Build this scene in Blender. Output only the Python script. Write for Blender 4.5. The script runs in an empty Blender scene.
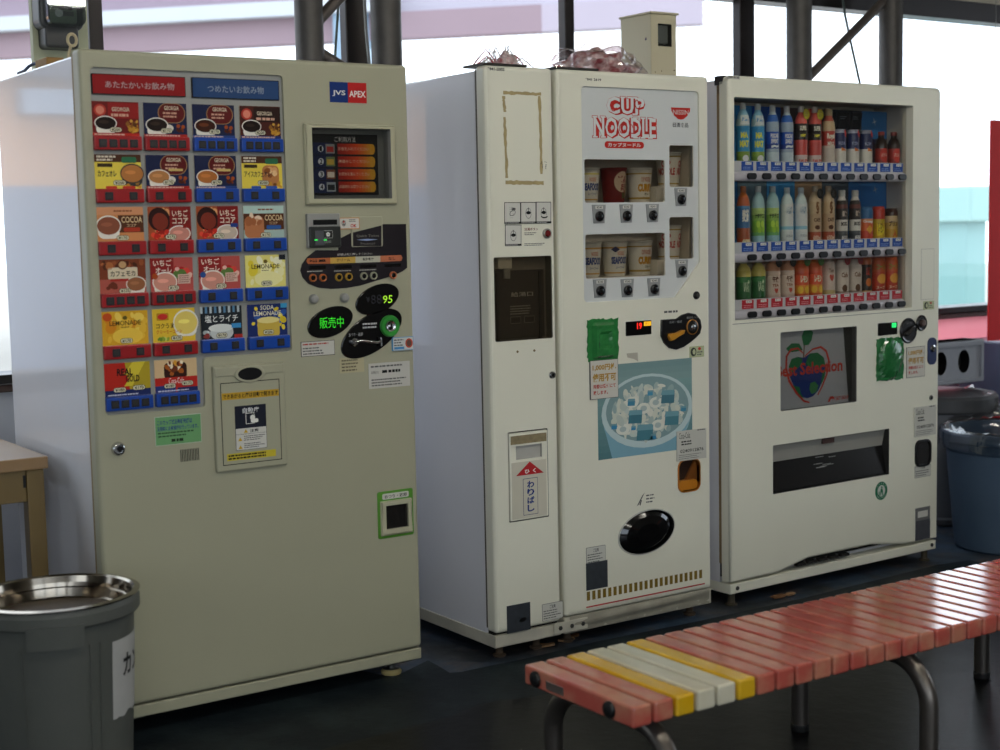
import bpy, bmesh, math, random
from mathutils import Vector, Matrix
from mathutils.geometry import tessellate_polygon
random.seed(7)
SC = bpy.context.scene
COL = SC.collection
R_ = math.radians

# ------------------------------------------------------------------ camera geometry (metres)
F_PX, PITCH, ROLL, CAM_Z, HEAD = 1475.386, .0993, -.0203, 1.3514, .5961
CAM = Vector((-2.5008, -3.7353, CAM_Z))
_ca, _sa = math.cos(HEAD), math.sin(HEAD)

def _dir(a, b, c):
    """camera space (right, up, forward) -> world direction"""
    cr, sr = math.cos(ROLL), math.sin(ROLL)
    r = a * cr - b * sr
    u = a * sr + b * cr
    cp, sp = math.cos(PITCH), math.sin(PITCH)
    d = (r, c * cp + u * sp, u * cp - c * sp)
    return Vector((d[0] * _ca + d[1] * _sa, -d[0] * _sa + d[1] * _ca, d[2]))

def ray(px, py):
    return _dir((px - 500) / F_PX, -(py - 375) / F_PX, 1)

def at_y(px, py, y):
    d = ray(px, py)
    return CAM + d * ((y - CAM.y) / d.y)

def at_z(px, py, z):
    d = ray(px, py)
    return CAM + d * ((z - CAM.z) / d.z)

def at_x(px, py, x):
    d = ray(px, py)
    return CAM + d * ((x - CAM.x) / d.x)

class Face:
    """front plane of a cabinet: measured photo points -> local (u, z) in metres"""
    def __init__(s, x, y, yaw):
        s.o, s.yaw = Vector((x, y, 0)), yaw
        s.M = Matrix.Translation(s.o) @ Matrix.Rotation(yaw, 4, 'Z')
        s.I = s.M.inverted()
    def __call__(s, px, py, dep=0.0):
        c = s.I @ CAM
        d = s.I.to_3x3() @ ray(px, py)
        p = c + d * ((dep - c.y) / d.y)
        return (p.x, p.z)
    def rect(s, x0, y0, x1, y1, dep=0.0):
        """top-left and bottom-right photo points -> u0, z0, u1, z1"""
        a, b = s(x0, y0, dep), s(x1, y1, dep)
        return (a[0], b[1], b[0], a[1])
    def pts(s, *q):
        return [s(x, y) for x, y in q]

# ------------------------------------------------------------------ materials
_M = {}
def srgb(h):
    h = h.lstrip('#')
    c = [int(h[i:i + 2], 16) / 255 for i in (0, 2, 4)]
    return tuple((x / 12.92 if x <= .04045 else ((x + .055) / 1.055) ** 2.4) for x in c) + (1,)

def mat(h, rough=.5, metal=0, var=.05, scale=14, spec=.38, coat=0, bump=0, emit=0, name=None, coat_rough=.05):
    key = (h, rough, metal, var, scale, spec, coat, bump, emit, coat_rough)
    if key in _M:
        return _M[key]
    m = bpy.data.materials.new(name or 'paint_' + h.strip('#'))
    m.use_nodes = True
    nt = m.node_tree
    b = nt.nodes['Principled BSDF']
    b.inputs['Roughness'].default_value = rough
    b.inputs['Metallic'].default_value = metal
    b.inputs['Specular IOR Level'].default_value = spec
    b.inputs['Coat Weight'].default_value = coat
    b.inputs['Coat Roughness'].default_value = coat_rough
    c = srgb(h)
    tc = nt.nodes.new('ShaderNodeTexCoord')
    nz = nt.nodes.new('ShaderNodeTexNoise')
    nz.inputs['Scale'].default_value = scale
    nz.inputs['Detail'].default_value = 3
    nt.links.new(tc.outputs['Object'], nz.inputs['Vector'])
    mx = nt.nodes.new('ShaderNodeMix'); mx.data_type = 'RGBA'
    mx.inputs['A'].default_value = tuple(x * (1 - var) for x in c[:3]) + (1,)
    mx.inputs['B'].default_value = tuple(min(1, x * (1 + var)) for x in c[:3]) + (1,)
    nt.links.new(nz.outputs['Fac'], mx.inputs['Factor'])
    nt.links.new(mx.outputs['Result'], b.inputs['Base Color'])
    if bump:
        bp = nt.nodes.new('ShaderNodeBump'); bp.inputs['Strength'].default_value = bump
        bp.inputs['Distance'].default_value = .004
        nt.links.new(nz.outputs['Fac'], bp.inputs['Height'])
        nt.links.new(bp.outputs['Normal'], b.inputs['Normal'])
    if emit:
        nt.links.new(mx.outputs['Result'], b.inputs['Emission Color'])
        b.inputs['Emission Strength'].default_value = emit
    _M[key] = m
    return m

def ink(h):                       # printed colour
    return mat(h, .5, var=.03, scale=40, spec=.15)

def glass_mat(name, tint='#ffffff', refl=.12, rough=.02):
    m = bpy.data.materials.new(name); m.use_nodes = True
    nt = m.node_tree; nt.nodes.clear()
    out = nt.nodes.new('ShaderNodeOutputMaterial')
    mix = nt.nodes.new('ShaderNodeMixShader')
    tr = nt.nodes.new('ShaderNodeBsdfTransparent'); tr.inputs['Color'].default_value = srgb(tint)
    gl = nt.nodes.new('ShaderNodeBsdfGlossy'); gl.inputs['Roughness'].default_value = rough
    lw = nt.nodes.new('ShaderNodeFresnel')
    ge = nt.nodes.new('ShaderNodeNewGeometry'); io = nt.nodes.new('ShaderNodeMath'); io.operation = 'MULTIPLY_ADD'
    io.inputs[1].default_value = 1 / 1.45 - 1.45; io.inputs[2].default_value = 1.45
    nt.links.new(ge.outputs['Backfacing'], io.inputs[0]); nt.links.new(io.outputs[0], lw.inputs['IOR'])
    nz = nt.nodes.new('ShaderNodeTexNoise'); nz.inputs['Scale'].default_value = 6
    mm = nt.nodes.new('ShaderNodeMath'); mm.operation = 'MULTIPLY_ADD'
    mm.inputs[1].default_value = .02; mm.inputs[2].default_value = refl - .05
    ad = nt.nodes.new('ShaderNodeMath'); ad.operation = 'ADD'; ad.use_clamp = True
    nt.links.new(nz.outputs['Fac'], mm.inputs[0])
    nt.links.new(lw.outputs['Fac'], ad.inputs[0]); nt.links.new(mm.outputs[0], ad.inputs[1])
    nt.links.new(ad.outputs[0], mix.inputs['Fac'])
    nt.links.new(tr.outputs[0], mix.inputs[1]); nt.links.new(gl.outputs[0], mix.inputs[2])
    nt.links.new(mix.outputs[0], out.inputs['Surface'])
    return m

# ------------------------------------------------------------------ mesh builder
def rr(u0, z0, u1, z1, r=0, n=5):
    """rounded rectangle loop, counter-clockwise seen from the front"""
    if u0 > u1: u0, u1 = u1, u0
    if z0 > z1: z0, z1 = z1, z0
    if r <= 0:
        return [(u0, z0), (u1, z0), (u1, z1), (u0, z1)]
    r = min(r, (u1 - u0) / 2 - 1e-5, (z1 - z0) / 2 - 1e-5)
    out = []
    for cx, cz, a in ((u1 - r, z0 + r, -90), (u1 - r, z1 - r, 0), (u0 + r, z1 - r, 90), (u0 + r, z0 + r, 180)):
        for k in range(n + 1):
            t = R_(a + 90 * k / n)
            out.append((cx + r * math.cos(t), cz + r * math.sin(t)))
    return out

def ell(cu, cz, ru, rz=None, rot=0, n=36, a0=0, a1=360):
    rz = ru if rz is None else rz
    out = []
    full = abs(a1 - a0) >= 360
    k = n if full else n + 1
    for i in range(k):
        t = R_(a0 + (a1 - a0) * i / n)
        x, z = ru * math.cos(t), rz * math.sin(t)
        c, s = math.cos(rot), math.sin(rot)
        out.append((cu + x * c - z * s, cz + x * s + z * c))
    return out

def ccw(p):
    a = sum(p[i][0] * p[(i + 1) % len(p)][1] - p[(i + 1) % len(p)][0] * p[i][1] for i in range(len(p)))
    return list(p) if a > 0 else list(reversed(p))

def inset(p, d):
    """move a ccw loop inwards by d (mitred)"""
    n = len(p); out = []
    for i in range(n):
        a, b, c = Vector(p[i - 1]), Vector(p[i]), Vector(p[(i + 1) % n])
        e1 = (b - a); e2 = (c - b)
        if e1.length < 1e-9 or e2.length < 1e-9:
            out.append(tuple(b)); continue
        n1 = Vector((-e1.y, e1.x)).normalized(); n2 = Vector((-e2.y, e2.x)).normalized()
        k = n1 + n2
        k = k / max(.3, k.length_squared / 2) if k.length > 1e-6 else n1
        q = b + k * d
        out.append((q.x, q.y))
    return out

_TXT = {}
def text_geo(s, bold=0.0):
    if (s, bold) in _TXT:
        return _TXT[(s, bold)]
    c = bpy.data.curves.new('lettering', 'FONT'); c.body = s; c.offset = bold; c.resolution_u = 2
    o = bpy.data.objects.new('lettering', c); COL.objects.link(o)
    m = bpy.data.meshes.new_from_object(o.evaluated_get(bpy.context.evaluated_depsgraph_get()))
    V = [(v.co.x, v.co.y) for v in m.vertices]; Fc = [tuple(p.vertices) for p in m.polygons]
    bpy.data.objects.remove(o); bpy.data.curves.remove(c); bpy.data.meshes.remove(m)
    if not V:
        V = [(0, 0), (1, 0), (0, 1)]; Fc = []
    b = (min(v[0] for v in V), min(v[1] for v in V), max(v[0] for v in V), max(v[1] for v in V))
    _TXT[(s, bold)] = (V, Fc, b)
    return _TXT[(s, bold)]

class MB:
    def __init__(s):
        s.v, s.f, s.m, s.sm, s.mats = [], [], [], [], []
    def mi(s, m):
        if m not in s.mats: s.mats.append(m)
        return s.mats.index(m)
    def add(s, V, Fc, m, smooth=False):
        o = len(s.v); s.v += [tuple(x) for x in V]
        i = s.mi(m)
        for f in Fc:
            s.f.append(tuple(o + k for k in f)); s.m.append(i); s.sm.append(smooth)
        return s
    def bm(s, b, m, smooth=False):
        b.verts.index_update()
        s.add([v.co for v in b.verts], [[v.index for v in f.verts] for f in b.faces], m, smooth)
        b.free(); return s
    def box(s, x0, x1, y0, y1, z0, z1, m, bev=0, seg=2, M=None):
        b = bmesh.new(); bmesh.ops.create_cube(b, size=1)
        for v in b.verts:
            v.co = Vector(((x0 + x1) / 2 + v.co.x * (x1 - x0), (y0 + y1) / 2 + v.co.y * (y1 - y0), (z0 + z1) / 2 + v.co.z * (z1 - z0)))
        if bev:
            bmesh.ops.bevel(b, geom=list(b.edges), offset=bev, segments=seg, affect='EDGES', profile=.5)
        if M is not None:
            b.transform(M)
        return s.bm(b, m)
    def flat(s, p, y, m, holes=()):
        """filled polygon facing the front (-y)"""
        p = ccw(p)
        loops = [[Vector((a, 0, b)) for a, b in p]] + [[Vector((a, 0, b)) for a, b in reversed(ccw(h))] for h in holes]
        allv = [q for l in loops for q in l]
        if not holes and len(p) == 4:
            tr = [(0, 1, 2, 3)]
        else:
            tr = []
            for t in tessellate_polygon([[Vector((q.x, q.z, 0)) for q in l] for l in loops]):
                A, B, C_ = (allv[i] for i in t)
                cr = (B.x - A.x) * (C_.z - A.z) - (B.z - A.z) * (C_.x - A.x)
                if abs(cr) < 1e-14: continue
                tr.append(tuple(t) if cr > 0 else tuple(reversed(t)))
        return s.add([(q.x, y, q.z) for q in allv], tr, m)
    def bridge(s, p, q, y0, y1, m, smooth=False):
        """wall between loop p at depth y0 (front) and loop q at y1 (behind); outward for ccw loops"""
        n = len(p)
        return s.add([(a, y0, b) for a, b in p] + [(a, y1, b) for a, b in q],
                     [(i, n + i, n + (i + 1) % n, (i + 1) % n) for i in range(n)], m, smooth)
    def plate(s, p, y0, y1, m, bev=0, holes=(), wall=None, back=False, seg=3):
        """slab between front y0 and back y1; holes = [(loop, depth, material)] cut with their walls"""
        p = ccw(p)
        if bev:
            prev, py = p, y0 + bev
            for k in range(1, seg + 1):
                a = math.pi / 2 * k / seg
                q = inset(p, bev * (1 - math.cos(a))); qy = y0 + bev * (1 - math.sin(a))
                s.bridge(q, prev, qy, py, m, True); prev, py = q, qy
            s.flat(prev, y0, m, [h[0] for h in holes])
            s.bridge(p, p, y0 + bev, y1, wall or m)
        else:
            s.flat(p, y0, m, [h[0] for h in holes])
            s.bridge(p, p, y0, y1, wall or m)
        for h in holes:
            q = list(reversed(ccw(h[0])))
            s.bridge(q, q, y0, y0 + h[1], h[2] if len(h) > 2 else m)
        if back:
            s.add([(a, y1, b) for a, b in p], [tuple(reversed(range(len(p))))], m)
        return s
    def lathe(s, prof, m, c=(0, 0, 0), n=28, axis='z', smooth=True, capb=True, capt=True):
        """prof = [(r, h)] bottom to top; m = one material or one per band"""
        V = []; k = len(prof)
        for r, h in prof:
            for i in range(n):
                t = 2 * math.pi * i / n
                a, b = r * math.cos(t), r * math.sin(t)
                V.append((c[0] + a, c[1] + b, c[2] + h) if axis == 'z' else (c[0] + a, c[1] - h, c[2] + b) if axis == 'y' else (c[0] + h, c[1] + a, c[2] + b))
        for j in range(k - 1):
            mm = m[j] if isinstance(m, (list, tuple)) else m
            s.add(V[j * n:(j + 2) * n], [(i, (i + 1) % n, n + (i + 1) % n, n + i) for i in range(n)], mm, smooth)
        if capb: s.add(V[:n], [tuple(reversed(range(n)))], m[0] if isinstance(m, (list, tuple)) else m)
        if capt: s.add(V[-n:], [tuple(range(n))], m[-1] if isinstance(m, (list, tuple)) else m)
        return s
    def tube(s, pts, r, m, n=10, cap=True, sq=False):
        P = [Vector(p) for p in pts]; rings = []
        up = None
        for i, p in enumerate(P):
            t = (P[min(i + 1, len(P) - 1)] - P[max(i - 1, 0)]).normalized()
            if up is None:
                up = Vector((0, 0, 1)) if abs(t.z) < .9 else Vector((1, 0, 0))
            a = t.cross(up).normalized(); up = a.cross(t).normalized()
            rad = r[i] if isinstance(r, (list, tuple)) else r
            if sq:
                e = rad * .75; g = rad
                ring = [p + a * x + up * y for x, y in ((g, e), (e, g), (-e, g), (-g, e), (-g, -e), (-e, -g), (e, -g), (g, -e))]
            else:
                ring = [p + (a * math.cos(2 * math.pi * k / n) + up * math.sin(2 * math.pi * k / n)) * rad for k in range(n)]
            rings.append(ring)
        k = len(rings[0]); V = [v for g in rings for v in g]; Fc = []
        for j in range(len(rings) - 1):
            for i in range(k):
                Fc.append((j * k + i, (j + 1) * k + i, (j + 1) * k + (i + 1) % k, j * k + (i + 1) % k))
        s.add(V, Fc, m, not sq)
        if cap:
            s.add(rings[0], [tuple(range(k))], m); s.add(rings[-1], [tuple(reversed(range(k)))], m)
        return s
    def text(s, t, u0, z0, u1, z1, y, m, bold=0.0, skew=0.0, wrap=None, lift=0.0):
        """lettering stretched into the rectangle, facing the front"""
        if u0 > u1: u0, u1 = u1, u0
        if z0 > z1: z0, z1 = z1, z0
        V, Fc, b = text_geo(t, bold)
        sx = (u1 - u0) / max(1e-6, b[2] - b[0]); sz = (z1 - z0) / max(1e-6, b[3] - b[1])
        if wrap:
            lim = .16 * (wrap[2]((z0 + z1) / 2) if callable(wrap[2]) else wrap[2]) / sx
            V = list(V); todo = [(f[0], f[i], f[i + 1]) for f in Fc for i in range(1, len(f) - 1)]; Fc = []; mids = {}
            while todo:
                t3 = todo.pop(); ex = [abs(V[t3[i]][0] - V[t3[(i + 1) % 3]][0]) for i in range(3)]
                k = ex.index(max(ex))
                if ex[k] <= lim: Fc.append(t3); continue
                i, j, l = t3[k], t3[(k + 1) % 3], t3[(k + 2) % 3]; ky = (min(i, j), max(i, j))
                if ky not in mids:
                    V.append(((V[i][0] + V[j][0]) / 2, (V[i][1] + V[j][1]) / 2)); mids[ky] = len(V) - 1
                m_ = mids[ky]; todo += [(i, m_, l), (m_, j, l)]
        out = []
        for x, z in V:
            U = u0 + (x - b[0]) * sx; Z = z0 + (z - b[1]) * sz
            U += skew * (Z - z0)
            if wrap:
                cx, cy, rad, a0 = wrap
                rz = rad(Z) if callable(rad) else rad
                a = a0 + U / (rad((z0 + z1) / 2) if callable(rad) else rad)
                out.append((cx + (rz + .0006 + lift) * math.sin(a), cy - (rz + .0006 + lift) * math.cos(a), Z))
            else:
                out.append((U, y, Z))
        return s.add(out, Fc, m)
    def vtext(s, t, u0, z0, u1, z1, y, m, bold=0.0):
        n = len(t); h = (z1 - z0) / n
        for i, ch in enumerate(t):
            s.text(ch, u0, z1 - (i + .94) * h, u1, z1 - (i + .06) * h, y, m, bold)
        return s
    def lines(s, u0, z0, u1, z1, n, y, m, fill=.45, rnd=None):
        """rows of print too small to read"""
        rnd = rnd or random
        h = (z1 - z0) / n
        for i in range(n):
            u = u0
            end = u0 + (u1 - u0) * rnd.uniform(.7, 1)
            while u < end - h * .2:
                w = h * rnd.uniform(.5, 1.6)
                w = min(w, end - u)
                zc = z1 - (i + .5) * h
                s.flat(rr(u, zc - h * fill / 2, u + w * .8, zc + h * fill / 2), y, m)
                u += w
        return s
    def build(s, name, parent=None, loc=None, rot=None):
        me = bpy.data.meshes.new(name)
        me.from_pydata(s.v, [], s.f)
        for m in s.mats: me.materials.append(m)
        me.polygons.foreach_set('material_index', s.m)
        me.polygons.foreach_set('use_smooth', s.sm)
        me.validate(); me.update()
        o = bpy.data.objects.new(name, me); COL.objects.link(o)
        if parent: o.parent = parent
        if loc: o.location = loc
        if rot: o.rotation_euler = rot
        return o

def tag_check(l):
    if len(l.split()) > 16: print('LONG', len(l.split()), l)
def tag(o, label, cat, group=None, kind=None):
    tag_check(label); o['label'] = label; o['category'] = cat
    if group: o['group'] = group
    if kind: o['kind'] = kind
    return o

def thing(name, label, cat, loc=(0, 0, 0), yaw=0, group=None):
    o = bpy.data.objects.new(name, None); COL.objects.link(o)
    o.empty_display_size = .1
    o.location = loc; o.rotation_euler = (0, 0, yaw)
    return tag(o, label, cat, group)

def structure(o):
    o['kind'] = 'structure'; return o

def lab(o, t):
    o['label'] = t; return o

def weld_copy(o, parent=None):
    c = o.copy(); COL.objects.link(c); c.parent = parent
    for ch in list(o.children):
        weld_copy(ch, c)
    return c
# ------------------------------------------------------------------ shared paints
CREAM = mat('#a6a48c', .38, var=.03, scale=5, spec=.4)          # grey-beige enamel of the left machine
WHITE = mat('#e4e2d0', .36, var=.03, scale=5, spec=.45)        # white enamel of the other cabinets
SIDE = mat('#dedee2', .4, var=.02, scale=3, spec=.5, coat=1, coat_rough=.035)  # glossy cabinet sides
PANEL = mat('#94948f', .4, var=.03, scale=6)
BLACK = mat('#0c0c0d', .3, var=.1)
GLOSSB = mat('#08080a', .12, var=.1, coat=.6)
DARK = mat('#1c1a1e', .35, var=.08)
RUBBER = mat('#8a7552', .7, var=.2, scale=30)
SHADOWGAP = mat('#1a1813', .8)
CHROME = mat('#c9c9c9', .2, 1, var=.08)
STEEL = mat('#777773', .35, 1, var=.15)
RUST = mat('#5a3a22', .9, var=.4, scale=60)
INKW, INKB = ink('#e8e6de'), ink('#161616')
INKG = ink('#5a5a58')
PAPER = mat('#cfcdc4', .6, var=.03)

# ================================================================== left machine: hot and cold drinks
FJ = Face(-1.2277, .0281, .0029)
JW, JH, JZ = .9761, 1.83, .0538
J = thing('vending_machine', 'grey-beige cup drinks vending machine with rows of picture buttons, behind the grey bin', 'vending machine', FJ.o, FJ.yaw)

b = MB()
b.box(.006, JW - .006, .06, .76, .06, JH - .012, SIDE, .006)
b.build('cabinet', J)
b = MB(); b.plate(rr(.002, .07, JW - .002, JH - .006, .004), .044, .062, RUBBER); b.build('door_gasket', J)
b = MB(); b.plate(rr(0, JZ, JW, .0875, .003), .004, .7, CREAM, .004)
b.box(.003, JW - .003, .02, .1, .0875, .1, SHADOWGAP)
b.build('kick_plate', J)
for u, v in ((.055, .07), (JW - .07, .07), (.055, .68), (JW - .07, .68)):
    b = MB(); b.box(u - .05, u + .05, v - .045, v + .05, .044, JZ, STEEL, .003)
    b.lathe([(.03, .004), (.032, .012), (.026, .02), (.012, .022), (.012, .046)], [mat('#b7a772', .5)] * 2 + [STEEL] * 2, (u, v, .0008))
    b.build('foot', J)

# door with its sunk selection panel
dep = .008
Lp = FJ.pts((89.9, 66.6), (283.8, 76.8), (290.8, 350.6), (205, 358.3), (204, 407.0), (105.5, 414.6))
zA, zB = Lp[0][1], Lp[4][1]
uL, uR, uM = (Lp[0][0] + Lp[5][0]) / 2, (Lp[1][0] + Lp[2][0]) / 2, (Lp[3][0] + Lp[4][0]) / 2
zM = (Lp[2][1] + Lp[3][1]) / 2
def fillet(poly, r, n=5):
    out = []
    N = len(poly)
    for i in range(N):
        a, c, d = Vector(poly[i - 1]), Vector(poly[i]), Vector(poly[(i + 1) % N])
        e1, e2 = (a - c).normalized(), (d - c).normalized()
        ang = e1.angle(e2); t = r / math.tan(ang / 2)
        p, q = c + e1 * t, c + e2 * t
        ctr = c + (e1 + e2).normalized() * (r / math.sin(ang / 2))
        a0 = math.atan2((p - ctr).y, (p - ctr).x); a1 = math.atan2((q - ctr).y, (q - ctr).x)
        while a1 - a0 > math.pi: a1 -= 2 * math.pi
        while a1 - a0 < -math.pi: a1 += 2 * math.pi
        for k in range(n + 1):
            w = a0 + (a1 - a0) * k / n
            out.append((ctr.x + r * math.cos(w), ctr.y + r * math.sin(w)))
    return out
Lloop = fillet([(uL, zB), (uM, zB), (uM, zM), (uR, zM), (uR, zA), (uL, zA)], .012)
disp = FJ.rect(309.8, 127.6, 390.2, 198.6)
b = MB()
b.plate(rr(0, .0915, JW, JH, .012), 0, .045, CREAM, .012,
        holes=[(Lloop, dep + .004, CREAM), (rr(*disp, .003), .03, PANEL)])
b.build('door', J)
b = MB(); b.plate(inset(ccw(Lloop), -.004), dep, dep + .003, PANEL)
b.build('selection_panel', J)

# heading plates
for (x0, y0, x1, y1, h, t, tx) in ((91.6, 73.0, 186.2, 97.0, '#8c1618', 'あたたかいお飲み物', (105, 80.5, 174.5, 90.5)),
                                   (191.9, 77.0, 279.7, 100.5, '#26436f', 'つめたいお飲み物', (207.5, 84.5, 264, 94.5))):
    r = FJ.rect(x0, y0, x1, y1)
    b = MB(); b.plate(rr(*r, .002), dep - .006, dep, INKB)
    b.flat(rr(r[0] + .002, r[1] + .002, r[2] - .002, r[3] - .002), dep - .0065, ink(h))
    b.text(t, *FJ.rect(*tx), dep - .0072, ink('#b09a9a' if h == '#8c1618' else '#8f98a6'), .012)
    b.build('heading_plate', J)

# ---- picture cards
colx = [(92.6, 139.4), (144.0, 187.2), (192.9, 234.9), (240.3, 280.8)]
cu = [(FJ(a, 118)[0], FJ(c, 118)[0]) for a, c in colx]
rowy = [100.7, 154.4, 207.1, 259.2, 311.6, 364.1]
rz = [FJ(93 + i * 2.4, y)[1] for i, y in enumerate(rowy)]
pz = (rz[0] - rz[5]) / 5
rz = [rz[0] - pz * i for i in range(6)]
CARD_H = FJ(92, 100.7)[1] - FJ(93, 136.0)[1]
STRIP_H = pz * .268
YC = dep - .004
def cup(b, u, z, r, liquid, y, flat_=.62, handle=False, white='#e9e4d8'):
    b.flat(ell(u, z, r, r * flat_, n=28), y - .0006, ink(white))
    b.flat(rr(u - r * .86, z - r * 1.0, u + r * .86, z, r * .5), y - .0005, ink(white))
    if handle: b.flat(ell(u + r * 1.05, z - r * .25, r * .42, r * .3), y - .0004, ink('#d8d2c6'))
    b.flat(ell(u, z, r * .91, r * flat_ * .86, n=28), y - .0009, ink(liquid))
    b.flat(ell(u - r * .15, z + r * .1, r * .45, r * .16, n=18), y - .0011, ink({'#1c0f0a': '#31221a', '#3a190c': '#6a3418'}.get(liquid, '#%02x%02x%02x' % tuple(min(255, int(int(liquid[i:i + 2], 16) * 1.12 + 6)) for i in (1, 3, 5)))))
def price(b, u0, z0, w, h, t, y):
    b.flat(rr(u0, z0, u0 + w, z0 + h, h * .5), y - .0014, INKB)
    b.flat(rr(u0 + .0012, z0 + .0012, u0 + w - .0012, z0 + h - .0012, h * .45), y - .0016, ink('#d9d3b4'))
    b.text(t, u0 + w * .14, z0 + h * .2, u0 + w * .86, z0 + h * .8, y - .0018, INKB, .02)
def spots(b, u0, z0, u1, z1, cols, n, r, y, seed):
    g = random.Random(seed)
    for i in range(n):
        rr_ = r * g.uniform(.5, 1.1)
        uu = g.uniform(u0 + rr_, u1 - rr_); zz = g.uniform(z0 + rr_, z1 - rr_)
        b.flat(ell(uu, zz, rr_, rr_ * g.uniform(.6, 1), g.uniform(0, 3), 12), y - .0004 - .00001 * i, ink(g.choice(cols)))

def card_art(b, k, u0, z0, u1, z1, y):
    W, H = u1 - u0, z1 - z0
    def X(a): return u0 + W * a
    def Z(a): return z0 + H * a
    def rec(a, c, d, e, h, o=.0002, r=0): b.flat(rr(X(a), Z(c), X(d), Z(e), r), y - o, ink(h))
    def tx(t, a, c, d, e, h, bold=.015, o=.0013): b.text(t, X(a), Z(c), X(d), Z(e), y - o, ink(h), bold)
    if k in ('hotA', 'iceA'):
        rec(0, 0, 1, 1, '#6b1a17' if k == 'hotA' else '#4a2018')
        rec(.34, .52, 1, .97, '#8e1c1a' if k == 'hotA' else '#2b1611', .0003)
        b.flat(ell(X(.17), Z(.75), W * .13, H * .17), y - .0005, ink('#b5392b'))
        b.flat(ell(X(.17), Z(.75), W * .09, H * .12), y - .0007, ink('#d9826b'))
        tx('GEORGIA', .42, .72, .8, .84, '#dccbb0'); b.lines(X(.4), Z(.55), X(.88), Z(.68), 1, y - .0012, ink('#d3a38c'), .6)
        cup(b, X(.28), Z(.38), W * .24, '#1c0f0a', y)
        spots(b, X(.68), Z(.08), X(1), Z(.5), ['#8a5a22', '#c08a2a', '#5a3314', '#d0a040'], 26, W * .05, y, 5)
        rec(0, 0, 1, .1, '#b02a20' if k == 'hotA' else '#22356f', .0012)
        b.lines(X(.03), Z(.01), X(.95), Z(.1), 1, y - .0016, ink('#d8b0a0'))
        price(b, X(.36), Z(.12), W * .26, H * .15, '¥200', y)
    elif k in ('hotB', 'iceB', 'hotC', 'iceC'):
        rec(0, 0, 1, 1, '#1b2243')
        b.flat([q for q in ell(X(.64), Z(.76), W * .33, H * .38, n=40) if q[1] <= Z(1) and q[0] <= X(1)] + [(X(1), Z(.995)), (X(.36), Z(.995))] if False else rr(X(.33), Z(.42), X(.97), Z(1), W * .28), y - .0003, ink('#9a7a50'))
        b.flat(rr(X(.35), Z(.44), X(.95), Z(.985), W * .27), y - .0005, ink('#5d1715'))
        tx('GEORGIA', .48, .8, .82, .92, '#dccbb0')
        b.lines(X(.45), Z(.56), X(.85), Z(.76), 2, y - .0012, ink('#d0a088'), .5)
        if k in ('hotC', 'iceC'): rec(.52, .53, .86, .6, '#cdb26a', .0014, H * .03)
        cup(b, X(.3), Z(.36), W * .26, {'hotB': '#1c0f0a', 'iceB': '#3a190c', 'hotC': '#b57c48', 'iceC': '#b06a30'}[k], y, handle=(k[0] == 'h'))
        spots(b, X(.72), Z(.12), X(.97), Z(.42), ['#7a3416', '#a04a1c', '#4a1d10'], 9, W * .045, y, 9)
        rec(0, 0, 1, .09, '#a32620' if k[0] == 'h' else '#26407d', .0012)
        b.lines(X(.03), Z(.01), X(.95), Z(.09), 1, y - .0016, ink('#d8b8ac'))
        price(b, X(.38), Z(.12), W * .27, H * .15, '¥170', y)
    elif k in ('aulait', 'iceaulait'):
        rec(0, 0, 1, 1, '#e7cf4e'); rec(0, .78, 1, 1, '#4b2a1b', .0003)
        b.lines(X(.05), Z(.8), X(.48), Z(.98), 2, y - .001, ink('#e0d4c0'), .6)
        rec(.58, .76, .9, .93, '#2c6a48', .0011, H * .05)
        rec(.06, .64, .38, .74, '#3a2a18', .0009)
        if k == 'aulait': cup(b, X(.8), Z(.45), W * .26, '#b4743c', y, .8, white='#3d3a38')
        else:
            b.flat(rr(X(.5), Z(.06), X(.92), Z(.72), W * .12), y - .0004, ink('#b97a45'))
            spots(b, X(.52), Z(.3), X(.9), Z(.7), ['#d8a06a', '#8c5024', '#e8c08c'], 14, W * .08, y - .0003, 3)
        spots(b, X(.6), Z(.0), X(1), Z(.25), ['#c78f2e', '#7d4a1a'], 14, W * .05, y, 8)
        tx('カフェオレ' if k == 'aulait' else 'アイスカフェオレ', .06, .36, .46 if k == 'aulait' else .7, .54, '#20242c', .02)
        rec(.22, .0, .46, .09, '#c23a2a' if k == 'aulait' else '#33549f', .0012, H * .03); rec(.58, .0, .86, .09, '#c23a2a' if k == 'aulait' else '#33549f', .0012, H * .03)
        price(b, X(.38), Z(.11), W * .28, H * .15, '¥200', y)
    elif k in ('cocoa', 'icecocoa'):
        rec(0, 0, 1, 1, '#d08a55' if k == 'cocoa' else '#a9bfb4'); rec(0, .78, 1, 1, '#d7956a' if k == 'cocoa' else '#b8d0c6', .0003)
        b.lines(X(.36), Z(.84), X(.88), Z(.93), 1, y - .0012, ink('#8a4a2a'), .5)
        rec(.45 if k == 'cocoa' else .0, .26, 1, .76, '#55301c', .0004)
        tx('COCOA', .52, .54, .97, .72, '#e5c99a', .012); tx('ココア', .63, .42, .84, .5, '#d8b890')
        rec(.56, .28, .92, .4, '#b03a22' if k == 'cocoa' else '#2f5a9a', .0011, H * .04)
        if k == 'cocoa': cup(b, X(.24), Z(.46), W * .27, '#8a4f38', y, .8)
        else:
            b.flat(rr(X(.02), Z(.02), X(.5), Z(.68), W * .12), y - .0006, ink('#b5734a'))
            spots(b, X(.02), Z(.36), X(.5), Z(.8), ['#d0a078', '#e8cdb0', '#a0603a'], 12, W * .1, y - .0003, 4)
        price(b, X(.4), Z(.03), W * .27, H * .15, '¥170', y)
    elif k in ('berrycocoa', 'iceberrycocoa'):
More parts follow.
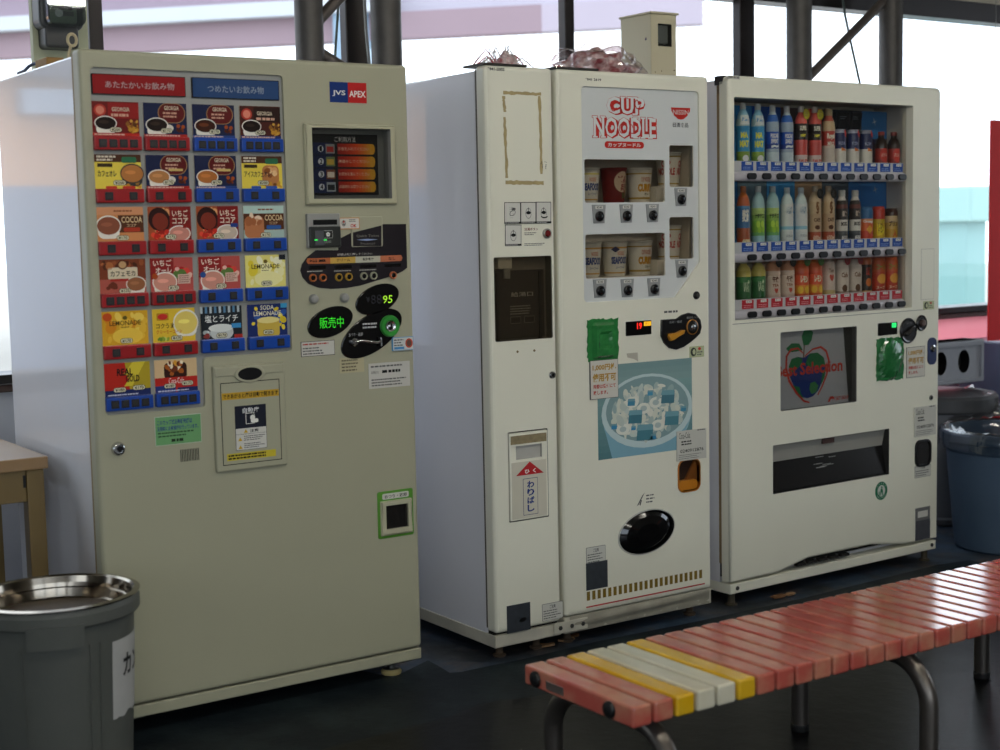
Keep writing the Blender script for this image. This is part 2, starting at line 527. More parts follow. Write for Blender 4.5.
        rec(0, 0, 1, 1, '#a3502c'); spots(b, X(0), Z(.0), X(.55), Z(1), ['#c8743e', '#7a2a18', '#e0a068', '#5a1c14', '#b8301e'], 30, W * .1, y, 6)
        b.flat(ell(X(.26), Z(.62), W * .25, H * .36, .5, 24), y - .0009, ink('#2e1410')); b.flat(ell(X(.28), Z(.56), W * .18, H * .26, .5, 24), y - .001, ink('#7d2f20'))
        spots(b, X(0), Z(.02), X(.5), Z(.35), ['#c0281c', '#e04a30', '#982015'], 16, W * .06, y - .0007, 61)
        rec(.5, 0, 1, 1, '#7e1e1c', .0011)
        tx('いちご', .56, .7, .93, .9, '#ead8c0', .02, .0014); tx('ココア', .56, .48, .93, .66, '#ead8c0', .02, .0014)
        cup(b, X(.72), Z(.2), W * .26, '#c98878' if k == 'berrycocoa' else '#c9b6a2', y - .0006, .7)
        rec(.8, .36, .98, .48, '#8a2018' if k == 'berrycocoa' else '#2a3f80', .0022, H * .03)
        price(b, X(.38), Z(.03), W * .26, H * .15, '¥170', y - .0006)
    elif k == 'mocha':
        rec(0, 0, 1, 1, '#7a3b22'); rec(0, .0, 1, .42, '#b0584a', .0003)
        spots(b, X(0), Z(.66), X(1), Z(1), ['#97512c', '#4a2314', '#b06a3c'], 22, W * .08, y, 12)
        rec(.18, .42, .82, .76, '#e3d3b4', .0006, H * .05); b.flat(ell(X(.5), Z(.84), W * .11, H * .14), y - .0007, ink('#5a2a18')); b.flat(ell(X(.5), Z(.84), W * .08, H * .1), y - .0009, ink('#c8a070'))
        tx('カフェモカ', .23, .5, .77, .66, '#2c1a14', .02); rec(.22, .36, .62, .43, '#a82c22', .0012)
        cup(b, X(.78), Z(.26), W * .22, '#96603e', y, .75); spots(b, X(.08), Z(.1), X(.4), Z(.36), ['#4a2015', '#6a2f1e'], 8, W * .07, y, 2)
        price(b, X(.4), Z(.0), W * .26, H * .15, '¥170', y)
    elif k in ('berryaulait', 'iceberryaulait'):
        rec(0, 0, 1, 1, '#b5504a'); rec(0, .38, .55, 1, '#8d2120', .0003)
        spots(b, X(.52), Z(.3), X(1), Z(.85), ['#b02020', '#d8453c', '#5b7a3a', '#e8b8a8'], 16, W * .1, y, 14)
        tx('いちご', .07, .76, .5, .95, '#f0dccb', .02); tx('オーレ', .12, .54, .5, .72, '#f0dccb', .02)
        b.flat(ell(X(.1), Z(.46), W * .07, H * .09), y - .0014, ink('#a8481c' if k == 'berryaulait' else '#2a4a8c'))
        cup(b, X(.33), Z(.28), W * .29, '#d0907e', y, .8); rec(.64, .22, .93, .5, '#d9b7a6', .0008); b.lines(X(.66), Z(.24), X(.92), Z(.48), 4, y - .0012, ink('#8a4a40'))
        price(b, X(.4), Z(.03), W * .26, H * .15, '¥170', y)
    elif k in ('lemon', 'icelemon'):
        rec(0, 0, 1, 1, '#dba62a' if k == 'lemon' else '#ebdf7d')
        spots(b, X(0), Z(0), X(1), Z(1), ['#e8b93c', '#d98a1e', '#f0cf5a'] if k == 'lemon' else ['#f3ecb0', '#e5cf3a', '#f7f3cf'], 26, W * .13, y, 21)
        if k == 'lemon': b.flat(ell(X(.12), Z(.84), W * .1, H * .12), y - .0012, ink('#c8501e'))
        else: rec(.84, .84, 1, 1, '#22252a', .0012)
        tx('LEMONADE', .16 if k == 'lemon' else .15, .58, .84, .72, '#453a18', .01); b.lines(X(.4), Z(.5), X(.62), Z(.55), 1, y - .0012, ink('#5a4a20'))
        b.flat(ell(X(.5), Z(.8), W * .05, H * .06), y - .0012, ink('#6a5a20'))
        b.flat(ell(X(.55), Z(.26), W * .33, H * .24), y - .0009, ink('#f0c84a' if k == 'lemon' else '#f4eca8'))
        price(b, X(.38), Z(.05), W * .27, H * .15, '¥170', y)
    elif k == 'corn':
        rec(0, 0, 1, 1, '#e3bf38'); cup(b, X(.78), Z(.56), W * .3, '#e8cf6a', y, 1.0)
        rec(.1, .66, .38, .88, '#b98a1e', .0006, H * .03); b.flat(ell(X(.24), Z(.77), W * .12, H * .09), y - .0008, ink('#c8302a'))
        tx('コクうま', .08, .42, .5, .57, '#3d2b12', .02); tx('クリーミーコーン', .08, .26, .68, .38, '#c04a1e', .02, .0016)
        spots(b, X(.08), Z(.02), X(.42), Z(.2), ['#8fa838', '#c8d070', '#6a8a2a'], 9, W * .06, y, 7)
        price(b, X(.42), Z(.04), W * .27, H * .15, '¥170', y)
    elif k == 'lychee':
        rec(0, 0, 1, 1, '#23282d')
        for i in range(9): rec(i / 9, .8, i / 9 + .055, 1, '#5b86a8' if i % 2 else '#b9c4c8', .0003)
        tx('塩とライチ', .1, .52, .9, .74, '#e8e8e4', .01)
        b.flat(rr(X(.22), Z(0), X(.78), Z(.42), W * .2), y - .0006, ink('#c9cdc8')); b.flat(ell(X(.48), Z(.34), W * .3, H * .12), y - .0008, ink('#e1e4de'))
        spots(b, X(.0), Z(.0), X(.25), Z(.3), ['#a8b4b2', '#8a3a34', '#d8dcd8'], 8, W * .08, y, 5)
        rec(.74, .32, .97, .46, '#3f8fc8', .0012); rec(.8, .0, 1, .12, '#a83028', .0012)
        price(b, X(.36), Z(.04), W * .27, H * .15, '¥170', y)
    elif k == 'soda':
        rec(0, 0, 1, 1, '#1d2d66'); spots(b, X(0), Z(0), X(1), Z(1), ['#e0c93c', '#f0e060', '#2f56a0', '#d8bf2a'], 18, W * .09, y, 31)
        tx('SODA', .33, .82, .67, .96, '#e9e4c8', .012); tx('LEMONADE', .16, .64, .84, .78, '#e9e4c8', .012, .0015)
        b.flat(rr(X(.25), Z(0), X(.8), Z(.55), W * .06), y - .0008, ink('#ceb04a')); b.flat(ell(X(.52), Z(.5), W * .28, H * .1), y - .001, ink('#e8d98c'))
        rec(.84, .86, 1, 1, '#3f9ac8', .0012); price(b, X(.38), Z(.05), W * .27, H * .15, '¥200', y - .0004)
    elif k == 'gold':
        rec(0, 0, 1, 1, '#b5281c'); b.flat([(X(.55), Z(.15)), (X(1), Z(.15)), (X(1), Z(1)), (X(.45), Z(1))], y - .0003, ink('#b09a28'))
        b.flat([(X(.62), Z(1)), (X(.9), Z(1)), (X(.6), Z(.3)), (X(.42), Z(.3)), (X(.62), Z(.66)), (X(.4), Z(.62))], y - .0004, ink('#d8c43a'))
        tx('REAL', .27, .62, .62, .83, '#1b1410', .03, .0013); tx('GOLD', .46, .42, .76, .62, '#1b1410', .03, .0013)
        rec(0, .0, 1, .2, '#1f2a5c', .0008); b.lines(X(.06), Z(.02), X(.94), Z(.1), 1, y - .0016, ink('#d0d0e0'))
        price(b, X(.18), Z(.13), W * .28, H * .15, '¥180', y); price(b, X(.6), Z(.16), W * .28, H * .15, '¥170', y)
    elif k == 'cola':
        rec(0, 0, 1, 1, '#d8b98c'); rec(0, 0, 1, .46, '#bb2a20', .0003)
        b.flat(rr(X(.22), Z(.4), X(.76), Z(.9), W * .1), y - .0004, ink('#341a12'))
        spots(b, X(.22), Z(.5), X(.76), Z(.98), ['#e0a03a', '#6a3018', '#f0d8b0', '#a85a20', '#f4e4c8'], 22, W * .08, y - .0002, 18)
        b.flat(rr(X(.0), Z(.4), X(1), Z(.46)), y - .0011, ink('#bb2a20'))
        tx('Coca-Cola', .32, .27, .68, .44, '#f0e6dc', -.002)
        rec(0, .0, .48, .22, '#2a3a78', .0008); rec(.52, 0, 1, .14, '#1f2a5c', .0008); b.lines(X(.06), Z(.02), X(.94), Z(.1), 1, y - .0016, ink('#d0d0e0'))
        price(b, X(.2), Z(.13), W * .28, H * .15, '¥180', y); price(b, X(.62), Z(.18), W * .28, H * .15, '¥170', y)

grid = [['hotA', 'hotB', 'iceB', 'iceA'], ['aulait', 'hotC', 'iceC', 'iceaulait'],
        ['cocoa', 'berrycocoa', 'iceberrycocoa', 'icecocoa'], ['mocha', 'berryaulait', 'iceberryaulait', 'icelemon'],
        ['lemon', 'corn', 'lychee', 'soda'], ['gold', 'cola']]
nbtn = [[4, 4, 4, 4], [2, 2, 2, 2], [2, 2, 2, 2], [4, 4, 2, 2], [2, 2, 2, 2], [4, 4]]
RED, BLUE = mat('#98191c', .3, var=.05, spec=.3, coat=.12), mat('#17439a', .3, var=.05, spec=.3, coat=.12)
for i, row in enumerate(grid):
    for j, k in enumerate(row):
        u0, u1 = cu[j]; zt = rz[i]; zb = zt - CARD_H
        b = MB(); b.plate(rr(u0, zb, u1, zt, .001), YC, dep, ink('#c8bfa8')); card_art(b, k, u0, zb, u1, zt, YC)
        b.build('picture_card', J)
        cold = (j >= 2 or i == 5)
        b = MB(); z1 = zb + .001; z0 = z1 - STRIP_H
        b.box(u0 - .002, u1 + .002, dep - .017, dep, z0, z1, BLUE if cold else RED, .003)
        st = b.build('button_strip', J)
        n = nbtn[i][j]; w = (u1 - u0); s = STRIP_H * .58
        for q in range(n):
            c = u0 + w * ((.17 + .22 * q) if n == 4 else (.25 + .52 * q))
            b = MB(); zc = (z0 + z1) / 2 - .001
            b.box(c - s / 2, c + s / 2, dep - .0195, dep - .016, zc - s / 2, zc + s / 2, DARK, .001)
            b.box(c - s * .3, c + s * .3, dep - .0199, dep - .019, zc - s * .3, zc + s * .3, mat('#2b2927', .5, var=.2, scale=90))
            b.build('button', st)

# ---- logo plate, instructions window
a = FJ.rect(329.3, 81.6, 366.6, 103.4); mu = FJ(347.7, 92)[0]
b = MB(); b.plate(rr(*a), -.001, 0, ink('#14306f')); b.flat(rr(mu, a[1], a[2], a[3]), -.0013, ink('#b5201f'))
b.text('JVS', *FJ.rect(332, 90, 345.3, 96.7), -.0016, INKW, .02); b.text('APEX', *FJ.rect(348.8, 90.6, 365.4, 97.6), -.0016, INKW, .02)
b.build('maker_plate', J)

IV = mat('#b5b296', .4)
o = FJ.rect(302.6, 123.2, 395.9, 204.4)
b = MB(); b.plate(rr(*o, .003), -.012, 0, IV, .006, holes=[(rr(*disp, .002), .04, PANEL)])
fr = b.build('instruction_frame', J)
s_ = FJ.rect(315.5, 133, 382.9, 194.6)
yb = .028
b = MB(); b.plate(rr(disp[0] - .003, disp[1] - .003, disp[2] + .003, disp[3] + .003), yb, yb + .004, mat('#6e6e6a', .4))
b.plate(rr(*s_), yb - .004, yb, ink('#17171c'))
W, H = s_[2] - s_[0], s_[3] - s_[1]
def S(a, c): return (s_[0] + W * a, s_[1] + H * c)
y = yb - .0045
b.text('ご利用方法', *S(.34, .87), *S(.66, .96), y, ink('#c9c8c4'))
for k in range(4):
    zt = .845 - k * .208; zb = zt - .175
    b.flat(rr(*S(.0, zb - .01), *S(.3, zt + .01)), y, ink('#15204a'))
    b.flat(ell(*S(.125, (zt + zb) / 2), W * .043), y - .0004, ink('#cfd2d8')); b.text('1234'[k], *S(.105, zb + .045), *S(.145, zt - .045), y - .0008, INKB, .03)
    b.flat(rr(*S(.2, zb + .01), *S(.335, zt - .01)), y - .0004, ink(['#8a8a88', '#6d7a50', '#7a4a34', '#98a0a4'][k]))
    b.flat(rr(*S(.215, zb + .035), *S(.32, zt - .05)), y - .0006, ink(['#a8302a', '#c0a040', '#d8cbb8', '#20242a'][k]))
    N = 12
    for q in range(N):
        t = q / (N - 1); c0, c1, c2 = (150, 26, 20), (205, 70, 26), (205, 150, 40)
        cc = [int(c0[i] + (c1[i] - c0[i]) * min(1, t * 1.8)) if t < .55 else int(c1[i] + (c2[i] - c1[i]) * (t - .55) / .45) for i in range(3)]
        x0, x1 = .38 + .54 * q / N, .38 + .54 * (q + 1) / N
        if q == N - 1: b.flat(ell(*S(.915, (zt + zb) / 2), W * .04, H * (zt - zb) / 2, 0, 20, -90, 90), y - .0004, ink('#%02x%02x%02x' % tuple(cc)))
        x1 = min(x1, .916)
        b.flat(rr(*S(x0, zb), *S(x1, zt)), y - .0004, ink('#%02x%02x%02x' % tuple(cc)))
    b.text(['お金を入れてください', '準備をしてください', 'お飲物を選んでください', 'お飲物をお取りください'][k], *S(.39, zb + .065), *S(.86, zt - .055), y - .0008, ink('#e3c5a8'))
b.build('instruction_sheet', J)
b = MB(); b.plate(rr(disp[0] + .001, disp[1] + .001, disp[2] - .001, disp[3] - .001), .004, .006, glass_mat('instruction_glass', '#f0f0ee', .05), back=True); b.build('instruction_glass', J)

# ---- banknote slot, reader and the dark control panel
def C5(x, y): return FJ(290 + x / 7.143, 190 + y / 7.143)
poly = [C5(*q) for q in ((345, 352), (435, 305), (650, 252), (665, 244), (826, 243), (835, 555), (800, 582), (735, 612), (640, 640), (500, 683), (400, 700), (290, 707), (200, 698), (130, 670), (88, 625), (72, 575), (84, 530), (120, 480), (182, 430), (345, 430))]
b = MB(); b.plate(poly, -.002, 0, mat('#1d181d', .35, var=.05))
y = -.0024
def q4(pts, h, yy=y): b.flat([C5(*p) for p in pts], yy, ink(h))
q4([(122, 488), (285, 484), (285, 526), (126, 528), (114, 508)], '#b0623a'); q4([(285, 484), (465, 476), (465, 520), (285, 526)], '#c3a04c')
q4([(465, 476), (642, 470), (642, 514), (465, 520)], '#b9b8a6'); q4([(642, 470), (790, 464), (801, 484), (792, 506), (642, 514)], '#c0704e')
for x0, x1, yy, t in ((133, 255, 505, '増量'), (330, 425, 499, 'クリーム'), (515, 595, 493, '砂糖'), (700, 750, 488, 'なし')):
    p, q = C5(x0, yy + 12), C5(x1, yy - 11); b.text(t, *p, *q, y - .0004, INKB, .02)
p, q = C5(335, 470), C5(585, 446); b.text('砂糖は先に押してください', *p, *q, y - .0004, ink('#c9c6c0'))
for x0, x1, yy in ((120, 258, 580), (312, 437, 577), (493, 615, 570)):
    p, q = C5(x0, yy + 8), C5(x1, yy - 8); b.lines(p[0], p[1], q[0], q[1], 1, y - .0004, ink('#b5b2ac'), .6)
ctrl = b.build('control_panel', J)
for x0, y0, x1, y1 in ((130, 540, 250, 568), (315, 535, 437, 563), (497, 529, 613, 556), (672, 523, 787, 550)):
    p, q = C5(x0, y1), C5(x1, y0)
    b = MB(); b.plate(rr(*p, *q, .001), -.0045, -.002, GLOSSB, .001); b.build('level_display', ctrl)
for x, yy, h in ((158, 628, '#b5622c'), (230, 627, '#b5622c'), (343, 623, '#c49a34'), (415, 620, '#c49a34'), (522, 615, '#aaa88f'), (592, 612, '#aaa88f'), (732, 609, '#c8714a')):
    c = C5(x, yy); R = .0115
    b = MB(); b.lathe([(R, 0), (R, .005), (R * .85, .0075), (R * .66, .006), (R * .62, .003)], mat(h, .3, coat=.4), (c[0], -.002, c[1]), 24, 'y', capt=False)
    b.lathe([(R * .62, 0), (R * .62, .0055), (R * .45, .0068)], GLOSSB, (c[0], -.002, c[1]), 20, 'y'); b.build('level_button', ctrl)

p, q = C5(117, 415), C5(343, 166)
b = MB(); zs = C5(0, 258)[1]
b.plate(rr(*p, *q, .003), -.012, 0, PANEL, .003)
p2, q2 = C5(152, 250), C5(320, 211); b.box(p2[0], q2[0], -.0135, -.011, p2[1], q2[1], BLACK)
p3, q3 = C5(124, 412), C5(342, 258); b.plate(rr(*p3, *q3, .003), -.018, -.01, mat('#2e302e', .3), .003)
p4, q4_ = C5(160, 395), C5(222, 290); b.plate(rr(*p4, *q4_), -.0188, -.0175, mat('#55565a', .25))
p5, q5 = C5(218, 345), C5(282, 289)
for r0 in (rr(*p5, *q5, .002),): b.flat(r0, -.0186, ink('#b8b8b4')); b.flat(inset(ccw(r0), .0012), -.0188, ink('#2e302e'))
cx, cz = (p5[0] + q5[0]) / 2, (p5[1] + q5[1]) / 2
for k in range(5): b.flat(ell(cx + .004 * math.cos(R_(90 + 72 * k)), cz + .004 * math.sin(R_(90 + 72 * k)), .0028), -.019, ink('#d8d8d4'))
b.text('1000', *C5(215, 380), *C5(272, 360), -.0186, ink('#8a8a88'))
b.build('banknote_slot', J)
for x in (165, 230):
    c = C5(x, 357); b = MB(); b.plate(rr(c[0] - .005, c[1] - .0015, c[0] + .005, c[1] + .0015, .001), -.0194, -.018, mat('#1fe04a', .4, emit=.9)); b.build('indicator_light', J)
p, q = C5(437, 408), C5(655, 188)
b = MB(); b.plate(rr(*p, *q, .004), -.004, 0, CREAM, .002)
poly2 = [C5(*t) for t in ((445, 304), (648, 253), (648, 400), (445, 402))]; b.flat(poly2, -.0043, mat('#1d181d', .35, var=.05))
b.text('Quick Ticket', *C5(470, 340), *C5(630, 316), -.0047, ink('#8d8a80')); b.text('Presented', *C5(500, 392), *C5(600, 372), -.0047, ink('#7d7a72'))
b.flat([C5(*t) for t in ((470, 356), (545, 349), (625, 353), (545, 363))], -.0047, ink('#9fb2dc'))
b.build('card_reader', J)
p, q = C5(348, 281), C5(488, 197)
b = MB(); b.plate(rr(*p, *q), -.0055, -.004, ink('#c8843a')); b.flat(inset(ccw(rr(*p, *q)), .002), -.0058, PAPER)
c = C5(377, 238); b.flat(ell(*c, .0065, .0085), -.006, INKB); b.flat(ell(*c, .005, .007), -.0062, PAPER); b.flat(ell(c[0], c[1] + .004, .003), -.0064, ink('#c04030')); b.flat(ell(c[0], c[1] - .003, .003), -.0064, INKG)
b.lines(*C5(415, 230), *C5(480, 206), 2, -.0062, INKG); b.text('OK', *C5(425, 268), *C5(468, 242), -.0062, ink('#b8352c'), .03)
b.build('sticker', J)

# ---- displays, coin plate, return lever
for x, yy in ((313, 298.8), (343.7, 297.7)):
    c = FJ(x, yy); b = MB(); b.lathe([(.0135, 0), (.0135, .008), (.011, .014), (.006, .0165)], PANEL, (c[0], 0, c[1]), 24, 'y'); b.build('knob', J)
def sx(v): return v * JW / 325.0     # photo pixels -> metres on this door
def tilted(px, py, a, c2, ang, h=.004, m=GLOSSB, name='display'):
    c = FJ(px, py); L = ell(c[0], c[1], a, c2, R_(ang), 48)
    b = MB(); b.plate(L, -h, 0, m, .0025); return b, c
b, c = tilted(377.0, 299.2, .0755, .041, 17)
b.text('¥', *FJ.rect(365.3, 296.8, 369, 302), -.0045, ink('#3a3a3e')); b.text('88', *FJ.rect(370, 295, 381, 303.5), -.0045, ink('#2c2c30'))
pd = b.build('price_display', J)
LIME = mat('#a0dc30', .5, emit=.6)
b = MB(); b.text('95', *FJ.rect(381.6, 295.6, 391.4, 302.8), -.0046, LIME, .0, skew=.1); b.build('lit_digits', pd)
b, c = tilted(330.0, 322.0, .0755, .0415, 16)
sd = b.build('status_display', J)
b = MB(); b.text('販売中', *FJ.rect(318.8, 317.6, 343.2, 327.2), -.0046, mat('#2fc824', .5, emit=.55), .0); b.build('lit_lettering', sd)
b, c = tilted(371.4, 333.4, .112, .0545, 27, .004, GLOSSB)
b.lines(*FJ(362, 329.3), *FJ(377, 321.5), 2, -.0046, ink('#b9b9b9'), .5); b.text('おつり・返却', *FJ.rect(348, 333, 362, 335.8), -.0046, ink('#b9b9b9'))
cp = b.build('coin_plate', J)
c = FJ(388.6, 325.9)
b = MB(); b.lathe([(.032, 0), (.032, .006), (.029, .010), (.019, .010), (.017, .006)], mat('#2f8a34', .35, coat=.4), (c[0], -.004, c[1]), 36, 'y', capt=False); b.build('coin_ring', cp)
b = MB(); b.lathe([(.019, 0), (.019, .006), (.015, .012), (.009, .010), (.004, .013)], CHROME, (c[0], -.004, c[1]), 28, 'y')
b.box(c[0] - .0015, c[0] + .0015, -.0185, -.01, c[1] - .009, c[1] + .009, BLACK); b.build('coin_slot', cp)
p0, p1 = FJ(353.2, 341.9), FJ(378.4, 341.2)
b = MB(); b.lathe([(.012, 0), (.012, .008), (.008, .013)], CHROME, (p0[0], -.004, p0[1]), 24, 'y')
b.tube([(p0[0], -.014, p0[1]), (p0[0] + .02, -.016, p0[1] + .003), ((p0[0] + p1[0]) / 2, -.017, p0[1] - .001), (p1[0] - .012, -.016, p1[1] - .002), (p1[0], -.015, p1[1])], .0042, CHROME, 10)
b.tube([(p1[0], -.015, p1[1] + .012), (p1[0] + .001, -.015, p1[1] - .014)], .003, CHROME, 8); b.build('return_lever', cp)

# ---- stickers
def sticker(F, P, x0, y0, x1, y1, h='#cfcdc4', border=None, y=-.001, name='sticker'):
    r = F.rect(x0, y0, x1, y1); b = MB(); b.plate(rr(*r), y, 0, ink(border or h))
    if border: b.flat(inset(ccw(rr(*r)), .0015), y - .0003, ink(h))
    return b, r
b, r = sticker(FJ, J, 300.6, 342.0, 334.8, 354.6, '#c9c7be', '#3a3a38'); w = r[2] - r[0]; h = r[3] - r[1]
b.lines(r[0] + w * .05, r[3] - h * .3, r[2] - w * .05, r[3] - h * .08, 1, -.0016, ink('#a8443c')); b.lines(r[0] + w * .05, r[1] + h * .08, r[0] + w * .72, r[3] - h * .36, 3, -.0016, INKG); b.build('sticker', J)
b, r = sticker(FJ, J, 339.4, 358.3, 364.2, 371.6, '#b8b08e'); b.lines(r[0] + .006, r[1] + .003, r[2] - .006, r[3] - .003, 4, -.0016, ink('#6a6450')); b.build('sticker', J)
b, r = sticker(FJ, J, 368.3, 363.9, 410, 385.4, '#c6c4bc'); w = r[2] - r[0]; h = r[3] - r[1]
b.lines(r[0] + w * .05, r[3] - h * .2, r[2] - w * .05, r[3] - h * .06, 1, -.0016, INKG); b.text('お問合せ', r[0] + w * .06, r[3] - h * .42, r[0] + w * .24, r[3] - h * .3, -.0016, INKB)
b.lines(r[0] + w * .32, r[3] - h * .46, r[2] - w * .05, r[3] - h * .24, 1, -.0016, INKB, .5); b.lines(r[0] + w * .06, r[1] + h * .06, r[2] - w * .06, r[3] - h * .6, 3, -.0016, INKG); b.build('sticker', J)
b, r = sticker(FJ, J, 391.4, 337.6, 412.4, 349.4, '#c9ccc8', '#5a9ac8', -.0068); w = r[2] - r[0]; h = r[3] - r[1]
b.lines(r[0] + w * .06, r[1] + h * .3, r[0] + w * .55, r[3] - h * .1, 3, -.0074, INKG); b.flat(rr(r[0] + w * .06, r[1] + h * .1, r[0] + w * .55, r[1] + h * .28), -.0074, ink('#4a8ac0'))
b.flat(ell(r[0] + w * .78, r[1] + h * .52, w * .18, h * .36), -.0074, ink('#c0503a')); b.flat(ell(r[0] + w * .78, r[1] + h * .52, w * .12, h * .25), -.0076, ink('#6a4a40')); b.build('sticker', J)
b, r = sticker(FJ, J, 154.2, 417.4, 201.8, 441.6, '#6da06a', '#b8c8b4'); w = r[2] - r[0]; h = r[3] - r[1]
b.text('このカップ式自動販売機は', r[0] + w * .05, r[3] - h * .3, r[0] + w * .8, r[3] - h * .12, -.0016, ink('#24407a'), .02); b.text('定期的に点検清掃を行っています。', r[0] + w * .05, r[3] - h * .5, r[0] + w * .93, r[3] - h * .34, -.0016, ink('#24407a'), .02)
b.lines(r[0] + w * .06, r[1] + h * .26, r[2] - w * .08, r[1] + h * .48, 2, -.0016, ink('#2c4a30')); b.lines(r[0] + w * .34, r[1] + h * .08, r[0] + w * .7, r[1] + h * .22, 1, -.0016, ink('#22301f'), .7); b.build('sticker', J)

# ---- lock, vent, cup door, coin return
c = FJ(118, 448.8)
b = MB(); b.lathe([(.019, 0), (.019, .003), (.016, .009), (.013, .011), (.012, .006)], CHROME, (c[0], 0, c[1]), 28, 'y'); b.lathe([(.008, 0), (.008, .008)], BLACK, (c[0] + .003, 0, c[1]), 16, 'y'); b.build('lock', J)
b = MB(); r = FJ.rect(180.2, 449.8, 200, 459.8); n = 12
for k in range(n):
    u = r[0] + (r[2] - r[0]) * k / n; b.plate(rr(u, r[1], u + (r[2] - r[0]) / n * .5, r[3]), -.0004, .002, BLACK)
b.build('vent', J)
o = FJ.rect(211.2, 366.5, 286.2, 464.2)
w, h = o[2] - o[0], o[3] - o[1]
b = MB(); b.plate(rr(*o, .004), -.012, 0, CREAM, .005)
b.plate([(o[0] + .004, o[3] - .006), (o[2] - .004, o[3] - .006), (o[2] - .004, o[3] - h * .1), (o[2] - w * .26, o[3] - h * .1), (o[2] - w * .36, o[3] - h * .15), (o[0] + w * .36, o[3] - h * .15), (o[0] + w * .26, o[3] - h * .1), (o[0] + .004, o[3] - h * .1)], -.015, -.011, CREAM, .002)
li = rr(o[0] + w * .085, o[1] + h * .06, o[2] - w * .085, o[3] - h * .16); b.flat(li, -.0124, INKB); b.flat(inset(ccw(li), .0022), -.0127, CREAM)
cd = b.build('cup_door', J)
c = FJ(249.6, 373.6, -.015)
b = MB(); b.plate(ell(c[0], c[1], .045, .025), -.018, -.012, CREAM, .003); b.plate(ell(c[0], c[1], .036, .0175), -.0186, -.0175, BLACK); b.build('finger_hole', cd)
r = (FJ(221.5, 394, -.012)[0], FJ(221.5, 400.6, -.012)[1], FJ(278.6, 394, -.012)[0], FJ(221.5, 393.6, -.012)[1])
b = MB(); b.plate(rr(*r), -.0134, -.012, ink('#c29a2e')); b.text('できあがると扉は自動で開きます', r[0] + .003, r[1] + .003, r[2] - .003, r[3] - .003, -.0138, INKB, .02); b.build('notice', cd)
r = FJ.rect(234.3, 406.5, 267, 447.4, -.012); w, h = r[2] - r[0], r[3] - r[1]
b = MB(); b.plate(rr(*r), -.0134, -.012, ink('#20222e')); b.flat(rr(r[0] + .001, r[1] + .001, r[2] - .001, r[1] + h * .49), -.0137, PAPER)
b.text('自動扉', r[0] + w * .25, r[3] - h * .17, r[0] + w * .78, r[3] - h * .05, -.0138, ink('#d0d0d0'), .02)
L = rr(r[0] + w * .34, r[1] + h * .58, r[0] + w * .62, r[1] + h * .83); b.flat(L, -.0137, INKW); b.flat(inset(ccw(L), .0015), -.0139, ink('#20222e'))
b.flat(ell(r[0] + w * .56, r[1] + h * .72, w * .08, h * .06), -.0141, INKW); b.flat(rr(r[0] + w * .5, r[1] + h * .6, r[0] + w * .74, r[1] + h * .69, .004), -.0141, INKW)
b.text('注意', r[0] + w * .46, r[1] + h * .385, r[0] + w * .74, r[1] + h * .46, -.0139, INKB, .02)
for uu, zz in ((.33, .385), (.14, .21), (.14, .03)):
    b.flat([(r[0] + w * (uu - .07), r[1] + h * zz), (r[0] + w * (uu + .07), r[1] + h * zz), (r[0] + w * uu, r[1] + h * (zz + .085))], -.0139, ink('#c8a32e'))
for zz in (.2, .03): b.lines(r[0] + w * .26, r[1] + h * zz, r[2] - w * .05, r[1] + h * (zz + .13), 3, -.0139, INKG)
b.flat(rr(r[0] + .001, r[1] + h * .355, r[2] - .001, r[1] + h * .362), -.0139, INKB); b.build('notice', cd)
r = (FJ(226.9, 455, -.012)[0], FJ(226.9, 461.4, -.012)[1], FJ(275.8, 455, -.012)[0], FJ(226.9, 454.3, -.012)[1])
b = MB(); b.plate(rr(*r), -.0134, -.012, ink('#c9b738')); b.lines(r[0] + .004, r[1] + .002, r[2] - .004, r[3] - .002, 2, -.0138, INKB, .6); b.build('notice', cd)

o = FJ.rect(376.9, 492.4, 413.6, 534.0); w, h = o[2] - o[0], o[3] - o[1]
hole = rr(o[0] + w * .19, o[1] + h * .2, o[0] + w * .81, o[1] + h * .7)
b = MB(); b.plate(rr(*o, .006), -.003, 0, mat('#56922f', .35, coat=.3), .002)
b.plate(rr(o[0] + w * .13, o[3] - h * .17, o[2] - w * .13, o[3] - h * .05, .004), -.0042, -.003, PAPER); b.text('おつり・返却', o[0] + w * .19, o[3] - h * .15, o[2] - w * .19, o[3] - h * .075, -.0046, INKB, .02)
cr = b.build('coin_return', J)
b = MB(); b.plate(rr(o[0] + w * .06, o[1] + h * .06, o[2] - w * .06, o[3] - h * .2, .003), -.012, -.003, IV, .006, holes=[(hole, .03, mat('#8d8b76', .5))])
b.build('frame', cr)
b = MB(); b.plate(inset(ccw(hole), -.002), -.004, -.003, mat('#1e1d1c', .2, coat=.5)); b.build('flap', cr)
# ================================================================== narrow hot-water cabinet and cup noodle machine
FW = Face(0, 0, 0)
WT = 1.840
uS = FW(552.5, 69)[0]          # right edge of the narrow door
uC = FW(556.5, 70)[0]          # left edge of the noodle door
WW = .9005
D = thing('hot_water_dispenser', 'narrow white hot water cabinet with a faded tape rectangle and a chopsticks box', 'dispenser', FW.o)
N = thing('noodle_vending_machine', 'white vending machine selling instant noodle cups, with red logo and oval pick-up door', 'vending machine', FW.o)
DOORZ = .091
def cabinet(root, u0, u1, seam=.06):
    b = MB(); b.box(u0 + .004, u1 - .004, seam, .75, .05, WT - .012, SIDE, .006); b.build('cabinet', root)
    b = MB(); b.box(u0 + .003, u1 - .003, seam - .014, seam - .001, DOORZ + .01, WT - .01, mat('#5d564a', .7)); b.build('door_gasket', root)
RUSTY = mat('#b5b1a2', .5, var=.25, scale=9, bump=.1)
cabinet(D, 0, uS)
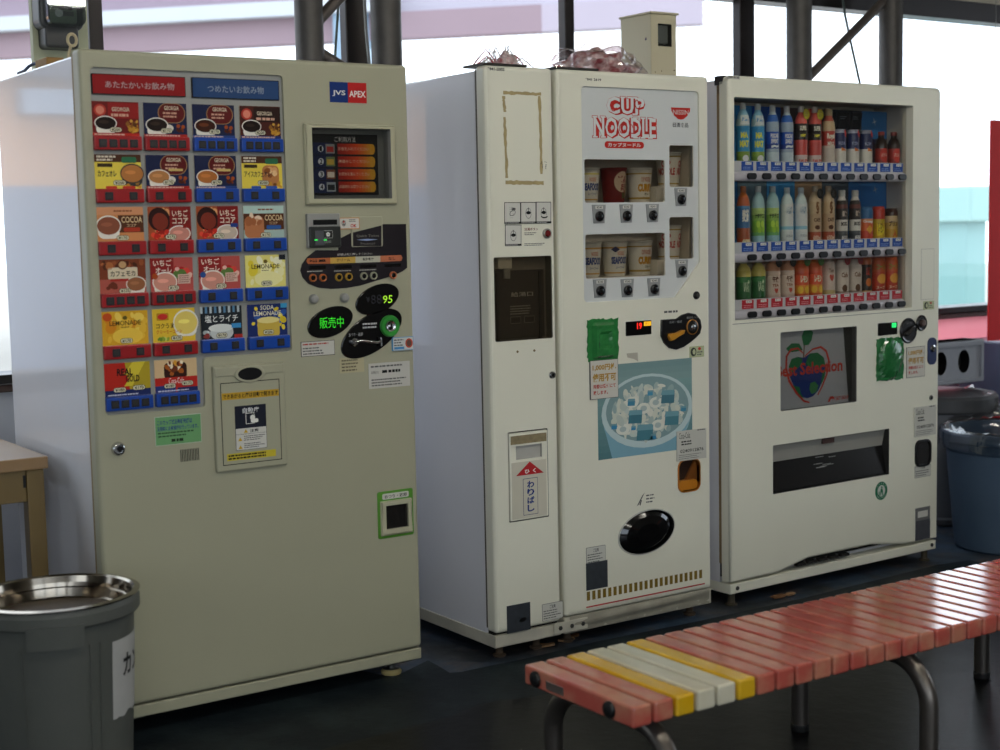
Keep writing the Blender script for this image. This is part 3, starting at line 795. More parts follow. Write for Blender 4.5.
# --- narrow cabinet
b = MB(); b.plate(rr(0, .0441, uS + .002, DOORZ - .008, .002), .006, .70, RUSTY, .003)
b.box(.004, uS - .004, .02, .05, DOORZ - .009, DOORZ + .004, SHADOWGAP); b.build('base_rail', D)
for u, v in ((.05, .06), (uS - .06, .06), (.05, .66), (uS - .06, .66)):
    b = MB(); b.lathe([(.02, 0), (.022, .008), (.012, .012), (.012, .046)], mat('#4a3c2e', .8, var=.4), (u, v, 0), 16); b.build('foot', D)
win = FW.rect(493.6, 257.5, 552.8, 338.0)
chp = FW.rect(507.6, 432.6, 548.9, 516.6)
b = MB(); b.plate(rr(0, DOORZ, uS, WT, .012), 0, .046, WHITE, .014, holes=[(rr(*win, .006), .035, mat('#6d6a60', .5)), (rr(*chp, .004), .006, INKG)]); dd = b.build('door', D)
# water outlet niche behind a smoky flap
w, h = win[2] - win[0], win[3] - win[1]
def wn(a, c, d, e): return rr(win[0] + w * a, win[1] + h * c, win[0] + w * d, win[1] + h * e)
b = MB(); b.flat(rr(*win), .034, mat('#77726a', .6)); b.plate(wn(.06, .02, .94, .84), .024, .034, mat('#45413c', .45), .002)
b.plate(wn(.12, .86, .36, .99), .014, .034, mat('#c9c7bc', .4), .003); b.plate(wn(.24, .74, .34, .86), .018, .03, mat('#8d8b84', .4), .003)
b.plate(wn(.1, .0, .14, .82), .02, .03, mat('#3a3834', .4)); b.plate(wn(.84, .0, .88, .82), .02, .03, mat('#3a3834', .4))
b.text('給湯口', win[0] + w * .36, win[1] + h * .52, win[0] + w * .74, win[1] + h * .575, .0236, ink('#d0cdc4'))
b.lines(win[0] + w * .34, win[1] + h * .3, win[0] + w * .74, win[1] + h * .42, 4, .0236, ink('#9a978f'))
for a in (.34, .58):
    L = wn(a, .2, a + .18, .28); b.flat(L, .0236, ink('#9a978f')); b.flat(inset(ccw(L), .001), .0234, ink('#45413c'))
b.build('outlet_niche', D)
b = MB(); b.plate(rr(win[0] + .001, win[1] + .001, win[2] - .001, win[3] - .001, .006), .004, .008, glass_mat('smoky_flap', '#e6e1d8', .06), back=True); b.build('smoky_flap', D)
# faded tape rectangle
TAPE = mat('#a8976a', .8, var=.25, scale=60)
g = random.Random(3)
def tape(x0, y0, x1, y1, wid, vert):
    a, c = FW(x0, y0), FW(x1, y1); n = 14; P, Q = [], []
    for i in range(n + 1):
        t = i / n; u = a[0] + (c[0] - a[0]) * t; z = a[1] + (c[1] - a[1]) * t
        j, k = g.uniform(-.0018, .0018), g.uniform(-.0018, .0018)
        if vert: P.append((u - wid / 2 + j, z)); Q.append((u + wid / 2 + k, z))
        else: P.append((u, z - wid / 2 + j)); Q.append((u, z + wid / 2 + k))
    b.plate(P + Q[::-1], -.0005, 0, TAPE)
b = MB(); tape(503.2, 92.5, 541, 94.3, .010, False); tape(503.4, 96, 504.6, 112, .010, True); tape(504.4, 117, 506.9, 178, .010, True)
tape(539.3, 96, 541.6, 174, .010, True); tape(505.5, 182.4, 543.6, 182.9, .012, False); b.build('tape_residue', D)
b = MB()
for i in range(9):
    c = FW(544 + g.uniform(-4, 3), 167 + g.uniform(-6, 3)); b.flat(ell(c[0], c[1], g.uniform(.001, .003), .0015, g.uniform(0, 3), 9), -.0006, ink('#3a3a38'))
b.build('scuff_mark', D)
b = MB(); b.text('*941-2002', *FW.rect(487.5, 67.0, 504.5, 71.2), -.0004, INKB, .03); b.build('stencil_number', D)
# instruction pictures
b = MB(); r = FW.rect(504.3, 202.6, 551, 246)
def dn(x, yy): return FW(480 + x / 4.17, 180 + yy / 4.17)
def cell(x0, y0, x1, y1, k):
    L = ccw([dn(x0, y0), dn(x1, y0), dn(x1, y1), dn(x0, y1)]); b.plate(L, -.0006, 0, INKB); b.flat(inset([(p[0], p[1]) for p in L], .002), -.0009, PAPER)
    c = dn((x0 + x1) / 2, (y0 + y1) / 2)
    if k == 0:
        b.flat(ell(c[0], c[1], .012, .008, .5), -.0012, INKG); b.flat(ell(c[0], c[1], .010, .006, .5), -.0014, PAPER); b.flat(ell(c[0] + .004, c[1] + .012, .008, .004), -.0012, INKG); b.lines(c[0] - .012, c[1] - .018, c[0] + .008, c[1] + .02, 6, -.0015, INKG, .1)
    else:
        b.flat(ell(c[0], c[1] - .002, .011, .016), -.0012, INKG); b.flat(ell(c[0], c[1] - .002, .0095, .0145), -.0014, PAPER); b.flat(ell(c[0], c[1], .009, .005), -.0016, INKB); b.flat(rr(c[0] - .001, c[1], c[0] + .001, c[1] + .016), -.0016, INKB)
    if k == 2: b.flat(ell(c[0] + .002, c[1] - .008, .015, .010, 0, 20, 200, 340), -.0017, INKB); b.flat(ell(c[0] + .002, c[1] - .005, .013, .009, 0, 20, 200, 340), -.0019, PAPER)
    p, q = dn(x0, y1 + 2), dn(x1, y1 - 8); b.flat(rr(p[0], p[1], q[0], q[1]), -.0018, INKB); b.lines(p[0] + .002, p[1], q[0] - .002, q[1], 1, -.002, ink('#a8a8a4'))
cell(101, 93, 169, 182, 0); cell(169, 92, 233, 181, 1); cell(233, 91, 296, 180, 2); cell(104, 186, 172, 274, 1)
b.text('給湯ボタン', *dn(185, 212), *dn(242, 198), -.0006, ink('#7a4a40'), .02); b.lines(*dn(185, 232), *dn(235, 216), 2, -.0006, INKG); b.lines(*dn(185, 276), *dn(285, 260), 2, -.0006, INKG)
b.build('instruction_pictures', D)
c = dn(277, 223); b = MB(); b.lathe([(.0155, 0), (.0155, .006), (.012, .008)], mat('#8d8b84', .3, .6), (c[0], 0, c[1]), 28, 'y'); b.lathe([(.011, 0), (.011, .007), (.008, .0105)], mat('#6a2020', .25, coat=.5), (c[0], -.002, c[1]), 24, 'y'); b.build('push_button', D)
for x, yy in ((517.6, 351.7), (534.4, 350.5)):
    c = FW(x, yy); b = MB(); b.lathe([(.004, 0), (.003, .002)], mat('#8a7a50', .4, .7), (c[0], 0, c[1]), 12, 'y'); b.build('screw', D)
c = FW(552.3, 375); b = MB(); b.lathe([(.012, 0), (.012, .004), (.009, .008)], CHROME, (c[0] - .002, 0, c[1]), 20, 'y'); b.lathe([(.005, 0), (.005, .0065)], BLACK, (c[0] - .002, -.002, c[1]), 12, 'y'); b.build('lock', D)
# chopsticks box
w, h = chp[2] - chp[0], chp[3] - chp[1]
def ch(a, c, d, e, r=0): return rr(chp[0] + w * a, chp[1] + h * c, chp[0] + w * d, chp[1] + h * e, r)
b = MB(); b.plate(ch(.02, .012, .98, .985, .003), -.004, .006, WHITE, .003, holes=[(ch(.18, .69, .83, .84), .009, mat('#a3a198', .5))])
b.flat(ch(.18, .69, .83, .84), .005, mat('#b0aea6', .5))
b.plate(ch(.05, .86, .95, .955), -.0046, -.004, mat('#8a7d5e', .8, var=.35, scale=70), 0)
b.plate(ch(.06, .03, .93, .66), -.0056, -.004, mat('#cac5b3', .5, var=.04), .001)
y = -.006
b.flat([(chp[0] + w * .16, chp[1] + h * .51), (chp[0] + w * .86, chp[1] + h * .51), (chp[0] + w * .51, chp[1] + h * .655)], y, ink('#b02a2e'))
b.text('ひ', chp[0] + w * .38, chp[1] + h * .525, chp[0] + w * .5, chp[1] + h * .57, y - .0004, INKW, .04); b.text('く', chp[0] + w * .58, chp[1] + h * .525, chp[0] + w * .66, chp[1] + h * .575, y - .0004, INKW, .04)
L = ch(.33, .06, .7, .47); b.flat(L, y, ink('#2c3a6a')); b.flat(inset(ccw(L), .0015), y - .0003, ink('#cac5b3'))
b.vtext('わりばし', chp[0] + w * .43, chp[1] + h * .09, chp[0] + w * .61, chp[1] + h * .445, y - .0006, ink('#20387a'), .035)
b.build('chopsticks_box', D)
r = FW.rect(506.6, 606.3, 530.4, 629); b = MB(); b.plate(rr(*r), -.0015, 0, mat('#30343a', .5, var=.3, scale=50)); b.flat(ell(r[0] + .06, r[1] + .035, .014, .007, .2, 12), -.0018, BLACK); b.build('rating_plate', D)
def outline_sticker(F, root, x0, y0, x1, y1, n=4):
    r = F.rect(x0, y0, x1, y1); b = MB(); L = rr(*r, .003); b.plate(L, -.0006, 0, INKG); b.flat(inset(ccw(L), .0012), -.0009, mat('#c9c8be', .45))
    w, h = r[2] - r[0], r[3] - r[1]; b.text('ご注意', r[0] + w * .36, r[3] - h * .32, r[0] + w * .64, r[3] - h * .1, -.0012, INKG, .02); b.lines(r[0] + w * .06, r[1] + h * .08, r[2] - w * .06, r[3] - h * .36, n, -.0012, INKG, .4)
    return b.build('sticker', root)
outline_sticker(FW, D, 541.9, 604.6, 563, 617.5)

# --- top things of the pair
HINGE = mat('#3a3834', .5, .5, var=.2)
b = MB(); b.box(.0, .16, .005, .12, WT, WT + .007, HINGE, .001); b.build('hinge_plate', D)
b = MB(); b.box(uC, uC + .17, .005, .12, WT, WT + .007, HINGE, .001); b.build('hinge_plate', N)

# --- noodle machine
NZ = .099
b = MB(); b.plate(rr(uC, .0441, WW, NZ - .002, .002), .004, .70, RUSTY, .003)
b.build('base_rail', N)
a, c = FW(600, 613), FW(700, 586)
b = MB(); g = random.Random(8)     # dented kick strip
Z0 = .047
nu = 26; V = []; Fc = []
for j in range(7):
    for i in range(nu):
        u = uC + .02 + (WW - uC - .03) * i / (nu - 1); t = i / (nu - 1)
        zz = Z0 + .050 * j / 6
        V.append((u, .0035 - .010 * math.exp(-((j - 3 - 2 * t) / 1.2) ** 2) * (math.sin(t * math.pi) ** .5 + .2) + g.uniform(-.0008, .0008), zz))
for j in range(6):
    for i in range(nu - 1): Fc.append((j * nu + i, j * nu + i + 1, (j + 1) * nu + i + 1, (j + 1) * nu + i))
b.add(V, Fc, mat('#8f8b7d', .45, var=.35, scale=14), True); b.build('dented_strip', N)
br = FW.rect(555.2, 628.5, 592.5, 620)
b = MB(); b.box(br[0] - .004, uC + .09, -.001, .003, .05, .088, RUSTY, .002)
for u in (br[0] + .02, uC + .025, uC + .07): b.lathe([(.0075, 0), (.0075, .003), (.004, .005)], mat('#3b3a38', .5, .6), (u, -.001, .069), 6, 'y', smooth=False)
b.build('joining_bracket', N)
for u, v in ((uC + .05, .06), (WW - .05, .06), (uC + .05, .66), (WW - .05, .66)):
    b = MB(); b.lathe([(.02, 0), (.022, .008), (.012, .012), (.012, .046)], mat('#4a3c2e', .8, var=.4), (u, v, 0), 16); b.build('foot', N)
NZ = .099
dl = [FW(*p) for p in ((581.3, 84.2), (698.7, 91.4), (700.2, 262), (675.6, 299.8), (584, 302.6))]
uL, uR = (dl[0][0] + dl[4][0]) / 2, (dl[1][0] + dl[2][0]) / 2
disp_loop = fillet([(uL, dl[4][1]), (dl[3][0], dl[4][1]), (uR, dl[2][1]), (uR, dl[1][1]), (uL, dl[1][1])], .014)
W1, W2, W3, W4 = FW.rect(585.6, 159, 666.4, 202), FW.rect(670.6, 145, 694.9, 187), FW.rect(586.5, 234.5, 666.8, 275.5), FW.rect(670.7, 217.2, 695.1, 258.5)
holesW = [rr(*w_, .008) for w_ in (W1, W2, W3, W4)]
ov = FW(646.8, 531.8); oval = ell(ov[0], ov[1], .119, .0705, .12, 56)
cr_ = rr(*FW.rect(678.4, 461.5, 699.4, 489), .024)
b = MB(); b.plate(rr(uC, NZ, WW, WT, .012), 0, .05, WHITE, .014, holes=[(disp_loop, .007, WHITE), (oval, .04, BLACK), (cr_, .04, mat('#a8651e', .4, coat=.3))]); b.build('door', N)
DISP = mat('#d2d5d3', .25, var=.02, coat=.5)
WIN_WALL = mat('#dcd6c8', .5)
b = MB(); b.plate(inset(ccw(disp_loop), -.003), .007, .012, DISP, 0, holes=[(h_, .005, WIN_WALL) for h_ in holesW]); dp = b.build('display_panel', N)
# cabinet with the lit-through display cavity behind the four windows
NICHE = mat('#dcd5c8', .5, var=.04)
cav = (uL + .006, W3[1] - .02, WW - .03, W2[3] + .02)
CY0, CY1 = .056, .21
b = MB(); b.plate(rr(uC + .004, .05, WW - .004, WT - .012, .006), .06, .75, SIDE, 0, holes=[(rr(*cav), CY1 - .06, NICHE)]); b.flat(rr(*cav), CY1, NICHE)
b.flat(rr(uC + .004, WT - .0121, WW - .004, WT - .012), .06, SIDE); b.build('cabinet', N)
b = MB(); b.box(uC + .003, uC + .009, .046, .0595, NZ, WT - .01, SHADOWGAP); b.box(WW - .009, WW - .003, .046, .0595, NZ, WT - .01, SHADOWGAP); b.build('door_gasket', N)
GL = glass_mat('display_glass', '#f2f0ec', .06)
for w_ in (W1, W2, W3, W4):
    b = MB(); b.plate(rr(w_[0] - .001, w_[1] - .001, w_[2] + .001, w_[3] + .001, .008), .0122, .0138, GL, back=True); b.build('display_glass', N)
CUPY = .105
def cz(py, dep=CUPY): return FW(640, py, dep)[1]
sA, sB = FW(613, 203.0, CUPY - .03)[1], FW(613, 276.5, CUPY - .03)[1]
lA, lB = FW(668, 186.5, CUPY - .03)[1], FW(668, 259.5, CUPY - .03)[1]
uP0, uP1 = FW(668.3, 172, CUPY)[0] + .0485, cav[2]
for zt, lt, top in ((sA, lA, W2[3] + .018), (sB, lB, W4[3] + .006)):
    b = MB(); b.box(cav[0], cav[2], .062, CY1, zt - .012, zt, NICHE, .001); b.build('display_shelf', N)
    ul = FW(654.2, 195, .075)[0]
    b = MB(); b.box(ul, cav[2], .064, CY1, zt + .0005, lt, mat('#e2dccc', .5), .002); b.build('ledge', N)
    b = MB(); b.box(uP0, uP1, .058, CY1, lt + .0005, top, mat('#dcd2be', .5), .004); b.build('side_block', N)

WCUP, GOLDB = ink('#d9d4c6'), ink('#b0924a')
def noodle_cup(u, dep, z, kind, label, grp=None):
    t = thing('noodle_cup', label, 'noodle cup', (u, dep, z + .0006), 0, grp)
    r0, r1, h = .0345, .0440, .115
    R = lambda zz: r0 + (r1 - r0) * zz / h
    base = {'sea': WCUP, 'curry': WCUP, 'plain': WCUP, 'udon': ink('#6e1a1a')}[kind]
    bands = {'sea': [(0, 0), (.008, .008), (.012, .012), (.082, .082), (.087, .087), (.098, .098)], 'curry': [(0, 0), (.010, .010), (.016, .016), (.084, .084), (.088, .088), (.098, .098)],
             'plain': [(0, 0), (.006, .006), (.010, .010), (.088, .088), (.092, .092), (.098, .098)], 'udon': [(0, 0), (.02, .02), (.04, .04), (.06, .06), (.08, .08), (.098, .098)]}[kind]
    bm_ = {'sea': [base, ink('#c99a50'), base, ink('#c99a50'), base], 'curry': [base, GOLDB, base, GOLDB, base], 'plain': [base, GOLDB, base, GOLDB, base], 'udon': [base] * 5}[kind]
    if kind == 'sea' and 'pale yellow' in label: bm_[3] = ink('#d8cf7a')
    b = MB(); b.lathe([(R(z_ * h / .104), z_ * h / .104) for z_, _ in bands], bm_, n=32, capt=False)
    wr = (0, 0, R, -.32)
    def T(tx, a, z0, c, z1, hcol, bold=.02): b.text(tx, a * .04, z0 * h / .104, c * .04, z1 * h / .104, 0, ink(hcol), bold, wrap=wr, lift=.0004)
    if kind == 'sea':
        T('SEAFOOD', -.6, .036, .9, .058, '#22407f', .05); T('NOODLE', -.1, .062, .5, .074, '#c9836a', .03); T('シーフード', -.2, .022, .6, .03, '#2f4f94', .03)
        if 'crest' in label: b.text('◆', -.026, .078, .004, .098, 0, ink('#3a3a5a'), .02, wrap=wr)
    elif kind == 'curry':
        T('CURRY', -.45, .032, .95, .056, '#c08a1c', .07); T('CUP NOODLE', -.2, .062, .7, .076, '#b9705c', .03); T('カレー', .1, .022, .7, .029, '#3a3a3a', .03)
    elif kind == 'plain':
        T('CUP', -1.0, .058, -.2, .078, '#b53a36', .04); T('NOODLE', -1.3, .034, .2, .056, '#b53a36', .04); T('CUP', .55, .058, 1.2, .078, '#b53a36', .04); T('NOODLE', .4, .034, 1.6, .056, '#b53a36', .04)
    else:
        b.text('●', -.012, .034, .05, .102, 0, ink('#b9a48c'), 0, wrap=wr); T('どん', .0, .058, 1.0, .08, '#7a1f1c', .05); T('兵衛', .25, .034, 1.05, .056, '#7a1f1c', .05); T('天ぷら', .4, .012, .75, .03, '#3f6a3a', .05); T('そば', .8, .02, 1.2, .048, '#b8882a', .06)
    b.build('cup_body', t)
    b = MB(); b.lathe([(r1 - .001, h - .006), (r1 + .0018, h - .005), (r1 + .0018, h - .0015), (r1 - .002, h), (.001, h + .0002)], WCUP if kind != 'udon' else ink('#7b2420'), n=32, capb=False); b.build('cup_lid', t)
    return t
def cu_(px, py): return FW(px, py, CUPY)[0]
G = 'instant noodle cups shown in the noodle machine'
noodle_cup(cu_(586.5, 185), CUPY, sA, 'sea', 'white seafood noodle cup with pale yellow band, beside the dark red cup', G)
noodle_cup(cu_(613.5, 185), CUPY, sA, 'udon', 'dark red noodle cup with round emblem in the upper display window', G)
noodle_cup(cu_(639, 185), CUPY, sA, 'curry', 'white noodle cup reading CURRY in the upper display row, right of the dark red cup', G)
noodle_cup(cu_(668.3, 172), CUPY, lA, 'plain', 'white noodle cup with red lettering on the upper raised ledge at the right', G)
noodle_cup(cu_(588.5, 258), CUPY, sB, 'sea', 'white seafood noodle cup at the far left of the lower display row, half hidden', G)
noodle_cup(cu_(614.5, 258), CUPY, sB, 'sea', 'white noodle cup with blue SEAFOOD lettering and crest fully shown in the lower window', G)
noodle_cup(cu_(639.5, 258), CUPY, sB, 'curry', 'white noodle cup reading CURRY in the lower display row, beside the seafood cup', G)
noodle_cup(cu_(668.6, 243), CUPY, lB, 'plain', 'white noodle cup with red lettering on the lower raised ledge at the right', G)

# --- printing on the display panel
yp = .007 - .0005
b = MB()
lc = ink('#b72a22')
for t_, r_ in (('CUP', (607.5, 96, 646, 115)), ('NOODLE', (594.5, 116, 657.5, 138.5))):
    q = FW.rect(*r_)
    b.text(t_, q[0] + .002, q[1] - .003, q[2] + .003, q[3] - .001, yp, lc, .125)
    b.text(t_, q[0], q[1], q[2], q[3], yp - .0003, lc, .105)
    b.text(t_, q[0] + .001, q[1] + .001, q[2] - .001, q[3] - .001, yp - .0006, mat('#d2d5d3', .3), .022)
    w, h = q[2] - q[0], q[3] - q[1]
    for (fa, fz) in ([(.17, .5), (.80, .68)] if t_ == 'CUP' else [(.255, .5), (.44, .5), (.60, .5)]):
        P_ = [Vector((q[0] + w * fa + (.0035 + .0013 * s_) * math.cos(s_ * .75), q[1] + h * fz + (.005 + .0022 * s_) * math.sin(s_ * .75))) for s_ in range(0, 9)]
        for i in range(8):
            t = (P_[i + 1] - P_[i]).normalized(); nn = Vector((-t.y, t.x)) * .0016
            b.flat([tuple(P_[i] + nn), tuple(P_[i + 1] + nn), tuple(P_[i + 1] - nn), tuple(P_[i] - nn)], yp - .0009, lc)
    for fa in ([.42, .60, .73] if t_ == 'CUP' else [.02, .145, .66, .78, .90]):
        for zz in ((q[3] - .004, q[3] + .001), (q[1] - .001, q[1] + .004)):
            if t_ == 'CUP' and fa < .7 and zz[0] < q[1] + h * .5: continue
            b.flat(rr(q[0] + w * fa - .011, zz[0] - .0015, q[0] + w * fa + .013, zz[1] + .0015), yp - .0004, lc); b.flat(rr(q[0] + w * fa - .009, zz[0], q[0] + w * fa + .011, zz[1]), yp - .0007, mat('#d2d5d3', .3))
q = FW.rect(605.8, 141, 645.3, 148.6); b.flat(rr(*q, .012), yp, lc); w = q[2] - q[0]; h = q[3] - q[1]
b.text('カップヌードル', q[0] + w * .08, q[1] + h * .2, q[2] - w * .08, q[3] - h * .2, yp - .0004, mat('#d0d0cc', .4), .03)
b.build('brand_lettering', dp)
b = MB(); q = FW.rect(672.3, 107.2, 691.6, 119.8); w, h = q[2] - q[0], q[3] - q[1]
b.flat([(q[0], q[3]), (q[0] + w * .02, q[3] - h * .3), (q[0] + w * .16, q[3] - h * .68), (q[0] + w * .36, q[1] + h * .04), (q[0] + w * .5, q[1]), (q[0] + w * .64, q[1] + h * .04), (q[0] + w * .84, q[3] - h * .68), (q[0] + w * .98, q[3] - h * .3), (q[2], q[3])], yp, lc)
b.text('NISSIN', q[0] + w * .1, q[1] + h * .42, q[2] - w * .1, q[3] - h * .18, yp - .0004, mat('#d0d0cc', .4), .0)
b.text('日清食品', *FW.rect(674.2, 122.2, 689.6, 127.4), yp, INKB, .01); b.build('maker_emblem', dp)
b = MB(); b.text('*041 2619', *FW.rect(585.3, 77.8, 601, 81.2), -.0004, INKB, .03); b.build('stencil_number', N)
TAB = mat('#8f9190', .3, coat=.3)
for x, yy in ((600, 214), (627.4, 213.5), (653.6, 213), (682, 197), (601, 288.5), (628.4, 288), (655, 287), (682.9, 268.6)):
    c = FW(x, yy); hw, hh = .0275, .0295
    b = MB(); b.plate([(c[0] - hw * .8, c[1] - hh), (c[0] + hw * .8, c[1] - hh), (c[0] + hw, c[1] + hh), (c[0] - hw, c[1] + hh)], .004, .007, TAB, .001)
    b.plate(rr(c[0] - hw * .55, c[1] + hh * .55, c[0] + hw * .55, c[1] + hh * .88), .0034, .004, PAPER); b.text('¥240', c[0] - hw * .4, c[1] + hh * .6, c[0] + hw * .4, c[1] + hh * .84, .003, INKB, .01)
    tb = b.build('selection_tab', N)
    b = MB(); b.lathe([(.0165, 0), (.0165, .006), (.0125, .009), (.011, .005)], BLACK, (c[0], .004, c[1] - hh * .25), 24, 'y', capt=False); b.lathe([(.0115, 0), (.0115, .007), (.006, .0085)], mat('#161617', .15, coat=.6), (c[0], .004, c[1] - hh * .25), 20, 'y'); b.build('button', tb)
c = FW(696.1, 295.3); b = MB(); b.lathe([(.0135, 0), (.0135, .004), (.010, .008)], BLACK, (c[0], 0, c[1]), 20, 'y'); b.lathe([(.007, 0), (.007, .0095)], CHROME, (c[0], 0, c[1]), 14, 'y'); b.build('lock', N)

# --- payment row
def taped_bill(F, root, x0, y0, x1, y1, rnd_):
    """banknote slot covered with crinkled green tape"""
    r = F.rect(x0, y0, x1, y1); w, h = r[2] - r[0], r[3] - r[1]
    g = random.Random(5); V = []; Fc = []; n = 15
    for j in range(n):
        for i in range(n):
            a, c = i / (n - 1), j / (n - 1)
            d = .0015 + g.uniform(0, .0022)
            if rnd_: d += .022 * max(0, 1 - ((a - .52) / .42) ** 2 - ((c - .52) / .5) ** 2) ** .5
            else: d += .014 * (1 if (.2 < a < .82 and .12 < c < .92) else 0) - .009 * (1 if (.32 < a < .7 and .35 < c < .7) else 0)
            e = g.uniform(-.003, .003) if i in (0, n - 1) or j in (0, n - 1) else 0
            V.append((r[0] + w * a + e, -d, r[1] + h * c + e))
    for j in range(n - 1):
        for i in range(n - 1): Fc.append((j * n + i, j * n + i + 1, (j + 1) * n + i + 1, (j + 1) * n + i))
    b = MB(); b.add(V, Fc, mat('#2b7a3c' if not rnd_ else '#256b38', .25, var=.3, scale=25, coat=.5), False)
    rim = [i for i in range(n)] + [(j + 1) * n - 1 for j in range(1, n)] + [n * n - 1 - i for i in range(1, n)] + [(n - 1 - j) * n for j in range(1, n - 1)]
    P = [V[i] for i in rim]; k = len(P)
    b.add(P + [(p[0], 0, p[2]) for p in P], [(i, k + i, k + (i + 1) % k, (i + 1) % k) for i in range(k)], mat('#256b38', .3))
    return b.build('taped_banknote_slot', root)
taped_bill(FW, N, 587, 320, 618, 360, False)
q = FW.rect(625.5, 321.8, 651, 334.2); w, h = q[2] - q[0], q[3] - q[1]
b = MB(); b.plate(rr(*q, .002), -.003, 0, GLOSSB, .001); pdp = b.build('price_display', N)
b = MB(); b.text('19', q[0] + w * .42, q[1] + h * .42, q[0] + w * .62, q[1] + h * .88, -.0036, mat('#ff2418', .5, emit=.8), .04); b.build('lit_digits', pdp)
b = MB(); b.plate(rr(q[0] + w * .7, q[1] + h * .62, q[0] + w * .98, q[1] + h * .92), -.0036, -.003, mat('#f0b020', .5, emit=.8)); b.text('売切', q[0] + w * .74, q[1] + h * .66, q[0] + w * .94, q[1] + h * .88, -.004, ink('#5a3a08')); b.build('sold_out_light', pdp)
def c4(x, yy): return FW(570 + x / 4.167, 300 + yy / 4.167)
body = [c4(*p) for p in ((377, 82), (440, 78), (462, 62), (490, 53), (520, 58), (540, 82), (545, 112), (538, 140), (520, 158), (500, 175), (470, 196), (440, 207), (410, 200), (388, 178), (376, 150))]
b = MB(); b.plate(body, -.007, 0, mat('#121113', .3, coat=.3), .003)
b.text('返却・確認', *c4(408, 98), *c4(460, 84), -.0076, ink('#9a9a9a')); b.text('硬貨投入口', *c4(480, 78), *c4(525, 66), -.0076, ink('#9a9a9a')); cpn = b.build('coin_plate', N)
c = c4(502, 112)
b = MB(); b.lathe([(.0255, 0), (.0255, .004), (.023, .005)], mat('#a8702c', .3, .3), (c[0], -.007, c[1]), 30, 'y', capt=False); b.lathe([(.023, 0), (.023, .004), (.014, .007), (.009, .006)], mat('#2a2826', .25, .4), (c[0], -.007, c[1]), 26, 'y'); b.lathe([(.009, 0), (.009, .008), (.005, .0095)], CHROME, (c[0], -.007, c[1]), 16, 'y'); b.build('coin_slot', cpn)
b = MB(); b.plate([c4(*p) for p in ((399, 152), (405, 140), (430, 137), (455, 124), (466, 124), (462, 140), (440, 152), (420, 166), (406, 170))], -.020, -.008, mat('#c08426', .35, coat=.3), .004); b.build('return_lever', cpn)
b = MB(); b.lines(*FW.rect(664, 310, 682, 313), 1, -.0004, INKG, .5); b.build('small_print', N)
def eco_sticker(F, root, x0, y0, x1, y1):
    b, r = sticker(F, root, x0, y0, x1, y1, '#b9bf98', '#a9b07a'); w, h = r[2] - r[0], r[3] - r[1]
    b.flat(ell(r[0] + w * .26, r[1] + h * .5, w * .2, h * .4), -.0016, ink('#3a4038')); b.flat(ell(r[0] + w * .3, r[1] + h * .5, w * .1, h * .25), -.0018, ink('#b9bf98'))
    b.flat(ell(r[0] + w * .68, r[1] + h * .76, w * .1, h * .14), -.0016, ink('#b83a34')); b.lines(r[0] + w * .52, r[1] + h * .12, r[2] - w * .08, r[1] + h * .56, 2, -.0016, INKG); return b.build('sticker', root)
eco_sticker(FW, N, 689.4, 346.8, 703.8, 356.4)
a = [FW(*p) for p in ((626.5, 353.5), (637.5, 352.5), (638, 361.5), (634, 359), (627.5, 357.5))]
b = MB(); b.plate(a, -.0006, 0, mat('#b5b0a0', .5, var=.15)); b.build('tape_scrap', N)
def notice_1000(F, root, x0, y0, x1, y1, y=-.002):
    b, r = sticker(F, root, x0, y0, x1, y1, '#cbc8bd', '#4a4a48', y); w, h = r[2] - r[0], r[3] - r[1]
    b.text('1,000円札', r[0] + w * .08, r[3] - h * .28, r[2] - w * .08, r[3] - h * .1, y - .0007, ink('#a9812c'), .035); b.text('使用不可', r[0] + w * .08, r[3] - h * .56, r[2] - w * .08, r[3] - h * .34, y - .0007, ink('#a9812c'), .035)
    b.text('両替は受付にて', r[0] + w * .1, r[1] + h * .27, r[2] - w * .1, r[1] + h * .38, y - .0007, ink('#b0403a'), .03); b.text('致します。', r[0] + w * .1, r[1] + h * .11, r[0] + w * .62, r[1] + h * .22, y - .0007, ink('#b0403a'), .03)
    b.build('notice', root)
# --- picture of a steaming cup, faded to blue
q = FW.rect(597.1, 366, 692.2, 447.8); w, h = q[2] - q[0], q[3] - q[1]
def Q(a, c): return (q[0] + w * a, q[1] + h * c)
def Qe(a, c, ra, rc, rot=0, n=30):
    L = ell(*Q(a, c), w * ra, h * rc, rot, n); return [(min(max(p[0], q[0]), q[2]), min(max(p[1], q[1]), q[3])) for p in L]
b = MB(); y = -.0008; b.plate(rr(*q), y, 0, ink('#6d8f8f'))
N_ = 14
for k in range(N_):
    t = k / N_; cc = (int(128 - 58 * abs(t - .15)), int(158 - 50 * abs(t - .2)), int(156 - 40 * abs(t - .2)))
    b.flat(rr(*Q(0, 1 - t - 1 / N_), *Q(1, 1 - t)), y - .0002, ink('#%02x%02x%02x' % cc))
b.flat(Qe(.52, .42, .47, .45), y - .0004, ink('#8fb3ba')); b.flat([Q(.06, .34), Q(.97, .34), Q(.86, .0), Q(.14, .0)], y - .0005, ink('#7ba6b5'))
b.flat(Qe(.52, .47, .485, .40), y - .0006, ink('#b9cccc')); b.flat(Qe(.52, .49, .44, .35), y - .0008, ink('#7f9a9b'))
g = random.Random(11)
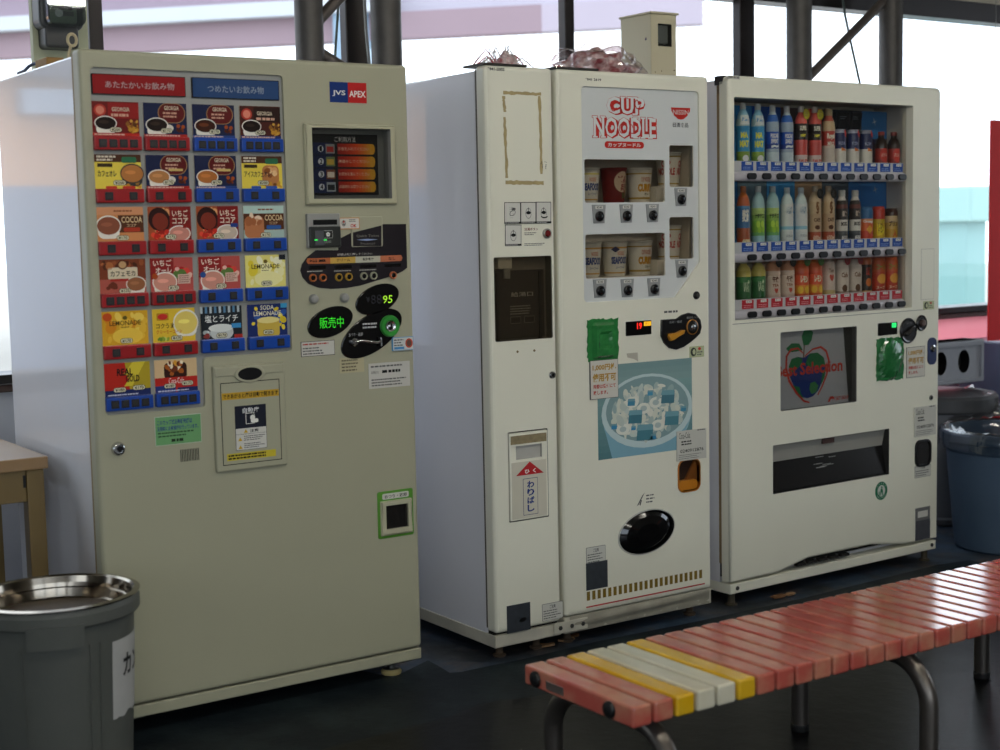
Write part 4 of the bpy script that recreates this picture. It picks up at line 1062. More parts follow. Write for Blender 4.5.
for k in range(190):
    t = g.uniform(0, 6.283); rr_ = g.uniform(0, 1) ** .5
    a, c = .52 + .38 * rr_ * math.cos(t), .46 + .29 * rr_ * math.sin(t)
    h_ = g.choice(['#c3cabc', '#b5c0b6', '#cdd0c0', '#a5b5b0', '#d6d6c8', '#94aaa8', '#bcc8c0'])
    b.flat(Qe(a, c, g.uniform(.02, .06), g.uniform(.015, .045), g.uniform(0, 3), 14), y - .001 - .000006 * k, ink(h_))
for a, c, s_, h_ in ((.38, .42, .075, '#41727f'), (.77, .36, .08, '#4b7d88'), (.48, .24, .09, '#477a86'), (.73, .6, .075, '#4a7683'), (.34, .58, .04, '#4685a0'), (.54, .66, .03, '#4a8fb0'), (.16, .34, .03, '#3f88b0'), (.57, .18, .03, '#3d86ae'), (.36, .3, .025, '#3d86ae'), (.9, .45, .03, '#4685a0')):
    L = [Q(a - s_, c - s_ * .9), Q(a + s_ * .9, c - s_), Q(a + s_, c + s_ * .8), Q(a - s_ * .8, c + s_)]; b.flat(L, y - .0024, ink(h_)); b.flat([Q(a - s_, c + s_ * .3), Q(a + s_, c + s_ * .2), Q(a + s_ * .9, c + s_ * .9), Q(a - s_ * .8, c + s_)], y - .0026, ink('#6d99a3'))
for a, c in ((.35, .58), (.25, .3), (.6, .55), (.62, .3), (.47, .5)):
    b.flat(Qe(a, c, .07, .06), y - .0021, ink('#d8dacd')); b.flat(Qe(a, c, .035, .03), y - .0023, ink('#a9b8b4'))
b.build('noodle_picture', N)
notice_1000(FW, N, 589.2, 360.8, 617.6, 397, -.0042)
def vendor_label(F, root, x0, y0, x1, y1):
    b, r = sticker(F, root, x0, y0, x1, y1, '#c3c2b8', None, -.0045); w, h = r[2] - r[0], r[3] - r[1]; y = -.005
    b.text('Coca-Cola', r[0] + w * .06, r[3] - h * .26, r[0] + w * .44, r[3] - h * .06, y, INKB); b.lines(r[0] + w * .14, r[3] - h * .5, r[0] + w * .5, r[3] - h * .32, 2, y, INKB, .5); b.lines(r[0] + w * .68, r[3] - h * .06, r[2] - w * .04, r[3] - h * .0, 1, y, INKB, .5)
    b.text('0240912876', r[0] + w * .1, r[1] + h * .27, r[2] - w * .1, r[1] + h * .38, y, INKB, .01); b.lines(r[0] + w * .05, r[1] + h * .04, r[2] - w * .08, r[1] + h * .22, 3, y, INKG, .3); return b.build('vendor_label', root)
vendor_label(FW, N, 676.2, 431.5, 705.5, 457.5)
# coin return cup
b = MB(); q = FW.rect(678.4, 461.5, 699.4, 489); w, h = q[2] - q[0], q[3] - q[1]
L = rr(q[0] - .004, q[1] - .004, q[2] + .004, q[3] + .004, .027); b.plate(L, -.004, 0, mat('#b06c1e', .35, coat=.4), .002, holes=[(rr(*q, .024), .03, mat('#8a5216', .4))]); b.flat(rr(*q, .024), .02, mat('#2c1a10', .5)); b.plate(rr(q[0] + .002, q[1] + .001, q[2] - .002, q[1] + h * .34, .02), .004, .02, mat('#b8741f', .35, coat=.3), .003)
b.plate([(q[0] + w * .42, q[1] + h * .3), (q[2], q[1] + h * .3), (q[2], q[3] - h * .2), (q[2] - w * .1, q[3] - h * .06)], .012, .02, mat('#6e4018', .4))
b.build('coin_return', N)
b = MB(); b.lines(*FW.rect(646, 494, 655, 502.5), 3, -.0004, INKG, .4); p = FW.rect(636.5, 493.5, 645, 505)
b.flat([(p[0], p[1]), (p[0] + .01, p[1] + .005), (p[2], p[3]), (p[2] - .012, p[3] - .01)], -.0004, INKG); b.flat([(p[0] + .012, p[1] + .004), (p[0] + .02, p[1] + .02), (p[0] + .022, p[1] + .018), (p[0] + .016, p[1])], -.0006, INKB); b.build('pictogram', N)
# oval pick-up door
b = MB(); b.flat(oval, .03, BLACK); pr = [ell(ov[0], ov[1], .1185 * k, .070 * k, .12, 56) for k in (1, .97, .75, .4)]
ys = (.012, .006, -.004, -.009)
for i in range(3): b.bridge(pr[i + 1], pr[i], ys[i + 1], ys[i], mat('#0b0b0c', .14, coat=.7), True)
b.flat(pr[3], ys[3], mat('#0b0b0c', .14, coat=.7)); b.build('pick_up_flap', N)
b = MB(); L = ell(ov[0], ov[1], .124, .0745, .12, 56); b.plate(L, -.002, 0, mat('#b9b8ae', .4), .002, holes=[(oval, .01, BLACK)]); b.build('flap_rim', N)
outline_sticker(FW, N, 586, 548, 605.6, 562, 4)
q = FW.rect(585.9, 563.6, 607.6, 586.6); b = MB(); b.plate(rr(*q), -.0015, 0, mat('#33373c', .5, var=.3, scale=50)); b.build('rating_plate', N)
# gold tick band and red line
b = MB(); A0, A1, B0, B1 = FW(586.8, 592.2), FW(586.8, 600.8), FW(704, 569.0), FW(704, 577.6); n = 23
for k in range(n):
    u = A0[0] + (B1[0] - A0[0]) * k / n; wd = (B1[0] - A0[0]) / n * .58
    b.plate(rr(u, (A1[1] + B1[1]) / 2, u + wd, (A0[1] + B0[1]) / 2), -.0006, 0, ink('#7a6424'))
za = (FW(586, 607.6)[1] + FW(705, 583.4)[1]) / 2; b.plate(rr(A0[0] - .003, za - .0022, B0[0] + .003, za + .0022), -.0006, 0, ink('#b0302e')); b.build('printed_band', N)
# ================================================================== right machine: bottles and cans
FR = Face(1.0263, .0386, .031)
VW, VT = 1.146, 1.855
V_ = thing('vending_machine', 'white glass-fronted vending machine with three rows of bottles and cans', 'vending machine', FR.o, FR.yaw)
vw = FR.rect(735.2, 95.2, 911.8, 314)
vw = (vw[0] - .006, FR(736.6, 319.2)[1] * .5 + FR(909.9, 308.9)[1] * .5, vw[2], FR(734.1, 94.9)[1] * .5 + FR(913.6, 107.4)[1] * .5)
pic = FR.rect(780.4, 331.5, 856.5, 404)
pic = (pic[0], (FR(780, 411.2)[1] + FR(856.7, 402)[1]) / 2, pic[2], (FR(780, 332)[1] + FR(856.7, 326.6)[1]) / 2)
out = FR.rect(772.9, 444, 889, 474)
out = (out[0], (FR(772.7, 494.3)[1] + FR(889.2, 474.2)[1]) / 2, out[2], (FR(772.7, 444.8)[1] + FR(889.2, 429.4)[1]) / 2)
CAVW = mat('#dcd4c8', .45, var=.04)
cavr = (vw[0] - .012, vw[1] - .012, vw[2] + .03, vw[3] + .006)
b = MB(); b.plate(rr(.004, .06, VW - .004, VT - .012, .006), .062, .75, SIDE, 0, holes=[(rr(*cavr), .15, CAVW)]); b.flat(rr(*cavr), .211, CAVW); b.build('cabinet', V_)
b = MB(); b.box(.003, .009, .047, .0615, .15, VT - .008, RUBBER); b.box(.003, .012, .046, .0615, VT - .06, VT - .002, BLACK); b.build('door_gasket', V_)
# door: the lower edge has a stepped air gap
def zf(px, py): return FR(px, py)
e = [FR(717.5, 584.5), FR(762, 575.2), FR(778, 571.2), FR(809, 559.3), FR(872.5, 545.9), FR(907, 546.2), FR(936, 539.6)]
z0 = (FR(728, 582.5)[1] + FR(936, 539.8)[1]) / 2
L = [(0, z0), (FR(778, 571)[0], z0), (FR(809, 559)[0], z0 + .03), (FR(872, 546)[0], z0 + .03), (FR(905, 546)[0], z0 + .003), (VW, z0), (VW, VT - .02), (VW - .006, VT - .006), (VW - .02, VT), (.02, VT), (.006, VT - .006), (0, VT - .02)]
b = MB(); b.plate(L, 0, .046, WHITE, .012, holes=[(rr(*vw, .006), .05, WHITE), (rr(*pic, .006), .03, mat('#5d5c58', .5)), (rr(*out, .003), .044, mat('#2a2927', .5))]); b.build('door', V_)
b = MB(); b.plate(rr(.002, .0455, VW - .004, .081, .002), .004, .70, WHITE, .004); 
for u in (.035, VW - .03): b.lathe([(.008, 0), (.007, .003)], mat('#4a4946', .5, .5), (u, .004, .064), 14, 'y')
b.box(.006, VW - .006, .03, .06, .102, .16, SHADOWGAP)
for k in range(5):
    u = FR(800, 560)[0] + .06 * k; b.box(u, u + .045, .012, .03, z0 + .004, z0 + .014, SHADOWGAP)
b.build('base_rail', V_)
for u, v in ((.03, .03), (VW - .045, .03), (.03, .66), (VW - .045, .66)):
    b = MB(); b.lathe([(.021, 0), (.022, .006), (.013, .009), (.013, .046)], mat('#4c4538', .6, .3, var=.3), (u, v, 0), 18); b.build('foot', V_)
b = MB(); b.box(.0, .018, .03, .07, VT - .03, VT + .001, BLACK, .001); b.build('hinge_plate', V_)
b = MB(); b.plate(rr(*FR.rect(727.5, 75.2, 740, 79.5)), -.0006, 0, mat('#b9b8ae', .4)); b.text('*041-0135', *FR.rect(728, 75.8, 738.8, 78.6), -.001, INKB, .03); b.build('stencil_number', V_)

# ---- display window
DEP = .085
cx_ = [743.2, 757, 772, 787, 802, 816, 829.5, 842.8, 855.4, 868, 881, 893.4]
ucol = [FR(x, 200, DEP)[0] for x in cx_]
pu = (ucol[-1] - ucol[0]) / 11
ucol = [ucol[0] + pu * i for i in range(12)]
zb_ = [FR(744, 162.6, DEP)[1] * .5 + FR(893, 166.8, DEP)[1] * .5, FR(744, 243, DEP)[1] * .5 + FR(893, 240.6, DEP)[1] * .5, FR(744, 300.5, DEP)[1] * .5 + FR(893, 292.2, DEP)[1] * .5]
zbt = [FR(752, 175.2)[1] * .5 + FR(902, 177.8)[1] * .5, FR(752.6, 256)[1] * .5 + FR(902.5, 252.7)[1] * .5, FR(753.5, 313.2)[1] * .5 + FR(902.5, 305)[1] * .5]
b0, b1 = FR(752, 200)[0], FR(902.2, 200)[0]
RAIL = mat('#b4b0b4', .3, var=.04, coat=.4)
for k in range(3):
    zz = zbt[k]
    b = MB(); b.plate(rr(vw[0] + .002, zz - .017, vw[2] - .03, zz + .016, .006), .006, .03, RAIL, .01); rail = b.build('selection_rail', V_)
    b = MB(); b.box(cavr[0] + .001, cavr[2] - .001, .064, .208, zb_[k] - .012, zb_[k] - .001, mat('#8c8780', .5)); b.build('product_shelf', V_)
    tz0, tz1 = zz + .0165, zz + .053
    b = MB(); b.plate(rr(vw[0] + .006, tz0, vw[2] - .034, tz1), .02, .024, mat('#a8a8a6', .35, coat=.3)); strip_ = b.build('price_strip', V_)
    for i in range(12):
        u = b0 + (b1 - b0) * i / 11
        b = MB(); b.plate(rr(u - .031, tz0 + .003, u + .026, tz1 - .002, .001), .0188, .02, ink('#1f4186' if k < 2 else '#a0242c'))
        b.plate(rr(u - .012, tz1 - .013, u + .016, tz1 - .004), .018, .0188, PAPER); b.text('¥160', u - .009, tz1 - .011, u + .013, tz1 - .006, .0176, INKB)
        b.lines(u - .024, tz0 + .006, u + .02, tz0 + .018, 2, .0184, ink('#8fa6cf' if k < 2 else '#d8a0a0'), .25); b.build('price_tag', strip_)
        b = MB(); b.lathe([(.0155, 0), (.0155, .003), (.0145, .004)], RAIL, (u, .006, zz), 24, 'y'); b.plate(rr(u - .0225, zz - .0112, u + .0225, zz + .0112, .0105), -.004, .002, BLACK, .0025); b.build('button', rail)
b = MB(); b.plate(rr(vw[0] + .001, vw[1] + .001, vw[2] - .001, vw[3] - .001, .006), .0315, .0345, glass_mat('display_pane', '#f2f1ee', .05), back=True); b.build('display_glass', V_)
# printed backdrops
def backdrop(k, top, cells):
    cells = [c[:4] + ('#%02x%02x%02x' % tuple(min(250, int(int(c[4][i:i + 2], 16) * 1.25 + 5)) for i in (1, 3, 5)),) for c in cells]
    b = MB(); zlo = zb_[k]
    b.plate(rr(cavr[0] + .004, zlo, ucol[11] + pu * .55, top), .15, .156, ink('#20303f'))
    for i0, i1, h0, h1, c in cells:
        u0, u1 = ucol[i0] - pu * .49, ucol[i1] + pu * .49
        b.flat(rr(u0, zlo + (top - zlo) * h0, u1, zlo + (top - zlo) * h1), .1495 - .0002 * (h0 > 0), ink(c))
    b.build('backdrop', V_)
tops = [vw[3] - .012, zb_[0] - .05, zb_[1] - .05]
backdrop(0, tops[0], [(0, 1, 0, 1, '#2f7fb5'), (2, 3, 0, 1, '#1e4f9a'), (4, 5, 0, 1, '#3a2c33'), (6, 6, 0, 1, '#b0352c'), (7, 9, 0, 1, '#23262f'), (7, 7, .6, .97, '#3a3f4a'), (8, 8, .6, .97, '#2f333d'), (9, 9, .6, .97, '#343946'), (10, 11, 0, 1, '#2c6296'), (10, 11, 0, .5, '#5a2522')])
backdrop(1, tops[1], [(0, 0, 0, 1, '#2f6ba5'), (1, 2, 0, 1, '#5f7683'), (3, 4, 0, 1, '#3f8cc4'), (5, 6, 0, 1, '#a58a6c'), (7, 8, 0, 1, '#46525f'), (9, 11, 0, 1, '#2a62a0')])
backdrop(2, tops[2], [(0, 1, 0, 1, '#77746a'), (2, 3, 0, 1, '#a08878'), (4, 5, 0, 1, '#b0552c'), (6, 8, 0, 1, '#9a7d72'), (9, 9, 0, 1, '#a87a4c'), (10, 11, 0, 1, '#a5402c')])
# tilted dark promo cards behind the energy cans, and star card
b = MB()
for i in (7, 8, 9):
    u = ucol[i] - .012; z1 = tops[0] - .01; z_0 = zb_[0] + .138
    b.plate([(u - .034, z_0), (u + .022, z_0), (u + .034, z1), (u - .022, z1)], .132, .136, ink('#1d212b')); b.lines(u - .018, z_0 + .035, u + .02, z_0 + .05, 2, .1315, ink('#7b8090'), .35)
b.build('promo_card', V_)
b = MB()
for k, i in ((0, 10.5), (1, 10.6)):
    u = ucol[0] + pu * i; zz = tops[k] - .04
    for q in range(4): b.flat([(u + .016 * math.cos(R_(q * 90 + 20)), zz + .016 * math.sin(R_(q * 90 + 20))), (u + .003 * math.cos(R_(q * 90 + 65)), zz + .003 * math.sin(R_(q * 90 + 65))), (u, zz), (u + .003 * math.cos(R_(q * 90 - 25)), zz + .003 * math.sin(R_(q * 90 - 25)))], .1485, ink('#c8d8e4'))
b.build('star_print', V_)

# ---- the drinks: each one its own thing
def prof(kind, h, r):
    if kind == 'pet':
        return [(0, r * .86), (.006, r * .97), (.012, r), (h * .52, r), (h * .55, r * .95), (h * .58, r), (h * .70, r * .98), (h * .80, r * .78), (h * .87, r * .48), (h * .90, r * .40)]
    if kind == 'alu':
        return [(0, r * .9), (.005, r), (h * .66, r), (h * .76, r * .9), (h * .84, r * .6), (h * .88, r * .52)]
    if kind == 'can':
        return [(0, r * .82), (.006, r * .98), (.010, r), (h - .013, r), (h - .004, r * .84), (h - .002, r * .87), (h, r * .86)]
    if kind == 'vial':
        return [(0, r * .92), (.004, r), (h * .62, r), (h * .74, r * .8), (h * .82, r * .48), (h * .9, r * .45)]
def lift_(c, k=1.22):
    return '#%02x%02x%02x' % tuple(min(250, int(int(c[i:i + 2], 16) * k + 4)) for i in (1, 3, 5))
def drink(row, col, kind, h, r, bands, cap, texts, label, du=0.0, tagc=None, group=None, cat=None):
    nm = {'pet': 'plastic_bottle', 'alu': 'aluminium_bottle', 'can': 'drink_can', 'vial': 'glass_bottle'}[kind]
    w = FR.M @ Vector((ucol[col] + du, DEP + (.012 if kind == 'can' else 0), zb_[row]))
    t = thing(nm, label, cat or ('can' if kind == 'can' else 'bottle'), w, FR.yaw, group or 'drinks on display in the rightmost machine')
    P = prof(kind, h, r)
    def R(z):
        for (za, ra), (zb2, rb) in zip(P, P[1:]):
            if z <= zb2: return ra + (rb - ra) * (z - za) / max(1e-9, zb2 - za)
        return P[-1][1]
    zs = sorted(set([p[0] for p in P] + [bb[0] * h for bb in bands if 0 < bb[0] * h < P[-1][0]]))
    ms = []
    for za, zb2 in zip(zs, zs[1:]):
        mid = (za + zb2) / 2 / h; c = bands[0][1]
        for z_, cc in bands:
            if mid >= z_: c = cc
        ms.append(mat(lift_(c), .28, var=.12, scale=40, coat=.2))
    b = MB(); b.lathe([(R(z), z) for z in zs], ms, n=24)
    for tx, a0, z0_, a1, z1_, c, bo in texts:
        b.text(tx, a0 * r, z0_ * h, a1 * r, z1_ * h, 0, ink(lift_(c)), bo, wrap=(0, 0, R, -.35))
    b.build('can_body' if kind == 'can' else 'bottle_body', t)
    b = MB(); zt = P[-1][0]
    if kind == 'can':
        b.lathe([(r * .84, h - .003), (r * .2, h - .002)], STEEL, n=20, capb=False); b.build('lid', t)
    else:
        rc = R(zt) * 1.12; b.lathe([(rc, zt - .001), (rc * 1.03, zt + .003), (rc * 1.03, h - .003), (rc * .9, h)], mat(cap, .4, coat=.2), n=20); b.build('cap', t)
    if tagc:
        b = MB(); a = -.25; q = ell(.004, h * .86, .016, .019, .2, 18); b.plate(q, -r * .98, -r * .98 + .001, ink(tagc)); b.lines(-.006, h * .82, .014, h * .91, 3, -r * .985, INKG, .3); b.build('neck_tag', t)
    return t
T_ = 'top drinks shelf'
M_ = 'middle drinks shelf'
B_ = 'bottom drinks shelf'
rp = .0238
match = [(0, '#6a8a3a'), (.12, '#7d9a3c'), (.2, '#2f86b8'), (.34, '#2f86b8'), (.62, '#9ab0b0'), (.74, '#7fb0cc')]
mt = [('MA', -.75, .42, .35, .52, '#cfd04a', .07), ('MAT', -.9, .27, .5, .38, '#cfd04a', .07), ('●', -.5, .03, .5, .14, '#c8d4dc', 0), ('■', -.8, .64, .8, .8, '#c3d8e0', 0), ('Pulp', -.5, .68, .5, .76, '#3f8ac0', .05)]
drink(0, 0, 'pet', .212, rp, match, '#d5d8d8', mt, 'blue and yellow-green sports drink bottle at the far left of the ' + T_)
drink(0, 1, 'pet', .212, rp, match, '#d5d8d8', mt, 'blue and yellow-green sports drink bottle, second from left on the ' + T_)
poc = [(0, '#aebcc8'), (.2, '#8f9fb0'), (.26, '#2a3f86'), (.34, '#1e4fa8'), (.55, '#8fa0b0'), (.72, '#2a5fae'), (.84, '#b9c6d0')]
pt = [('POCARI', -.7, .44, .55, .52, '#d0d8e8', .05), ('SWEAT', -.65, .35, .5, .43, '#d0d8e8', .05), ('~', -.6, .27, .7, .33, '#c0cde0', .08)]
drink(0, 2, 'pet', .208, rp, poc, '#d8dadc', pt, 'clear bottle with dark blue label, beside the yellow-green bottles on the ' + T_)
drink(0, 3, 'pet', .208, rp, poc, '#d8dadc', pt, 'clear bottle with dark blue label, beside the red bottles on the ' + T_)
red = [(0, '#b8aaa6'), (.1, '#b8aaa6'), (.16, '#b0423c'), (.38, '#c04a44'), (.42, '#1c1816'), (.7, '#c0504a'), (.86, '#c8564e')]
rt = [('SUPER', -.6, .58, .5, .66, '#d0c8b8', .04), ('100%', -.5, .47, .4, .52, '#c8c03c', .06), ('SALE!!', -.8, .03, .8, .09, '#b04a44', .05)]
drink(0, 4, 'pet', .21, rp, red, '#d0c8c0', rt, 'red bottle with yellow neck tag on the top shelf, beside the dark blue label bottle', tagc='#c3b832')
drink(0, 5, 'pet', .21, rp, red, '#d0c8c0', rt, 'red bottle with yellow neck tag on the top shelf, beside the gold and silver bottle', tagc='#c3b832')
drink(0, 6, 'alu', .205, rp, [(0, '#b4aca2'), (.3, '#c0b4a4'), (.34, '#a83a32'), (.6, '#b5a080'), (.78, '#a85040')], '#b9a678', [('Royal', -.7, .44, .6, .56, '#d8c8b8', .06), ('MILK', -.6, .34, .5, .41, '#d8c8b8', .04)], 'red, gold and silver aluminium bottle between the red bottles and the navy cans')
en = [(0, '#c3c0ba'), (.06, '#c3c0ba'), (.46, '#26315f'), (.52, '#232c55'), (.9, '#8d94a6')]
for i, d in ((7, 'left one of three'), (8, 'middle one of three'), (9, 'right one of three')):
    drink(0, i, 'can', .132, .0245, en, '', [('●', .35, .78, 1.25, 1.0, '#b03a38', 0), ('◣', -.2, .4, .9, .5, '#c06a30', .0), ('RUSH', -.6, .56, .4, .66, '#8f98b8', .02)], 'navy and silver energy drink can, ' + d + ' on the ' + T_)
vb = [(0, '#2a1a14'), (.06, '#8a2a26'), (.2, '#93302a'), (.5, '#241612')]
vt = [('●', -.7, .1, .7, .5, '#b5403a', 0), ('VITA', -.55, .25, .5, .36, '#d8ccbc', .05)]
drink(0, 10, 'vial', .128, .024, vb, '#9a3a34', vt, 'small brown glass bottle with red label, beside the navy cans on the top shelf')
drink(0, 11, 'vial', .128, .024, vb, '#9a3a34', vt, 'small brown glass bottle with red label, at the right end of the ' + T_)
# middle shelf
drink(1, 0, 'pet', .205, rp, [(0, '#a34a26'), (.1, '#8f4a2c'), (.28, '#2f5f8c'), (.62, '#3a72a0'), (.66, '#a0502c'), (.82, '#b0602c')], '#c0703a', [('麦茶', -.6, .38, .5, .6, '#d8d2c0', .05), ('600', -.6, .02, .7, .09, '#e0c8a0', .06)], 'brown barley tea bottle with blue label at the far left of the ' + M_)
gr = [(0, '#7fa8b5'), (.14, '#5f9a5a'), (.2, '#6f9f3a'), (.4, '#7da24a'), (.5, '#9fb86a'), (.62, '#8fb0b4')]
gt = [('ナタデココ', -.9, .44, .8, .53, '#2c3a22', .05), ('●●', -.7, .28, .6, .4, '#a8c84a', 0), ('●●', -.5, .19, .8, .3, '#8ab53a', 0)]
drink(1, 1, 'pet', .205, rp, gr, '#c6d0d4', gt, 'pale green grape drink bottle, left one of the pair on the ' + M_)
drink(1, 2, 'pet', .205, rp, gr, '#c6d0d4', gt, 'pale green grape drink bottle, right one of the pair on the ' + M_)
wt = [(0, '#bfc4c8'), (.2, '#c6cbcf'), (.24, '#7fb0d0'), (.3, '#c3d2dc'), (.7, '#b9ccd8')]
wtx = [('いろはす', -.5, .52, .4, .66, '#5f7f9a', .02), ('天然水', -.6, .1, .6, .15, '#7a7f86', .02)]
drink(1, 3, 'pet', .2, rp, wt, '#d5dde2', wtx, 'white mineral water bottle, left one of the pair on the ' + M_)
drink(1, 4, 'pet', .2, rp, wt, '#d5dde2', wtx, 'white mineral water bottle, right one of the pair on the ' + M_)
cf = [(0, '#a0482c'), (.16, '#8f3f28'), (.18, '#a98f70'), (.5, '#b09a78'), (.72, '#b8a284')]
ct = [('CAFE', -.6, .36, .5, .43, '#4a3020', .04), ('●', -.45, .22, .4, .3, '#4a2a18', 0), ('§', -.3, .5, .25, .72, '#6a4526', .03), ('600ml', -.7, .03, .7, .12, '#d8b09a', .03)]
drink(1, 5, 'pet', .206, rp, cf, '#c0ac94', ct, 'tan coffee bottle with dark neck, left one of the pair on the ' + M_, tagc='#2a2624')
drink(1, 6, 'pet', .206, rp, cf, '#c0ac94', ct, 'tan coffee bottle with dark neck, right one of the pair on the ' + M_, tagc='#2a2624')
bk = [(0, '#3d4248'), (.14, '#4a4f54'), (.2, '#c0beb8'), (.42, '#241f1e'), (.64, '#5a2b28'), (.72, '#2a2624'), (.8, '#c3c0ba')]
bt = [('BOSS', -.6, .3, .5, .38, '#3a3432', .05), ('無糖', -.4, .48, .4, .6, '#a89a90', .03), ('600', -.5, .04, .6, .11, '#b8b8b8', .05)]
drink(1, 7, 'alu', .19, rp * .93, bk, '#d5d5d2', bt, 'black and white coffee bottle, left one of the pair on the ' + M_)
drink(1, 8, 'alu', .19, rp * .93, bk, '#d5d5d2', bt, 'black and white coffee bottle, right one of the pair on the ' + M_)
drink(1, 9, 'can', .128, .0285, [(0, '#b53a24'), (.28, '#c05a2a'), (.55, '#c9825a'), (.64, '#33628f')], '', [('Orange', -.8, .5, .7, .6, '#e0d8c8', .05), ('◆', -.4, .2, .6, .45, '#d89a3a', 0)], 'orange and blue juice can, left of the yellow can on the ' + M_)
drink(1, 10, 'can', .128, .0255, [(0, '#b89a24'), (.5, '#b5a02c'), (.62, '#a8362a')], '', [('レモン', -.5, .2, .3, .5, '#3a3a1e', .04), ('◗', -.7, .12, .6, .48, '#d0b832', 0)], 'yellow lemon drink can with red top on the ' + M_)
drink(1, 11, 'can', .12, .0265, [(0, '#b08a2c'), (.34, '#b5944a'), (.55, '#b8a07c'), (.76, '#3a221c')], '', [('プリン', -.8, .42, .6, .6, '#2a2018', .06), ('人', -.2, .08, .4, .3, '#a83a2a', .05)], 'tan and brown custard drink can at the right end of the ' + M_)
# bottom shelf
gn = [(0, '#28502c'), (.1, '#24582f'), (.44, '#2f6a38'), (.58, '#b0a04a'), (.72, '#b8a85a')]
gtx = [('いい茶', -.4, .2, .4, .5, '#b8c8a8', .04)]
drink(2, 0, 'pet', .15, .027, gn, '#c8c8b8', gtx, 'yellow green-tea bottle with dark green label at the far left of the ' + B_)
drink(2, 1, 'pet', .15, .027, gn, '#c8c8b8', gtx, 'yellow green-tea bottle with dark green label, second from left on the ' + B_)
mk = [(0, '#b09a90'), (.12, '#b8a89a'), (.55, '#bca898'), (.66, '#a8765a')]
mtx = [('午後', -.5, .4, .4, .54, '#5a3a2c', .04), ('TEA', -.5, .3, .4, .36, '#7a4a34', .04), ('♥', -.2, .14, .3, .26, '#b0453a', 0)]
drink(2, 2, 'pet', .156, .028, mk, '#b08a78', mtx, 'beige milk tea bottle, left one of the pair on the ' + B_, tagc='#3a322e')
drink(2, 3, 'pet', .156, .028, mk, '#b08a78', mtx, 'beige milk tea bottle, right one of the pair on the ' + B_, tagc='#3a322e')
lm = [(0, '#b5502a'), (.1, '#c07a2a'), (.3, '#b84a2c'), (.62, '#b8542c'), (.8, '#c06a30')]
lt = [('レモン', -.5, .36, .5, .52, '#e0d0b0', .06), ('●●', -.9, .1, .8, .28, '#d0a838', 0)]
drink(2, 4, 'pet', .155, .029, lm, '#a8542c', lt, 'orange lemon bottle with green neck tag, beside the beige milk tea bottles', tagc='#5f8a4a')
drink(2, 5, 'pet', .155, .029, lm, '#a8542c', lt, 'orange lemon bottle with green neck tag, beside the cream tulip bottle', tagc='#5f8a4a')
drink(2, 6, 'alu', .16, .026, [(0, '#a89a6a'), (.14, '#b8aaa0'), (.5, '#b5a498'), (.8, '#9a8a80')], '#b0a090', [('♥', -.3, .34, .4, .5, '#a8453a', 0), ('Tea', -.4, .55, .4, .64, '#6a5040', .03)], 'cream aluminium bottle with a red tulip print on the ' + B_)
cw = [(0, '#8a7a70'), (.1, '#b8aea4'), (.7, '#bfb5ac')]
cwt = [('Cafe', -.5, .44, .5, .56, '#6a4a3a', .03), ('●', -.4, .08, .4, .26, '#5a4030', 0)]
drink(2, 7, 'alu', .152, .0265, cw, '#a8464a', cwt, 'white cafe bottle with red round tag, beside the cream tulip bottle', tagc='#a83a40')
drink(2, 8, 'alu', .152, .0265, cw, '#a8464a', cwt, 'white cafe bottle with red round tag, beside the black and red soup can', tagc='#a83a40')
drink(2, 9, 'can', .138, .0255, [(0, '#b0864a'), (.08, '#2a211c'), (.8, '#a85a34')], '', [('おしるこ', -.35, .5, .25, .74, '#b83a2c', .04), ('●', -.4, .2, .5, .42, '#b0602c', 0)], 'black and red sweet bean soup can, left of the red corn soup cans')
cn = [(0, '#96291e'), (.12, '#a8341f'), (.52, '#b0442a'), (.6, '#b8542c')]
ctn = [('コーン', -.7, .66, .6, .82, '#7d8a3a', .06), ('●', -.6, .26, .8, .54, '#c99040', 0), ('スープ', -.7, .1, .5, .2, '#d8b89a', .04)]
drink(2, 10, 'can', .134, .0285, cn, '', ctn, 'red corn soup can, left one of the pair on the ' + B_)
drink(2, 11, 'can', .134, .0285, cn, '', ctn, 'red corn soup can at the right end of the ' + B_)

# ---- lower door fittings
b = MB(); la = FR(742, 319.8); lb_ = FR(917, 309.5); zl = vw[1] - .012
b.plate(rr(.012, zl - .0012, VW - .09, zl + .0012), -.0004, 0, mat('#8f8e86', .5)); b.build('door_seam', V_)
q = FR.rect(921, 249, 933.6, 299); b = MB(); b.plate(rr(*q), -.001, 0, WHITE); b.flat(inset(ccw(rr(*q)), .0), -.0011, mat('#aaa9a0', .4)); b.flat(inset(ccw(rr(*q)), .0015), -.0014, WHITE); b.build('blank_plate', V_)
eco_sticker(FR, V_, 923.3, 301.4, 933.8, 309)
# picture behind its tray window
w, h = pic[2] - pic[0], pic[3] - pic[1]
def K(a, c): return (pic[0] + w * a, pic[1] + h * c)
b = MB(); b.plate(rr(pic[0] - .003, pic[1] - .003, pic[2] + .003, pic[3] + .003), .024, .030, mat('#9a9a9c', .4))
b.flat([K(.0, 0), K(.955, 0), K(.88, 1), K(.0, 1)], .0235, ink('#a8a8ac'))
b.flat([K(.955, 0), K(1, 0), K(1, 1), K(.88, 1)], .0233, mat('#33322f', .4))
y = .0228
def blob(pts, c, o=0.0): b.flat([K(p[0], p[1]) for p in pts], y - o, ink(c))
gn_ = '#1f6a3c'
blob([(.33, .92), (.36, .99), (.44, 1.0), (.48, .96), (.46, .86), (.42, .8), (.355, .8)], gn_)
blob([(.13, .78), (.2, .84), (.3, .83), (.345, .74), (.26, .73), (.17, .73)], gn_)
blob([(.345, .62), (.362, .62), (.372, .8), (.358, .8)], '#6a5a4a', .0001)
